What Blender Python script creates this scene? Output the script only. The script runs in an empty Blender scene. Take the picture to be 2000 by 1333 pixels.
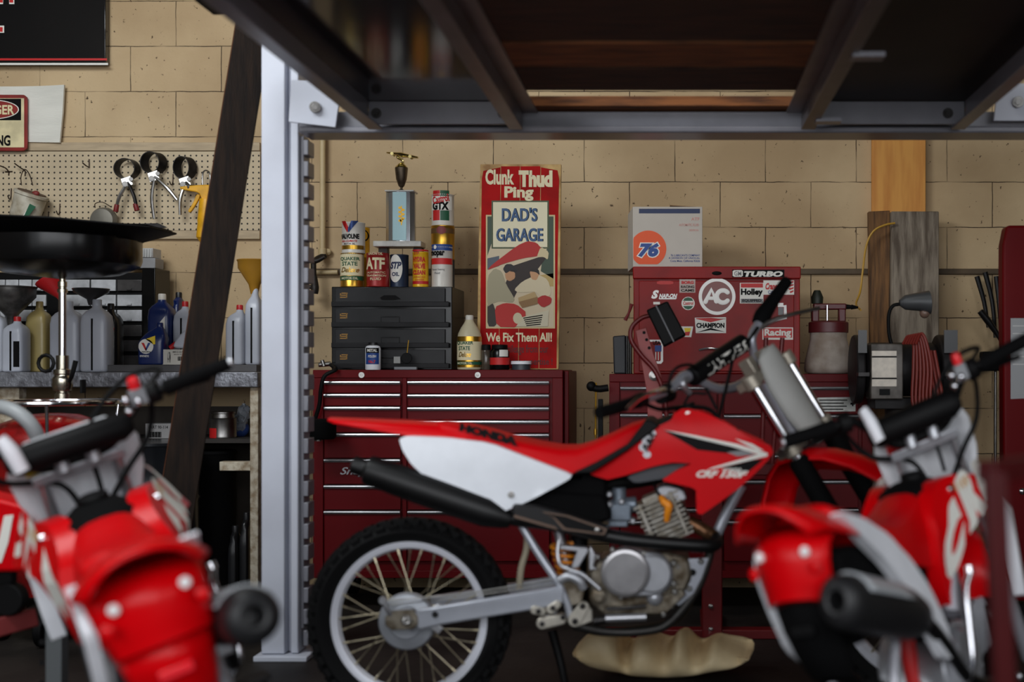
import bpy, bmesh, math, random
from mathutils import Vector, Matrix
random.seed(7)
SC = bpy.context.scene
COL = SC.collection
R = math.radians

# ------------------------------------------------------------------ camera
F, CX, CY, CH = 2400.0, 1320.0, 722.0, 0.98     # focal length in px of a 2000 px wide frame, principal point, camera height
cam = bpy.data.cameras.new('camera')
cam_ob = bpy.data.objects.new('camera', cam); COL.objects.link(cam_ob)
cam_ob.location = (0, 0, CH); cam_ob.rotation_euler = (R(90), 0, 0)
cam.sensor_width = 36.0; cam.lens = 36.0 * F / 2000.0
cam.shift_x = (1000.0 - CX) / 2000.0
cam.shift_y = (CY - 666.5) / 2000.0
cam.clip_start = 0.02; cam.clip_end = 100
cam.dof.use_dof = True; cam.dof.focus_distance = 5.3; cam.dof.aperture_fstop = 1.5
SC.camera = cam_ob

# ------------------------------------------------------------------ daylight outside the open garage door
w = bpy.data.worlds.new('daylight'); SC.world = w; w.use_nodes = True
wt = w.node_tree; wt.nodes.clear()
wo = wt.nodes.new('ShaderNodeOutputWorld'); wb = wt.nodes.new('ShaderNodeBackground')
wtc = wt.nodes.new('ShaderNodeTexCoord'); wsx = wt.nodes.new('ShaderNodeSeparateXYZ'); wcr = wt.nodes.new('ShaderNodeValToRGB')
wt.links.new(wtc.outputs['Generated'], wsx.inputs[0])
wmr = wt.nodes.new('ShaderNodeMapRange'); wmr.inputs[1].default_value = -1; wmr.inputs[2].default_value = 1
wt.links.new(wsx.outputs[2], wmr.inputs[0]); wt.links.new(wmr.outputs[0], wcr.inputs[0])
e = wcr.color_ramp.elements
e[0].position = 0.40; e[0].color = (0.10, 0.095, 0.09, 1)
e[1].position = 0.52; e[1].color = (0.72, 0.80, 0.95, 1)
k = e.new(0.485); k.color = (0.20, 0.20, 0.20, 1)
k = e.new(0.75); k.color = (0.62, 0.78, 1.0, 1)
wt.links.new(wcr.outputs[0], wb.inputs[0]); wb.inputs[1].default_value = 0.25
wt.links.new(wb.outputs[0], wo.inputs[0])

vs = SC.view_settings
vs.view_transform = 'Standard'
try: vs.look = 'None'
except Exception: pass
vs.gamma = 1.0; vs.use_curve_mapping = False
vs.exposure = -0.06

# the open doorway behind the camera, and a shop light high on the left
def area(name, loc, aim, sx, sy, watts, rgb):
    l = bpy.data.lights.new(name, 'AREA'); l.shape = 'RECTANGLE'; l.size = sx; l.size_y = sy; l.energy = watts; l.color = rgb
    o = bpy.data.objects.new(name, l); COL.objects.link(o); o.location = loc
    o.rotation_euler = (Vector(aim) - Vector(loc)).to_track_quat('-Z', 'Y').to_euler()
area('side_door_daylight', (-3.1, 0.5, 1.8), (0.2, 3.6, 0.9), 2.4, 2.0, 18, (0.93, 0.97, 1.0))
area('doorway_daylight', (-0.2, -0.8, 1.75), (0.0, 4.0, 0.8), 4.6, 1.5, 104, (0.95, 0.97, 1.0))
area('shop_light', (-2.2, 2.4, 3.1), (-1.7, 5.2, 1.5), 1.5, 0.9, 84, (0.94, 0.98, 1.0))
area('rear_wall_fill', (0.1, 3.3, 3.15), (0.2, 5.4, 1.7), 1.2, 0.2, 6, (1.0, 0.96, 0.9))  # added fill that brightens the upper back wall, no known fixture
area('right_side_fill', (2.9, 0.4, 1.7), (0.5, 2.6, 0.6), 1.3, 1.3, 20, (0.94, 0.97, 1.0))  # added fill for the right bike's white panel, no known door there

# ------------------------------------------------------------------ helpers
def lin(c):
    c /= 255.0
    return c / 12.92 if c <= 0.04045 else ((c + 0.055) / 1.055) ** 2.4
def C(r, g, b): return (lin(r), lin(g), lin(b), 1)
def P(px, py, Y): return Vector(((px - CX) * Y / F, Y, CH - (py - CY) * Y / F))
def PX(px, Y): return (px - CX) * Y / F
def PZ(py, Y): return CH - (py - CY) * Y / F

MATS = {}
def mat(name, rgb, rough=0.5, metal=0.0, var=0.0, vscale=8.0, bump=0.0, bscale=60.0, coat=0.0, spec=0.5, rgb2=None, trans=0.0, stretch=None, detail=6):
    if name in MATS: return MATS[name]
    m = bpy.data.materials.new(name); m.use_nodes = True
    nt = m.node_tree; bs = nt.nodes['Principled BSDF']
    bs.inputs['Roughness'].default_value = rough; bs.inputs['Metallic'].default_value = metal
    bs.inputs['Specular IOR Level'].default_value = spec
    if coat: bs.inputs['Coat Weight'].default_value = coat; bs.inputs['Coat Roughness'].default_value = 0.08
    if trans: bs.inputs['Transmission Weight'].default_value = trans
    base = C(*rgb)
    tc = nt.nodes.new('ShaderNodeTexCoord'); mp = nt.nodes.new('ShaderNodeMapping')
    nt.links.new(tc.outputs['Object'], mp.inputs[0])
    if stretch: mp.inputs['Scale'].default_value = stretch
    if var or rgb2:
        n = nt.nodes.new('ShaderNodeTexNoise'); n.inputs['Scale'].default_value = vscale; n.inputs['Detail'].default_value = detail
        nt.links.new(mp.outputs[0], n.inputs['Vector'])
        cr = nt.nodes.new('ShaderNodeValToRGB')
        c2 = C(*rgb2) if rgb2 else tuple(x * (1 - var) for x in base[:3]) + (1,)
        cr.color_ramp.elements[0].position = 0.36; cr.color_ramp.elements[0].color = c2
        cr.color_ramp.elements[1].position = 0.62; cr.color_ramp.elements[1].color = base
        nt.links.new(n.outputs['Fac'], cr.inputs[0]); nt.links.new(cr.outputs[0], bs.inputs['Base Color'])
    else:
        bs.inputs['Base Color'].default_value = base
    if bump:
        n2 = nt.nodes.new('ShaderNodeTexNoise'); n2.inputs['Scale'].default_value = bscale; n2.inputs['Detail'].default_value = 5
        nt.links.new(mp.outputs[0], n2.inputs['Vector'])
        b = nt.nodes.new('ShaderNodeBump'); b.inputs['Strength'].default_value = bump; b.inputs['Distance'].default_value = 0.01
        nt.links.new(n2.outputs['Fac'], b.inputs['Height']); nt.links.new(b.outputs[0], bs.inputs['Normal'])
    MATS[name] = m
    return m

def wpos(o):
    v = Vector((0, 0, 0))
    while o: v = v + o.location; o = o.parent
    return v

def link(name, me, m, parent=None):
    o = bpy.data.objects.new(name, me); COL.objects.link(o)
    if m is not None: me.materials.append(m)
    if parent is not None: o.parent = parent
    return o

def tag(o, label, cat=None, group=None, kind=None):
    if label: o['label'] = label
    if cat: o['category'] = cat
    if group: o['group'] = group
    if kind: o['kind'] = kind
    return o

def thing(name, loc, label, cat, group=None):
    o = bpy.data.objects.new(name, None); COL.objects.link(o); o.location = loc
    o.empty_display_size = 0.1
    return tag(o, label, cat, group)

def catmull(pts, n=6, closed=False):
    pts = [Vector(p) for p in pts]; out = []; N = len(pts)
    segs = N if closed else N - 1
    for i in range(segs):
        p1 = pts[i]; p2 = pts[(i + 1) % N]
        p0 = pts[i - 1] if (i > 0 or closed) else p1 * 2 - p2
        p3 = pts[(i + 2) % N] if (i + 2 < N or closed) else p2 * 2 - p1
        for k in range(n):
            t = k / n
            out.append(0.5 * ((2 * p1) + (p2 - p0) * t + (2 * p0 - 5 * p1 + 4 * p2 - p3) * t * t + (3 * p1 - p0 - 3 * p2 + p3) * t ** 3))
    if not closed: out.append(pts[-1])
    return out

def chaikin(pts, k=0.2, it=1):
    for _ in range(it):
        o = []
        for i in range(len(pts)):
            a, b = pts[i], pts[(i + 1) % len(pts)]
            o.append((a[0] + (b[0] - a[0]) * k, a[1] + (b[1] - a[1]) * k))
            o.append((b[0] + (a[0] - b[0]) * k, b[1] + (a[1] - b[1]) * k))
        pts = o
    return pts

def frame_of(d):
    d = Vector(d).normalized()
    u = d.cross(Vector((0, 0, 1)))
    if u.length < 1e-3: u = d.cross(Vector((1, 0, 0)))
    u.normalize(); v = d.cross(u).normalized()
    return u, v

class B:
    """collects shapes in world coordinates and links them as ONE mesh object"""
    def __init__(s): s.bm = bmesh.new()
    def vs(s, pts): return [s.bm.verts.new(p) for p in pts]
    def f(s, v):
        try: return s.bm.faces.new(v)
        except Exception: return None
    def box(s, a, b):
        x0, x1 = sorted((a[0], b[0])); y0, y1 = sorted((a[1], b[1])); z0, z1 = sorted((a[2], b[2]))
        v = s.vs([(x, y, z) for x in (x0, x1) for y in (y0, y1) for z in (z0, z1)])
        for q in ((0, 1, 3, 2), (4, 6, 7, 5), (0, 4, 5, 1), (2, 3, 7, 6), (0, 2, 6, 4), (1, 5, 7, 3)): s.f([v[i] for i in q])
        return s
    def obox(s, c, ax, ay, az):
        c, ax, ay, az = map(Vector, (c, ax, ay, az))
        v = s.vs([c + ax * i + ay * j + az * k for i in (-1, 1) for j in (-1, 1) for k in (-1, 1)])
        for q in ((0, 1, 3, 2), (4, 6, 7, 5), (0, 4, 5, 1), (2, 3, 7, 6), (0, 2, 6, 4), (1, 5, 7, 3)): s.f([v[i] for i in q])
        return s
    def bar(s, p0, p1, w, h, up=(0, 1, 0)):
        p0, p1 = Vector(p0), Vector(p1); d = p1 - p0; up = Vector(up)
        u = d.cross(up).normalized(); n = u.cross(d).normalized()
        return s.obox((p0 + p1) / 2, d / 2, u * w / 2, n * h / 2)
    def ring(s, c, u, v, r, n, ph=0):
        return s.vs([c + (u * math.cos(2 * math.pi * i / n + ph) + v * math.sin(2 * math.pi * i / n + ph)) * r for i in range(n)])
    def bridge(s, a, b):
        n = len(a)
        for i in range(n): s.f([a[i], a[(i + 1) % n], b[(i + 1) % n], b[i]])
    def lathe(s, o, d, prof, n=24, cap=True):
        """prof: (radius, height along d)"""
        o = Vector(o); d = Vector(d).normalized(); u, v = frame_of(d)
        prev = None
        for i, (r, h) in enumerate(prof):
            rg = s.ring(o + d * h, u, v, max(r, 1e-4), n)
            if prev: s.bridge(prev, rg)
            elif cap: s.f(rg[::-1])
            prev = rg
        if cap: s.f(prev)
        return s
    def cyl(s, p0, p1, r0, r1=None, n=18):
        p0, p1 = Vector(p0), Vector(p1); r1 = r0 if r1 is None else r1
        return s.lathe(p0, p1 - p0, [(r0, 0), (r1, (p1 - p0).length)], n)
    def tube(s, pts, r, n=10, sm=0, closed=False, cap=True):
        pts = [Vector(p) for p in pts]
        if sm: 
            if isinstance(r, (list, tuple)):
                rr = []
                for i in range(len(r) - 1):
                    for k in range(sm): rr.append(r[i] + (r[i + 1] - r[i]) * k / sm)
                rr.append(r[-1]); r = rr
            pts = catmull(pts, sm, closed)
        N = len(pts)
        if not isinstance(r, (list, tuple)): r = [r] * N
        u = None; rings = []
        for i, p in enumerate(pts):
            a = pts[i - 1] if (i > 0 or closed) else p
            b = pts[(i + 1) % N] if (i + 1 < N or closed) else p
            d = (b - a).normalized()
            if u is None: u, v = frame_of(d)
            else:
                u = (u - d * u.dot(d))
                if u.length < 1e-5: u, v = frame_of(d)
                u.normalize(); v = d.cross(u)
            rings.append(s.ring(p, u, v, r[i], n))
        for i in range(N - 1): s.bridge(rings[i], rings[i + 1])
        if closed: s.bridge(rings[-1], rings[0])
        elif cap: s.f(rings[0][::-1]); s.f(rings[-1])
        return s
    def prism(s, pts, vec):
        pts = [Vector(p) for p in pts]; vec = Vector(vec)
        a = s.vs(pts); b = s.vs([p + vec for p in pts])
        s.f(a); s.f(b[::-1]); s.bridge(a, b)
        return s
    def slab(s, pts, Y, t):
        """outline given in px of the frame at depth Y (its front), t thick to the back"""
        return s.prism([P(x, y, Y) for x, y in pts], (0, t, 0))
    def loft(s, rings, cap=True, closed=True):
        vv = [s.vs(r) for r in rings]
        for a, b in zip(vv, vv[1:]):
            n = len(a)
            for i in range(n if closed else n - 1): s.f([a[i], a[(i + 1) % n], b[(i + 1) % n], b[i]])
        if cap and closed: s.f(vv[0][::-1]); s.f(vv[-1])
        return s
    def ball(s, c, rx, ry=None, rz=None, n=16, m=10):
        ry = rx if ry is None else ry; rz = rx if rz is None else rz
        c = Vector(c)
        return s.loft([[c + Vector((rx * math.sin(math.pi * j / m) * math.cos(2 * math.pi * i / n), ry * math.sin(math.pi * j / m) * math.sin(2 * math.pi * i / n), rz * math.cos(math.pi * j / m))) for i in range(n)] for j in ([0.03] + list(range(1, m)) + [m - 0.03])])
    def cuts(s, step, axes=(0, 2)):
        for ax in axes:
            lo = min(v.co[ax] for v in s.bm.verts); hi = max(v.co[ax] for v in s.bm.verts)
            k = int((hi - lo) / step)
            for i in range(1, k + 1):
                co = [0, 0, 0]; co[ax] = lo + i * (hi - lo) / (k + 1); no = [0, 0, 0]; no[ax] = 1
                bmesh.ops.bisect_plane(s.bm, geom=s.bm.verts[:] + s.bm.edges[:] + s.bm.faces[:], plane_co=co, plane_no=no)
        return s
    def warp(s, fn):
        for v in s.bm.verts: v.co = fn(v.co.copy())
        return s
    def merge(s, d=1e-5): bmesh.ops.remove_doubles(s.bm, verts=s.bm.verts[:], dist=d); return s
    def out(s, name, m, parent=None, bevel=0, seg=2, smooth=40, solid=0, subd=0, label=None, cat=None, group=None, kind=None):
        bm = s.bm
        bmesh.ops.recalc_face_normals(bm, faces=bm.faces[:])
        if parent is not None: off = wpos(parent)
        else:
            xs = [v.co for v in bm.verts]
            off = Vector(((min(v.x for v in xs) + max(v.x for v in xs)) / 2, (min(v.y for v in xs) + max(v.y for v in xs)) / 2, min(v.z for v in xs)))
        for v in bm.verts: v.co -= off
        me = bpy.data.meshes.new(name); 
        for fc in bm.faces: fc.smooth = bool(smooth)
        bm.to_mesh(me); bm.free()
        if smooth and smooth < 180: me.set_sharp_from_angle(angle=R(smooth))
        o = link(name, me, m, parent)
        if parent is None: o.location = off
        if solid:
            md = o.modifiers.new('solid', 'SOLIDIFY'); md.thickness = solid; md.offset = 0
        if bevel:
            md = o.modifiers.new('bevel', 'BEVEL'); md.width = bevel; md.segments = seg; md.limit_method = 'ANGLE'; md.angle_limit = R(35)
        if subd:
            md = o.modifiers.new('subd', 'SUBSURF'); md.levels = subd; md.render_levels = subd
        tag(o, label, cat, group, kind)
        return o

FONTC = {}
def text_mesh(s, bold=0.0, shear=0.0, res=3):
    key = (s, bold, shear)
    if key in FONTC: return FONTC[key]
    cu = bpy.data.curves.new('lettering', 'FONT'); cu.body = s; cu.resolution_u = res
    cu.shear = shear; cu.offset = bold
    ob = bpy.data.objects.new('lettering', cu)
    me = bpy.data.meshes.new_from_object(ob)
    vs_ = [v.co.copy() for v in me.vertices]; fs = [tuple(p.vertices) for p in me.polygons]
    x0 = min(v.x for v in vs_); x1 = max(v.x for v in vs_); y0 = min(v.y for v in vs_); y1 = max(v.y for v in vs_)
    vs_ = [((v.x - x0) / (x1 - x0), (v.y - y0) / (y1 - y0)) for v in vs_]
    bpy.data.objects.remove(ob); bpy.data.curves.remove(cu); bpy.data.meshes.remove(me)
    FONTC[key] = (vs_, fs)
    return FONTC[key]

def letters(bb, s, box, Y, rot=0, bold=0.01, shear=0.0, dy=0.0, corner=None):
    """add lettering filling the px rectangle box=(x0,y0,x1,y1) to builder bb, in the plane at depth Y; corner = four px corners (tl,tr,br,bl) instead"""
    vs_, fs = text_mesh(s, bold, shear)
    if corner:
        tl, tr, br, bl = corner
        def m(u, v):
            x = (tl[0] * (1 - u) + tr[0] * u) * v + (bl[0] * (1 - u) + br[0] * u) * (1 - v)
            y = (tl[1] * (1 - u) + tr[1] * u) * v + (bl[1] * (1 - u) + br[1] * u) * (1 - v)
            return x, y
    else:
        x0, y0, x1, y1 = box; cx, cy = (x0 + x1) / 2, (y0 + y1) / 2; c, sn = math.cos(R(rot)), math.sin(R(rot))
        def m(u, v):
            x = x0 + (x1 - x0) * u - cx; y = y1 + (y0 - y1) * v - cy
            return cx + x * c - y * sn, cy + x * sn + y * c
    vv = bb.vs([P(*m(u, v), Y) for u, v in vs_])
    for fc in fs: bb.f([vv[i] for i in fc])
    return bb

def ptext(name, s, m, parent, box, Y, **kw):
    b = B(); letters(b, s, box, Y, **kw)
    return b.out(name, m, parent, smooth=0)

def rect(x0, y0, x1, y1): return [(x0, y0), (x1, y0), (x1, y1), (x0, y1)]
def disc(cx, cy, r, n=32, ry=None): return [(cx + r * math.cos(2 * math.pi * i / n), cy + (ry or r) * math.sin(2 * math.pi * i / n)) for i in range(n)]
def flat(name, pts, m, parent, Y, t=0.0008): return B().slab(pts, Y, t).out(name, m, parent, smooth=0)

# materials shared by many things
M_black = mat('black_plastic', (10, 10, 11), 0.55, spec=.15)
M_blackmatte = mat('black_rubber', (8, 8, 9), 0.8, spec=.1, bump=0.1, bscale=200)
M_blackgloss = mat('black_gloss', (9, 9, 10), 0.22, spec=.3)
M_chrome = mat('chrome', (215, 215, 220), 0.12, 1.0)
M_steel = mat('bare_steel', (165, 163, 160), 0.34, 1.0, var=0.25, vscale=30)
M_alu = mat('aluminium', (196, 197, 202), 0.38, 0.85, var=0.12, vscale=25)
M_darksteel = mat('dark_steel', (62, 60, 60), 0.4, 0.9, var=0.4, vscale=30)
M_dirtysteel = mat('dirty_cast_metal', (150, 142, 128), 0.5, 0.75, rgb2=(84, 72, 56), vscale=28)
M_red = mat('red_plastic', (204, 1, 12), 0.34, spec=0.14)
M_seatred = mat('red_vinyl', (200, 1, 12), 0.5, spec=.12, bump=0.06, bscale=400)
M_white = mat('white_plastic', (240, 242, 248), 0.4, var=0.06, vscale=12)
M_whitepaint = mat('white_print', (232, 230, 222), 0.5)
M_gold = mat('gold_metal', (205, 160, 62), 0.28, 0.9)
M_gray = mat('grey_plastic', (120, 122, 126), 0.5)
M_yellow = mat('yellow_paint', (232, 170, 22), 0.45, var=0.25, vscale=20)
M_print = mat('dark_print', (13, 12, 13), 0.6, spec=.12)
M_redprint = mat('red_print', (196, 30, 30), 0.5)
M_blueprint = mat('blue_print', (28, 66, 136), 0.5)
M_greenprint = mat('green_print', (26, 86, 58), 0.5)
M_greyprint = mat('grey_print', (130, 130, 132), 0.6)
M_creamprint = mat('cream_print', (228, 216, 178), 0.6)
M_orange = mat('orange_plastic', (232, 140, 26), 0.45)
# ------------------------------------------------------------------ the room
WY = 5.52
def struct(b, name, m, label, **kw): return b.out(name, m, kind='structure', label=label, **kw)

def block_material():
    m = bpy.data.materials.new('painted_block'); m.use_nodes = True; nt = m.node_tree; bs = nt.nodes['Principled BSDF']
    L = nt.links.new; N = nt.nodes.new
    geo = N('ShaderNodeNewGeometry'); sp = N('ShaderNodeSeparateXYZ'); L(geo.outputs['Position'], sp.inputs[0])
    cb = N('ShaderNodeCombineXYZ')
    ax = N('ShaderNodeMath'); ax.operation = 'ADD'; ax.inputs[1].default_value = BLOCK_DX
    az = N('ShaderNodeMath'); az.operation = 'ADD'; az.inputs[1].default_value = BLOCK_DZ
    # the joints wander a little
    wn = N('ShaderNodeTexNoise'); wn.inputs['Scale'].default_value = 14; wn.inputs['Detail'].default_value = 4; L(geo.outputs['Position'], wn.inputs['Vector'])
    wob = N('ShaderNodeMath'); wob.operation = 'MULTIPLY_ADD'; wob.inputs[1].default_value = 0.006; wob.inputs[2].default_value = -0.003; L(wn.outputs['Fac'], wob.inputs[0])
    axw = N('ShaderNodeMath'); axw.operation = 'ADD'; azw = N('ShaderNodeMath'); azw.operation = 'ADD'
    L(sp.outputs[0], ax.inputs[0]); L(sp.outputs[2], az.inputs[0])
    L(ax.outputs[0], axw.inputs[0]); L(wob.outputs[0], axw.inputs[1]); L(az.outputs[0], azw.inputs[0]); L(wob.outputs[0], azw.inputs[1])
    L(axw.outputs[0], cb.inputs[0]); L(azw.outputs[0], cb.inputs[1])
    br = N('ShaderNodeTexBrick'); br.offset = 0.5; br.squash = 1.0
    br.inputs['Scale'].default_value = 1.0; br.inputs['Brick Width'].default_value = 0.4075; br.inputs['Row Height'].default_value = 0.2034
    br.inputs['Mortar Size'].default_value = 0.0022; br.inputs['Mortar Smooth'].default_value = 0.35; br.inputs['Bias'].default_value = 0
    br.inputs['Color1'].default_value = (1, 1, 1, 1); br.inputs['Color2'].default_value = (0.88, 0.88, 0.88, 1); br.inputs['Mortar'].default_value = (0.9, 0.9, 0.9, 1)
    L(cb.outputs[0], br.inputs['Vector'])
    # where the paint has cracked along the joints
    cn = N('ShaderNodeTexNoise'); cn.inputs['Scale'].default_value = 5; cn.inputs['Detail'].default_value = 8; L(geo.outputs['Position'], cn.inputs['Vector'])
    ccr = N('ShaderNodeValToRGB'); ccr.color_ramp.elements[0].position = 0.33; ccr.color_ramp.elements[1].position = 0.55; L(cn.outputs['Fac'], ccr.inputs[0])
    mk = N('ShaderNodeMath'); mk.operation = 'MULTIPLY'; L(br.outputs['Fac'], mk.inputs[0]); L(ccr.outputs[0], mk.inputs[1])
    # blotches of old and newer paint
    n1 = N('ShaderNodeTexNoise'); n1.inputs['Scale'].default_value = 1.7; n1.inputs['Detail'].default_value = 7; L(geo.outputs['Position'], n1.inputs['Vector'])
    cr = N('ShaderNodeValToRGB'); cr.color_ramp.elements[0].position = 0.35; cr.color_ramp.elements[0].color = C(178, 152, 116); cr.color_ramp.elements[1].position = 0.65; cr.color_ramp.elements[1].color = C(206, 181, 143)
    L(n1.outputs['Fac'], cr.inputs[0])
    mixb = N('ShaderNodeMix'); mixb.data_type = 'RGBA'; mixb.blend_type = 'MULTIPLY'; mixb.inputs[0].default_value = 0.55
    L(cr.outputs[0], mixb.inputs[6]); L(br.outputs['Color'], mixb.inputs[7])
    mixm = N('ShaderNodeMix'); mixm.data_type = 'RGBA'; L(mk.outputs[0], mixm.inputs[0]); L(mixb.outputs[2], mixm.inputs[6]); mixm.inputs[7].default_value = C(62, 48, 34)
    # small pits
    n3 = N('ShaderNodeTexNoise'); n3.inputs['Scale'].default_value = 55; n3.inputs['Detail'].default_value = 3; L(geo.outputs['Position'], n3.inputs['Vector'])
    pc = N('ShaderNodeValToRGB'); pc.color_ramp.elements[0].position = 0.26; pc.color_ramp.elements[0].color = (1, 1, 1, 1); pc.color_ramp.elements[1].position = 0.31; pc.color_ramp.elements[1].color = (0, 0, 0, 1); L(n3.outputs['Fac'], pc.inputs[0])
    mixp = N('ShaderNodeMix'); mixp.data_type = 'RGBA'; L(pc.outputs[0], mixp.inputs[0]); L(mixm.outputs[2], mixp.inputs[6]); mixp.inputs[7].default_value = C(84, 66, 46)
    L(mixp.outputs[2], bs.inputs['Base Color'])
    bs.inputs['Roughness'].default_value = 0.72; bs.inputs['Specular IOR Level'].default_value = 0.3
    n2 = N('ShaderNodeTexNoise'); n2.inputs['Scale'].default_value = 90; n2.inputs['Detail'].default_value = 6; L(geo.outputs['Position'], n2.inputs['Vector'])
    hm = N('ShaderNodeMath'); hm.operation = 'MULTIPLY_ADD'; L(br.outputs['Fac'], hm.inputs[0]); hm.inputs[1].default_value = -1.2
    hs = N('ShaderNodeMath'); hs.operation = 'MULTIPLY'; hs.inputs[1].default_value = 0.35; L(n2.outputs['Fac'], hs.inputs[0]); L(hs.outputs[0], hm.inputs[2])
    bp = N('ShaderNodeBump'); bp.inputs['Strength'].default_value = 0.5; bp.inputs['Distance'].default_value = 0.006; L(hm.outputs[0], bp.inputs['Height']); L(bp.outputs[0], bs.inputs['Normal'])
    return m
BLOCK_DX, BLOCK_DZ = -PX(255, WY) + 0.4075 * 12, -PZ(267.5, WY) + 0.2034 * 20
M_block = block_material()
M_concrete = mat('stained_concrete', (46, 41, 38), 0.6, spec=.25, rgb2=(24, 21, 20), vscale=3, bump=0.15, bscale=40)
M_ceil = mat('dark_roof_deck', (46, 38, 32), 0.85, var=0.4, vscale=4)
M_sidewall = mat('dark_side_wall', (92, 82, 68), 0.85, var=0.3, vscale=3)
XL, XR, YD, ZC = -3.4, 3.1, -0.9, 3.3
struct(B().box((XL - .2, WY, -.1), (XR + .2, WY + .2, ZC)), 'wall_back', M_block, 'cream painted concrete block back wall', smooth=0)
struct(B().box((XL - .2, YD - 3, -.1), (XR + .2, WY, 0)), 'floor', M_concrete, 'dark stained concrete garage floor', smooth=0)
struct(B().box((XL - .2, YD, ZC), (XR + .2, WY + .2, ZC + .1)), 'ceiling', M_ceil, 'dark timber roof over the garage', smooth=0)
struct(B().box((XL - .2, YD, 0), (XL, WY, ZC)), 'wall_left', M_sidewall, 'left wall of the garage', smooth=0)
struct(B().box((XR, YD, 0), (XR + .2, WY, ZC)), 'wall_right', M_sidewall, 'right wall of the garage', smooth=0)
struct(B().box((XL, YD, 2.75), (XR, YD + .15, ZC)), 'wall_front', M_sidewall, 'lintel over the open garage door', smooth=0)

# timber battens round the pegboard
M_batten = mat('painted_batten', (186, 166, 136), 0.7, var=0.2, vscale=9, stretch=(1, 1, 6))
struct(B().box(P(-260, 278, 5.5), P(510, 296, 5.52)), 'trim_1', M_batten, 'cream painted batten along the top of the pegboard', bevel=.002)
struct(B().box(P(-260, 449, 5.5), P(510, 468, 5.52)), 'trim_2', M_batten, 'cream painted batten along the bottom of the pegboard', bevel=.002)
# dark ledge of the lower wall course, right across the wall
struct(B().box(P(560, 525, 5.505), P(1965, 537, 5.52)), 'trim_3', mat('dark_ledge', (96, 80, 60), 0.7, var=.35), 'thin raised ledge running along the block wall', bevel=.004)

# ------------------------------------------------------------------ four post lift
M_post = mat('pale_grey_lift_paint', (196, 200, 212), 0.4, 0.0, rgb2=(184, 187, 198), vscale=3, spec=.3)
M_grey = mat('grey_lift_paint', (124, 124, 132), 0.3, 0.0, var=.2, vscale=6)
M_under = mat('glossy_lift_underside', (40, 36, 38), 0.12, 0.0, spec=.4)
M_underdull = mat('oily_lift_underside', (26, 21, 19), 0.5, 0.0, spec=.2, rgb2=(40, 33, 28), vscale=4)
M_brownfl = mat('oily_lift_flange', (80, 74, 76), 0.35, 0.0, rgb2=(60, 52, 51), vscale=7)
lift = thing('car_lift', P(545, 1290, 4.16), 'pale grey four post car lift with raised runways spanning above the motorcycles', 'car lift')
Yp = 4.14
b = B()
b.box(P(510, -60, Yp), (PX(556, Yp), Yp + .12, 0.02))
b.box((PX(556, Yp), Yp + .035, 0.02), (PX(566, Yp), Yp + .12, PZ(-60, Yp)))
b.box((PX(566, Yp), Yp + .008, 0.02), (PX(581, Yp), Yp + .12, PZ(-60, Yp)))
b.out('post', M_post, lift, bevel=.004)
b = B().box((PX(581, Yp), Yp + .03, 0.1), (PX(588, Yp), Yp + .1, PZ(262, Yp)))
for i in range(24):
    y0 = 270 + i * 42
    b.box((PX(587, Yp), Yp + .028, PZ(y0, Yp)), (PX(597, Yp), Yp + .1, PZ(y0 + 30, Yp)))
b.out('latch_rack', M_grey, lift, bevel=.003, label='toothed grey latch rack')
B().box((PX(500, Yp), Yp - .03, 0), (PX(604, Yp), Yp + .2, 0.018)).out('base_plate', M_post, lift, bevel=.003)
b = B(); b.box((PX(2104, Yp), Yp, .02), (PX(2176, Yp), Yp + .12, PZ(-60, Yp))); b.out('post', M_post, lift, bevel=.004)
B().box((PX(2090, Yp), Yp - .03, 0), (PX(2190, Yp), Yp + .2, 0.018)).out('base_plate', M_post, lift, bevel=.003)
B().box(P(378, -60, 3.6), P(466, 30, 3.75)).out('cable_box', M_black, lift, bevel=.005)
# cross beam with a lip
b = B(); b.box(P(582, 246, 4.06), (PX(2120, 4.06), 4.2, PZ(259, 4.06)))
b.out('cross_beam', M_grey, lift, bevel=.006)
B().box((PX(585, 4.1), 4.09, PZ(248, 4.09)), (PX(2120, 4.1), 4.16, PZ(218, 4.09))).out('beam_web', M_grey, lift, bevel=.003)
for (poly, bx, by) in (([(569, 156), (606, 158), (662, 200), (655, 249), (563, 238)], 615, 209), ([(1950, 163), (2060, 163), (2060, 236), (1941, 236)], 1989, 199)):
    g = B().slab(poly, 4.02, .012).out('corner_plate', M_post, lift, bevel=.002)
    bb = B().cyl(P(bx, by, 4.0), P(bx, by, 4.03), .018, n=20); bb.cyl(P(bx, by, 3.99), P(bx, by, 4.0), .011, n=6)
    bb.out('bolt', M_steel, g, bevel=.001)
H0 = CH + 0.87       # the glossy underside of the runways
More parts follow.
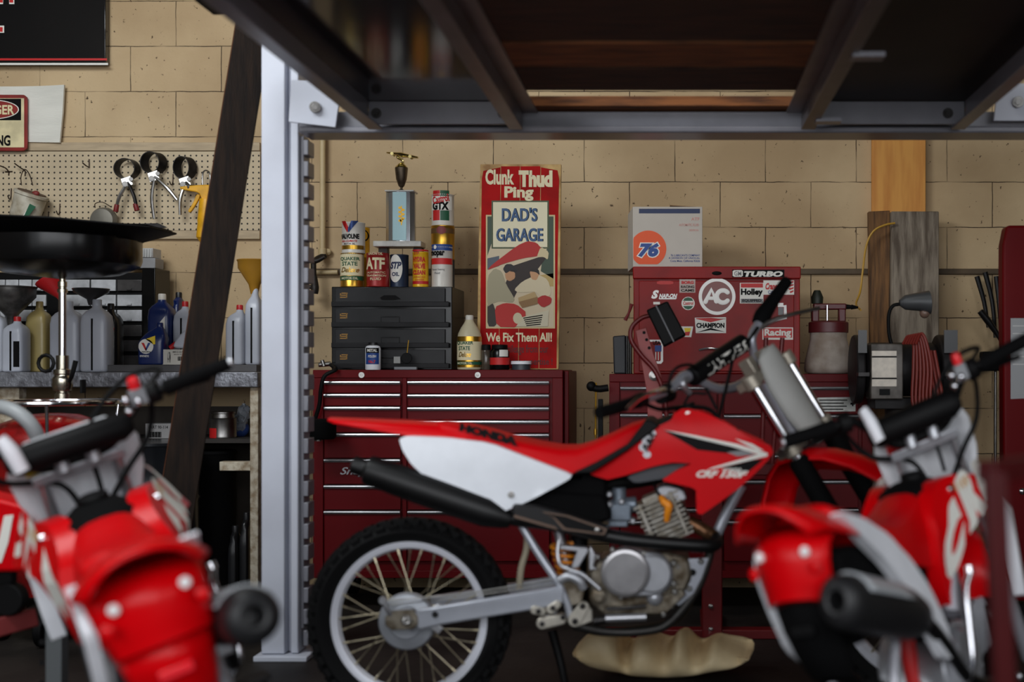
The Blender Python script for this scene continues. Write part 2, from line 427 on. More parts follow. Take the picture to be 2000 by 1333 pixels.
def runway(x0, x1, ml, mr, side):
    y0, y1 = 1.5, 3.98
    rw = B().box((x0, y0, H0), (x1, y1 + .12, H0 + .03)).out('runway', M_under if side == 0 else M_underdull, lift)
    # side flanges: C section, lip turned in
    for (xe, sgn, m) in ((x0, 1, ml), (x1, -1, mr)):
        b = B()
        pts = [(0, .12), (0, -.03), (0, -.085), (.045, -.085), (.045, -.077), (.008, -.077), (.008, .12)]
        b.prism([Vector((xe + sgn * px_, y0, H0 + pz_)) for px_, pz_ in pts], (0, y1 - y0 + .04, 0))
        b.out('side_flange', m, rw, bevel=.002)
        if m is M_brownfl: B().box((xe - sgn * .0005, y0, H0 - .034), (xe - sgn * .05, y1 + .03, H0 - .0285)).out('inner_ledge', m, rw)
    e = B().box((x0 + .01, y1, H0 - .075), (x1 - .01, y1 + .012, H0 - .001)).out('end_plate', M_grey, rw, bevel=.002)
    for q in (.07, .88):
        xx = x0 + (x1 - x0) * q
        bb = B().cyl((xx, y1 - .004, H0 - .04), (xx, y1, H0 - .04), .017, n=20); bb.cyl((xx, y1 - .013, H0 - .04), (xx, y1 - .004, H0 - .04), .010, n=6)
        bb.out('bolt', M_darksteel, e)
    return rw
runway(-1.005, -0.50, M_grey, M_brownfl, 0)
rr = runway(0.41, 0.945, M_brownfl, M_grey, 1)
for (x, y) in ((1668, 114), (1608, 230)):
    Yb = 3.05 if y < 200 else 3.85
    B().box((.44, Yb, H0 - .092), (.52, Yb + .05, H0 - .08)).out('stop_tab', M_grey, rr)

# planks laid across the runways
M_plank = mat('rough_brown_plank', (150, 92, 48), 0.8, rgb2=(88, 52, 28), vscale=5, stretch=(1, 9, 9), bump=.2, bscale=30)
grp = 'planks lying across the lift runways'
M_plankdk = mat('dark_brown_plank', (74, 48, 30), .8, rgb2=(40, 26, 18), vscale=5, stretch=(1, 9, 9), bump=.2, bscale=30)
pl = [(1.55, .38, 1, 'nearest plank lying across the lift, right at the front ends of the runways'), (1.96, .5, 1, 'second plank from the front lying across the lift'), (2.49, .66, 1, 'wide dark plank in front of the brown plank over the lift'),
      (3.17, .25, 0, 'brown plank over the middle bike, between two dark planks on the lift'), (3.44, .27, 1, 'dark plank just before the bright gap over the lift'), (4.04, .13, 0, 'last brown plank, between the bright gap and the cross beam')]
for (y, wd, dk, lb) in pl:
    zb_ = H0 - .028 if y < 4 else CH + .866
    B().box((-.494, y, zb_), (.404, y + wd, zb_ + .034)).out('plank', M_plankdk if dk else M_plank, None, bevel=.003, label=lb, cat='plank', group=grp)
# ------------------------------------------------------------------ left wall: signs and pegboard
M_signblack = mat('gloss_black_sign', (14, 14, 16), 0.16, coat=.3)
t = thing('wall_sign', P(60, 130, 5.47), 'glossy black wall sign with a red stripe and cut red letters, high on the left', 'sign')
B().box(P(-330, -90, 5.47), P(213, 127, 5.505)).out('panel', M_signblack, t, bevel=.003)
flat('stripe', rect(-330, 114, 209, 118), M_redprint, t, 5.469)
flat('edge_strip', rect(-330, 123, 211, 127), M_whitepaint, t, 5.469)
b = B(); letters(b, 'IT', (-4, -66, 40, 8), 5.4675, bold=.05); b.out('lettering', M_whitepaint, t, smooth=0)
b = B(); letters(b, 'IT', (-2, -64, 37, 5), 5.467, bold=.03); b.out('lettering', M_redprint, t, smooth=0)
b = B(); b.slab(rect(-14, 50, 8, 64), 5.468, .0008); b.out('mark', M_whitepaint, t, smooth=0)
b = B(); b.slab(rect(-14, 53, 5, 62), 5.467, .0008); b.out('mark', M_redprint, t, smooth=0)

M_foam = mat('white_foam_sheet', (226, 224, 214), 0.8, var=.12, vscale=3, stretch=(1, 1, 6), bump=.2, bscale=30)
b = B(); n = 8; up = []; 
for i in range(n + 1):
    u = i / n; x = -120 + (127 + 120) * u
    up.append((x, 166 + 3 * math.sin(u * 3.0)))
poly = up + [(124, 220), (118, 279), (40, 277), (-120, 274)]
b.slab(poly, 5.49, .012); b.cuts(.04)
b.warp(lambda v: Vector((v.x, v.y - .02 * max(0, (v.x - PX(70, 5.5)) / .2) ** 2, v.z)))
b.out('foam_sheet', M_foam, None, label='white foam sheet pinned behind the danger sign', cat='sheet', smooth=60)

t = thing('danger_sign', P(-15, 293, 5.46), 'rusty danger sign with red rim and oval, in front of the white foam sheet', 'sign')
M_tin = mat('aged_cream_tin', (226, 212, 168), 0.5, var=.25, vscale=14)
M_tinred = mat('aged_red_tin', (140, 34, 28), 0.5, var=.3, vscale=14)
B().slab(chaikin(rect(-84, 185, 53, 295), .05, 2), 5.468, .008).out('backing', M_tinred, t, bevel=.002)
flat('face', rect(-77, 192, 47, 288), M_tin, t, 5.467)
flat('heading_panel', rect(-75, 193, 41, 235), M_print, t, 5.466)
flat('oval', disc(-15, 214, 52, 40, 19), M_whitepaint, t, 5.4655)
flat('oval', disc(-15, 214, 50, 40, 17.5), M_tinred, t, 5.465)
ptext('lettering', 'DANGER', M_tin, t, (-58, 205, 28, 224), 5.4645, bold=.03)
ptext('lettering', 'SMOKING', M_print, t, (-62, 264, 20, 285), 5.4645, bold=.03)

# pegboard with real rows of holes in its material
m = mat('pegboard_face', (196, 178, 148), 0.7, var=.12, vscale=5)
nt = m.node_tree; bs = nt.nodes['Principled BSDF']; N = nt.nodes.new; L = nt.links.new
old = bs.inputs['Base Color'].links[0].from_socket
tc = N('ShaderNodeTexCoord'); sp = N('ShaderNodeSeparateXYZ'); L(tc.outputs['Object'], sp.inputs[0])
def wave(sock, ph):
    a = N('ShaderNodeMath'); a.operation = 'MULTIPLY_ADD'; a.inputs[1].default_value = 1 / .0254; a.inputs[2].default_value = ph; L(sock, a.inputs[0])
    f = N('ShaderNodeMath'); f.operation = 'FRACT'; L(a.outputs[0], f.inputs[0])
    s_ = N('ShaderNodeMath'); s_.operation = 'SUBTRACT'; s_.inputs[1].default_value = .5; L(f.outputs[0], s_.inputs[0])
    p = N('ShaderNodeMath'); p.operation = 'POWER'; p.inputs[1].default_value = 2; q = N('ShaderNodeMath'); q.operation = 'ABSOLUTE'; L(s_.outputs[0], q.inputs[0]); L(q.outputs[0], p.inputs[0])
    return p.outputs[0]
ad = N('ShaderNodeMath'); ad.operation = 'ADD'; L(wave(sp.outputs[0], .1), ad.inputs[0]); L(wave(sp.outputs[2], .35), ad.inputs[1])
lt = N('ShaderNodeMath'); lt.operation = 'LESS_THAN'; lt.inputs[1].default_value = .135 ** 2 * 1.4; L(ad.outputs[0], lt.inputs[0])
mx = N('ShaderNodeMix'); mx.data_type = 'RGBA'; L(lt.outputs[0], mx.inputs[0]); L(old, mx.inputs[6]); mx.inputs[7].default_value = C(30, 24, 18); L(mx.outputs[2], bs.inputs['Base Color'])
PEGY = 5.497
B().box(P(-260, 296, PEGY), (PX(508, PEGY), PEGY + .006, PZ(450, PEGY))).out('pegboard', m, None, smooth=0, label='cream perforated pegboard with rusty hooks on the left wall', cat='pegboard')
M_hook = mat('rusty_wire', (72, 58, 48), 0.5, .7, var=.3)
for i, (x, y, lb) in enumerate([(168, 318, 'bare V shaped wire hook near the top middle of the pegboard'), (16, 336, 'long wire hook at the left edge of the pegboard'), (22, 380, 'J shaped hook below the left edge hook on the pegboard'),
                  (84, 412, 'short hook between the white tub and the drain pan rim'), (117, 410, 'small hook standing alone right of the white tub'), (338, 352, 'hook on the pegboard right of the middle strap wrench'), (95, 426, 'lowest small hook just above the drain pan rim')]):
    b = B(); Y = PEGY
    if i == 0: b.tube([P(174, 311, Y - .004), P(174, 327, Y - .006), P(168, 324, Y - .03), P(161, 318, Y - .045)], .0028, 6)
    elif i == 1: b.tube([P(-6, 322, Y - .05), P(10, 328, Y - .03), P(17, 336, Y - .003), P(17, 343, Y - .003)], .0028, 6, 3); b.tube([P(10, 336, Y - .004), P(24, 335, Y - .004)], .0026, 6)
    else: b.tube([P(x, y - 12, Y - .003), P(x - 1, y + 6, Y - .004), P(x - 4, y + 9, Y - .02), P(x - 7, y + 2, Y - .03)], .0026, 6, 3)
    b.out('peg_hook', M_hook, None, label=lb, cat='hook', group='pegboard hooks')

# white tub hung by a wire loop, tilted
t = thing('plastic_tub', P(60, 430, 5.42), 'dirty white plastic tub tilted on a wire loop at the pegboard', 'tub')
M_tub = mat('grimy_white_plastic', (196, 190, 174), 0.5, rgb2=(150, 138, 116), vscale=18)
ax0 = P(62, 378, 5.40); d = (P(46, 448, 5.43) - ax0).normalized() + Vector((0, -.12, 0))
b = B(); b.lathe(ax0, d, [(.066, -.002), (.072, 0), (.072, .012), (.066, .014), (.062, .1), (.055, .16), (.05, .162)], 24)
b.out('tub', M_tub, t, bevel=.001)
B().lathe(ax0 - d.normalized() * .006, d, [(.058, 0), (.058, .006)], 24).out('lid', mat('brown_grime', (96, 74, 58), .7, var=.3), t)
B().ball(P(70, 378, 5.365), .016, .012, .012).out('lid_knob', mat('dull_red', (120, 40, 36), .6), t)
b = B(); b.slab([(36, 386), (58, 398), (46, 428), (30, 424)], 5.349, .0006); b.out('label', M_whitepaint, t, smooth=0)
b = B(); b.slab([(58, 398), (70, 404), (50, 430), (44, 428)], 5.347, .0006); b.out('label', M_greenprint, t, smooth=0)
B().tube([P(42, 362, 5.44), P(41, 345, 5.44), P(48, 331, 5.46), P(57, 340, 5.44), P(64, 362, 5.42)], .0022, 6, 4).out('wire_loop', M_hook, t)
B().tube([P(28, 319, 5.45), P(40, 328, 5.47), P(49, 334, PEGY - .002), P(49, 344, PEGY - .002)], .0028, 6, 3).out('peg_hook', M_hook, None, label='hook carrying the white tub on the pegboard', cat='hook', group='pegboard hooks')

# oil filter strap wrenches
def strap_wrench(cx, cy, rx, ry, tip, lb, red=False, tilt=.5):
    t = thing('filter_wrench', P(cx, cy, 5.44), lb, 'wrench', 'strap wrenches on the pegboard')
    c = P(cx, cy, 5.46); k = 5.46 / F
    pts = []
    for i in range(28):
        a = 2 * math.pi * i / 28
        pts.append((math.cos(a), math.sin(a)))
    b = B()
    rings = []
    for (q, yy) in ((1, -.018), (1, .018), (.93, .018), (.93, -.018)):
        rings.append([c + Vector((x * rx * k * q + yy * tilt, yy, y * ry * k * q)) for x, y in pts])
    b.loft(rings + [rings[0]], cap=False); b.out('strap', M_darksteel, t, bevel=.0005)
    b = B()
    jx, jy = cx + 2, cy + ry + 6
    b.obox(P(jx, jy, 5.45), (.02, .004, .008), (0, .012, 0), (-.006, 0, .02)); b.cyl(P(jx - 6, jy + 4, 5.43), P(jx - 6, jy + 4, 5.47), .012); b.cyl(P(jx + 6, jy - 6, 5.43), P(jx + 6, jy - 6, 5.47), .009)
    b.out('jaw', M_steel, t, bevel=.001)
    for j, (tx, ty) in enumerate(tip):
        h = B(); mid = ((jx + tx) / 2 + (3 if j else -5), (jy + ty) / 2)
        h.tube([P(jx, jy, 5.445), P(*mid, 5.435), P(tx, ty, 5.44)], [.007, .008, .007], 8, 4); o = h.out('handle', M_steel if not (red and j) else M_darksteel, t)
        if red:
            g = B(); g.tube([P((mid[0] + tx) / 2 - 1, (mid[1] + ty) / 2, 5.438), P(tx, ty, 5.44)], [.0105, .0115], 10); g.out('grip', mat('dark_red_grip', (112, 20, 22), .5), o, bevel=.002)
    return t
strap_wrench(248, 330, 21, 20, [(226, 414), (268, 412), (222, 418)][:2], 'strap wrench with red grips and a split band, leftmost of three on the pegboard', True, .3)
strap_wrench(300, 318, 19, 21, [(301, 428), (346, 391)], 'strap wrench with a wide dark band, middle of three on the pegboard', False, .6)
strap_wrench(361, 328, 16, 22, [(352, 420), (368, 372)], 'strap wrench beside the yellow caulking gun, narrowest of three', False, .6)

# yellow caulking gun
t = thing('caulking_gun', P(400, 470, 5.42), 'yellow caulking gun hanging half behind the leaning timber', 'caulking gun')
b = B(); b.slab(chaikin([(350, 364), (412, 360), (417, 372), (417, 392), (395, 394), (388, 376), (352, 370)], .15), 5.43, .018); b.out('handle', M_yellow, t, bevel=.004)
b = B(); b.slab(chaikin([(384, 378), (392, 382), (376, 410), (370, 416), (366, 412), (376, 398)], .2), 5.432, .014); b.out('trigger', M_yellow, t, bevel=.003)
B().lathe(P(404, 390, 5.44), P(396, 470, 5.44) - P(404, 390, 5.44), [(.030, 0), (.031, .004), (.031, .1), (.029, .105), (.029, .17), (.012, .19)], 20).out('barrel', M_yellow, t)
B().tube([P(396, 362, 5.44), P(396, 340, 5.45), P(402, 333, 5.46), P(410, 340, 5.44), P(411, 366, 5.44)], .0035, 8, 4).out('plunger_rod', M_steel, t)
# round strainer and a tool behind the pan
t = thing('strainer', P(205, 440, 5.4), 'round grey strainer hanging behind the drain pan', 'strainer')
B().lathe(P(205, 432, 5.46), (0, -1, 0), [(.058, 0), (.060, .004), (.058, .02), (.05, .035), (.02, .04)], 28).out('bowl', mat('dull_zinc', (128, 124, 114), .5, .5, var=.3), t)
B().tube([P(186, 406, 5.44), P(186, 398, 5.45), P(200, 395, 5.47), P(216, 404, 5.45)], .002, 6, 3).out('wire_loop', M_hook, t)
B().slab([(238, 438), (308, 436), (326, 444), (308, 447), (238, 446)], 5.47, .006).out('scraper_blade', M_darksteel, None, label='flat dark blade hanging sideways just above the drain pan rim', cat='blade')

# ------------------------------------------------------------------ workbench
M_zinc = mat('pitted_zinc_sheet', (152, 154, 162), 0.38, .55, rgb2=(108, 108, 114), vscale=26, bump=.35, bscale=70)
M_chip = mat('chipped_white_paint', (202, 192, 172), 0.6, rgb2=(150, 130, 104), vscale=30, bump=.3, bscale=60)
BY = 4.92; BZ = PZ(727, BY)
wb_ = thing('workbench', (PX(120, 5.2), 5.2, 0), 'workbench with a zinc edged top along the left wall', 'workbench')
B().box((PX(-300, BY), BY, PZ(757, BY)), (PX(503, BY), 5.49, BZ)).out('worktop', M_zinc, wb_, bevel=.004)
for x0, x1, y in ((488, 504, BY + .02), (-12, 37, BY + .06), (-280, -250, BY + .02)):
    B().box((PX(x0, y), y, 0), (PX(x1, y), y + .06, PZ(757, BY))).out('leg', M_chip, wb_, bevel=.003)
B().box((PX(430, 5.0), 4.99, PZ(920, 5.0)), (PX(502, 5.0), 5.04, PZ(902, 5.0))).out('bracket_shelf', M_chip, wb_, bevel=.003)
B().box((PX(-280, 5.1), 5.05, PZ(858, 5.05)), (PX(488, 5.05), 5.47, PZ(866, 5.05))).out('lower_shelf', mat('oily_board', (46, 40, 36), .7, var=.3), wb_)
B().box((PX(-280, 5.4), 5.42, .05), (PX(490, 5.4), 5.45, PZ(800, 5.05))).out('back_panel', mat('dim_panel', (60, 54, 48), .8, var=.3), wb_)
RY = 5.0; RZ = PZ(713, RY)
B().box((PX(195, RY), RY, BZ + .0005), (PX(501, RY), RY + .28, RZ)).out('riser_board', mat('grey_board', (84, 82, 84), .6, var=.2, vscale=12), None, bevel=.002, label='grey board lying on the workbench under the bottles', cat='board')

# drawers of small parts: black cabinet of clear drawers
pc = thing('parts_cabinet', (PX(150, 5.3), 5.3, BZ), 'black parts cabinet with rows of clear drawers at the back of the workbench', 'cabinet')
PCY = 5.31
b = B(); b.box((PX(-60, PCY), PCY, BZ + .0005), (PX(280, PCY), PCY + .14, PZ(533, PCY)))
b.out('body', M_black, pc, bevel=.003)
B().box((PX(280, PCY), PCY - .015, BZ + .0005), (PX(306, PCY), PCY + .14, PZ(524, PCY))).out('side_panel', M_blackgloss, pc, bevel=.003)
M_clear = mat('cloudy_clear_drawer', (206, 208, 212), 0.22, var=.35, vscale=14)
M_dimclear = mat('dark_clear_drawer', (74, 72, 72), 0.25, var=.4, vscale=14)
for r in range(6):
    y0 = 547 + r * 29.5; y1 = y0 + 22
    cols = [(231, 279), (180, 228), (129, 177), (66, 92), (40, 64), (14, 38), (-12, 12)] if r < 3 else [(229, 279), (176, 227), (125, 174), (60, 120), (-10, 56)]
    for j, (x0, x1) in enumerate(cols):
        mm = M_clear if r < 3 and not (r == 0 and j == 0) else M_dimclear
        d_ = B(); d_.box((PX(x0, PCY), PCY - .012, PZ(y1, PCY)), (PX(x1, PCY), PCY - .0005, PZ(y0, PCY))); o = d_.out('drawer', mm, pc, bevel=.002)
        if r < 3: B().box((PX((x0 + x1) / 2 - 5, PCY), PCY - .02, PZ(y1 - 2, PCY)), (PX((x0 + x1) / 2 + 5, PCY), PCY - .012, PZ(y1 - 5, PCY))).out('pull', mm, o)
tb = thing('tray_box', (PX(290, 5.38), 5.38, PZ(533, PCY)), 'clear tray box with a ribbed side, on top of the parts cabinet', 'box')
z0 = PZ(523, PCY) + .0005
B().box((PX(225, 5.36), 5.35, z0), (PX(305, 5.36), 5.44, z0 + .045)).out('lower_tray', mat('milky_tray', (150, 150, 152), .35, var=.2), tb, bevel=.003)
b = B(); b.box((PX(225, 5.36), 5.352, z0 + .047), (PX(300, 5.36), 5.44, z0 + .088))
for i in range(8): b.box((PX(262 + i * 5, 5.36), 5.347, z0 + .05), (PX(264 + i * 5, 5.36), 5.352, z0 + .084))
b.out('upper_tray', mat('milky_tray2', (190, 190, 188), .35, var=.2), tb, bevel=.002)

# ------------------------------------------------------------------ bottles
def sup(cx, cy, z, a, b_, n=24, p=3.2):
    o = []
    for i in range(n):
        t_ = 2 * math.pi * i / n; c, s_ = math.cos(t_), math.sin(t_)
        o.append(Vector((cx + a * math.copysign(abs(c) ** (2 / p), c), cy + b_ * math.copysign(abs(s_) ** (2 / p), s_), z)))
    return o
M_oilgrey = mat('grey_oil_bottle', (182, 186, 197), 0.34, var=.08)
M_oilgold = mat('gold_oil_bottle', (168, 150, 96), 0.34, var=.15)
M_oilblack = mat('black_oil_bottle', (26, 26, 28), 0.3)
M_oilblue = mat('blue_oil_bottle', (20, 38, 92), 0.3)
M_capred = mat('red_cap', (176, 26, 30), 0.4)
M_capblk = mat('black_cap', (24, 24, 26), 0.4)
M_capwht = mat('pale_cap', (208, 204, 194), 0.45)
def bottle(x0, x1, ytop, ybot, Y, body, cap, label, depth=.09, neck=.36, shoulder=.77, z=None, strip=True, off=0.0, group='oil bottles on the workbench', capr=.15, name='oil_bottle', cat='bottle', power=5.0):
    """a blow moulded quart bottle; px rectangle at depth Y of its front"""
    xa, xb = PX(x0, Y), PX(x1, Y); w_ = (xb - xa) / 2; cx = (xa + xb) / 2; zb = PZ(ybot, Y) if z is None else z; zt = PZ(ytop, Y); h = zt - zb; cy = Y + depth / 2
    t = thing(name, (cx, cy, zb), label, cat, group)
    nx = cx + off * w_
    b = B(); d2 = depth / 2; nr = capr * 2 * w_
    nr = max(.012, min(nr, .022))
    prof = [(.0, .9, 0), (.012, .98, 0), (.04, 1, 0), (shoulder - .1, 1, 0), (shoulder, .93, .25), (shoulder + (.9 - shoulder) * .45, .70, .55), (.88, nr / w_ * 1.25, 1)]
    rings = [sup(cx + (nx - cx) * q, cy, zb + h * f_, max(nr, w_ * s_), max(nr, d2 * s_), p=power if f_ < .85 else 2) for f_, s_, q in prof]
    rings.append(sup(nx, cy, zb + h * .93, nr, nr, p=2))
    b.loft(rings); o = b.out('body', body, t, smooth=60)
    c_ = B(); c_.lathe((nx, cy, zb + h * .915), (0, 0, 1), [(nr * 1.1, 0), (nr * 1.1, h * .07), (nr * .95, h * .085)], 20); c_.out('cap', cap, t)
    if strip:
        g = B(); g.box((cx - .0035, Y - .0014, zb + h * .02), (cx + .0035, Y + .004, zb + h * (shoulder - .04)))
        g.out('sight_strip', M_print, t, smooth=0)
    return t, cx, cy, zb, h, w_
SB = BZ + .0005
G = 'oil bottles on the workbench'
bottle(-45, 4, 600, 727, 5.06, M_oilgrey, M_oilgrey, 'grey oil bottle cut by the left edge of the picture', z=SB)
t, cx, cy, zb, h, w_ = bottle(0, 41, 618, 727, 5.0, M_oilgrey, M_capred, 'short grey oil bottle under the zinc funnel', z=SB, off=.1)
B().box((cx + .012, 4.9985, zb + .02), (cx + w_ * .8, 5.004, zb + h * .55)).out('label', M_print, t, smooth=0)
bottle(46, 87, 588, 727, 5.11, M_oilgold, mat('gold_cap', (150, 130, 80), .4), 'gold oil bottle between the grey bottles on the workbench', z=SB, strip=False)
bottle(93, 152, 588, 727, 5.05, M_oilgrey, M_oilgrey, 'grey oil bottle behind the chrome drain pole, with the red funnel', z=SB)
bottle(153, 206, 584, 727, 4.98, M_oilgrey, M_oilgrey, 'largest grey oil bottle in front, right of the drain pole', z=SB)
t, cx, cy, zb, h, w_ = bottle(188, 226, 592, 713, 5.12, M_oilblack, M_capblk, 'black oil bottle with a white label behind the largest grey bottle', z=SB, strip=False)
flat('label', chaikin(rect(205, 626, 222, 692), .2), M_whitepaint, t, 5.118)
ptext('lettering', 'm', M_redprint, t, (208, 636, 219, 654), 5.1165, rot=-80, bold=.05)
t, *_ = bottle(285, 331, 573, 712, 5.14, M_oilblue, M_capwht, 'large dark blue oil jug with a pale cap', z=RZ + .0005, strip=False)
flat('label', [(312, 630), (322, 618), (322, 645)], M_whitepaint, t, 5.138)
bottle(334, 348, 570, 712, 5.26, M_oilblue, M_capblk, 'narrow dark blue bottle with a black cap behind the large blue jug', z=RZ + .0005, strip=False)
# the valvoline quart in front
t, cx, cy, zb, h, w_ = bottle(267, 318, 630, 712, 5.01, M_oilblue, M_oilblue, 'small blue oil bottle with a white round emblem and a yellow corner', depth=.07, z=RZ + .0005, strip=False, off=.5, capr=.1, shoulder=.62)
Yl = 5.0085
flat('emblem', disc(285, 677, 14.5), M_whitepaint, t, Yl)
flat('emblem', [(276, 670), (281, 670), (286.5, 683), (284.5, 686)], M_redprint, t, Yl - .001)
flat('emblem', [(294, 670), (289, 670), (283.5, 683), (285.5, 686)], M_blueprint, t, Yl - .001)
flat('corner_label', [(284, 663), (303, 656), (303, 673), (299, 673)], mat('yellow_print', (236, 204, 34), .5), t, Yl)
ptext('lettering', 'Valvoline', M_print, t, (276, 686, 294, 689), Yl - .001, bold=.03)
ptext('lettering', 'SYNTHETIC', M_whitepaint, t, (273, 694, 291, 698), Yl, bold=.03)
bottle(335, 372, 588, 712, 5.16, M_oilgrey, M_capred, 'grey oil bottle with a red cap right of the blue jug', z=RZ + .0005)
bottle(438, 473, 595, 713, 5.04, M_oilgrey, M_capred, 'grey oil bottle with a red cap between the timber and the post', z=RZ + .0005, off=.3)
bottle(476, 506, 560, 713, 5.06, M_oilgrey, M_oilgrey, 'tall pale grey oil bottle beside the lift post', z=RZ + .0005)
# silver bottle lying on the carton
cb_ = thing('parts_carton', (PX(346, 5.03), 5.05, RZ), 'small white parts carton with a barcode on the grey board', 'box')
B().box((PX(316, 5.02), 5.02, RZ + .0005), (PX(374, 5.02), 5.1, PZ(683, 5.02))).out('carton', mat('white_card', (206, 202, 192), .7, var=.08), cb_, bevel=.001)
b = B(); random.seed(3)
for i in range(14): b.slab(rect(347 + i * 1.4, 697, 347.7 + i * 1.4 + (.4 if i % 3 else 0), 705), 5.0194, .0005)
b.out('barcode', M_print, cb_, smooth=0)
b = B(); letters(b, 'A-7M', (327, 688, 333, 709), 5.0194, rot=0); letters(b, '44012-20 FILTER', (337, 686, 368, 690), 5.0194); letters(b, 'MADE IN JAPAN', (340, 692, 366, 694.5), 5.0194); b.out('lettering', M_print, cb_, smooth=0)
t = thing('oil_bottle', (PX(355, 5.05), 5.06, PZ(683, 5.02)), 'silver oil bottle tilted over on the white carton', 'bottle', G)
b = B(); zz = PZ(682, 5.02) + .001
b.prism([P(x, y, 5.03) for x, y in chaikin([(336, 681), (340, 668), (352, 652), (366, 640), (384, 632), (388, 681)], .2)], (0, .06, 0)); b.out('body', M_oilgrey, t, bevel=.008, seg=3)
B().cyl(P(333, 680, 5.06), P(345, 671, 5.06), .011, n=16).out('cap', M_capred, t)
B().cyl(P(370, 640, 5.06), P(371, 629, 5.06), .011, n=16).out('spout', M_capwht, t)
ptext('lettering', 'FLUID', M_redprint, t, (362, 671, 379, 677), 5.0285, bold=.02)

def funnel(cx, ytop, ymid, ybot, rtop, rtip, Y, m, label, dx=0, tilt=0):
    t = thing('funnel', P(cx, ybot, Y), label, 'funnel', 'funnels on the workbench')
    k = Y / F; top = P(cx, ytop, Y); d = P(cx + dx, ybot, Y) - top; H = d.length; hm = (ymid - ytop) * k
    prof = [(rtop * k * 1.02, 0), (rtop * k * 1.02, .006), (rtop * k * .99, .008), (rtop * k * .97, hm * .35), (rtip * k * 1.6, hm), (rtip * k, H)]
    b = B(); b.lathe(top, d, prof + [(rtip * k * .8, H), (rtip * k * 1.3, hm), (rtop * k * .93, .01), (rtop * k * .97, 0)], 28, cap=False); b.out('cone', m, t, smooth=50)
    B().tube([top + Vector((rtop * k * math.cos(i / 14 * math.pi), -abs(rtop * k * math.sin(i / 14 * math.pi)), -.003)) for i in range(15)], .003, 6).out('rim', m, t)
    return t
funnel(22, 560, 619, 640, 45, 6, 5.06, mat('galvanised_funnel', (108, 106, 104), .4, .7, rgb2=(70, 68, 66), vscale=18), 'grey galvanised funnel standing in the short grey bottle')
t = thing('funnel', P(115, 585, 5.09), 'red plastic funnel tipped over behind the chrome drain pole', 'funnel', 'funnels on the workbench')
b = B(); b.lathe(P(97, 545, 5.1), Vector((.5, 0, -.9)), [(.06, 0), (.058, .01), (.012, .085), (.008, .11)], 24); b.out('cone', M_capred, t)
funnel(178, 564, 585, 596, 33, 5, 5.03, mat('smoky_funnel', (58, 58, 60), .3, var=.2), 'dark grey funnel standing in the largest grey bottle')
funnel(497, 508, 556, 575, 32, 7, 5.11, mat('amber_funnel', (170, 122, 36), .4, var=.2), 'amber plastic funnel in the tall pale bottle beside the lift post')
t = thing('transmission_funnel', P(378, 640, 5.1), 'amber and white jug partly hidden behind the leaning timber', 'jug')
b = B(); b.slab(chaikin([(366, 606), (380, 598), (394, 592), (396, 640), (372, 636)], .15), 5.09, .05); b.out('body', mat('amber_plastic', (178, 128, 40), .4), t, bevel=.006)
b = B(); b.slab(chaikin([(372, 580), (392, 556), (396, 590), (372, 596)], .15), 5.09, .05); b.out('top', M_white, t, bevel=.006)

# below the bench
LZ = PZ(858, 5.05) + .0005
t = thing('parts_carton', (PX(310, 5.1), 5.12, LZ), 'grey and white carton with a barcode under the workbench', 'box')
B().box((PX(284, 5.08), 5.08, LZ), (PX(336, 5.08), 5.2, PZ(828, 5.08))).out('carton', mat('grey_card', (168, 166, 166), .7), t, bevel=.001)
b = B()
for i in range(18): b.slab(rect(290 + i * 1.4, 844, 290.8 + i * 1.4 + (.4 if i % 4 else 0), 855), 5.0794, .0005)
letters(b, 'PART 90-114', (290, 832, 328, 838), 5.0794); b.out('lettering', M_print, t, smooth=0)
t = thing('paint_tin', (PX(436, 5.12), 5.14, LZ), 'silver paint tin with a red label under the workbench', 'tin')
k = 5.14 / F
B().lathe((PX(436, 5.14), 5.14, LZ), (0, 0, 1), [(25 * k, 0), (25.5 * k, .004), (25 * k, .008), (25 * k, .078), (26 * k, .082), (22 * k, .084), (21 * k, .1), (22.5 * k, .102), (22.5 * k, .108), (20 * k, .11)], 28).out('tin', M_steel, t)
bx = B()
def curved(bb, x0, y0, x1, y1, cx, Yc, rpx, ofs=.0008, n=14):
    """a patch on a can: px rectangle laid on the cylinder of radius rpx round px cx at depth Yc"""
    k = Yc / F; rr = rpx * k + ofs
    rows = []
    for yy in (y0, y1):
        rw = []
        for i in range(n + 1):
            x = x0 + (x1 - x0) * i / n; X = max(-.9985, min(.9985, (x - cx) / rpx)) * rr
            rw.append(Vector((PX(cx, Yc) + X, Yc - math.sqrt(max(0, rr * rr - X * X)), PZ(yy, Yc))))
        rows.append(rw)
    bb.loft(rows, cap=False, closed=False); return bb
def canletters(bb, s, box, cx, Yc, rpx, ofs=.0016, **kw):
    b2 = B(); letters(b2, s, box, Yc, **kw); b2.cuts(6 * Yc / F, axes=(0,))
    k = Yc / F; rr = rpx * k + ofs; X0 = PX(cx, Yc)
    for v in b2.bm.verts:
        X = max(-.998 * rr, min(.998 * rr, v.co.x - X0)); v.co = Vector((X0 + X, Yc - math.sqrt(rr * rr - X * X), v.co.z))
    b2.bm.verts.index_update(); vv = bb.vs([v.co for v in b2.bm.verts]); b2.bm.verts.ensure_lookup_table()
    for fc in b2.bm.faces: bb.f([vv[v.index] for v in fc.verts])
    b2.bm.free(); return bb
curved(bx, 411, 836, 432, 855, 436, 5.14, 25); bx.out('label', M_redprint, t)
t = thing('plastic_bag', (PX(472, 5.14), 5.14, LZ), 'crumpled clear and blue plastic bag under the workbench beside the post', 'bag')
b = B(); b.ball(P(470, 838, 5.24), .036, .03, .036); b.out('blue_rag', mat('blue_cloth', (34, 62, 128), .7, bump=.5, bscale=40), t)
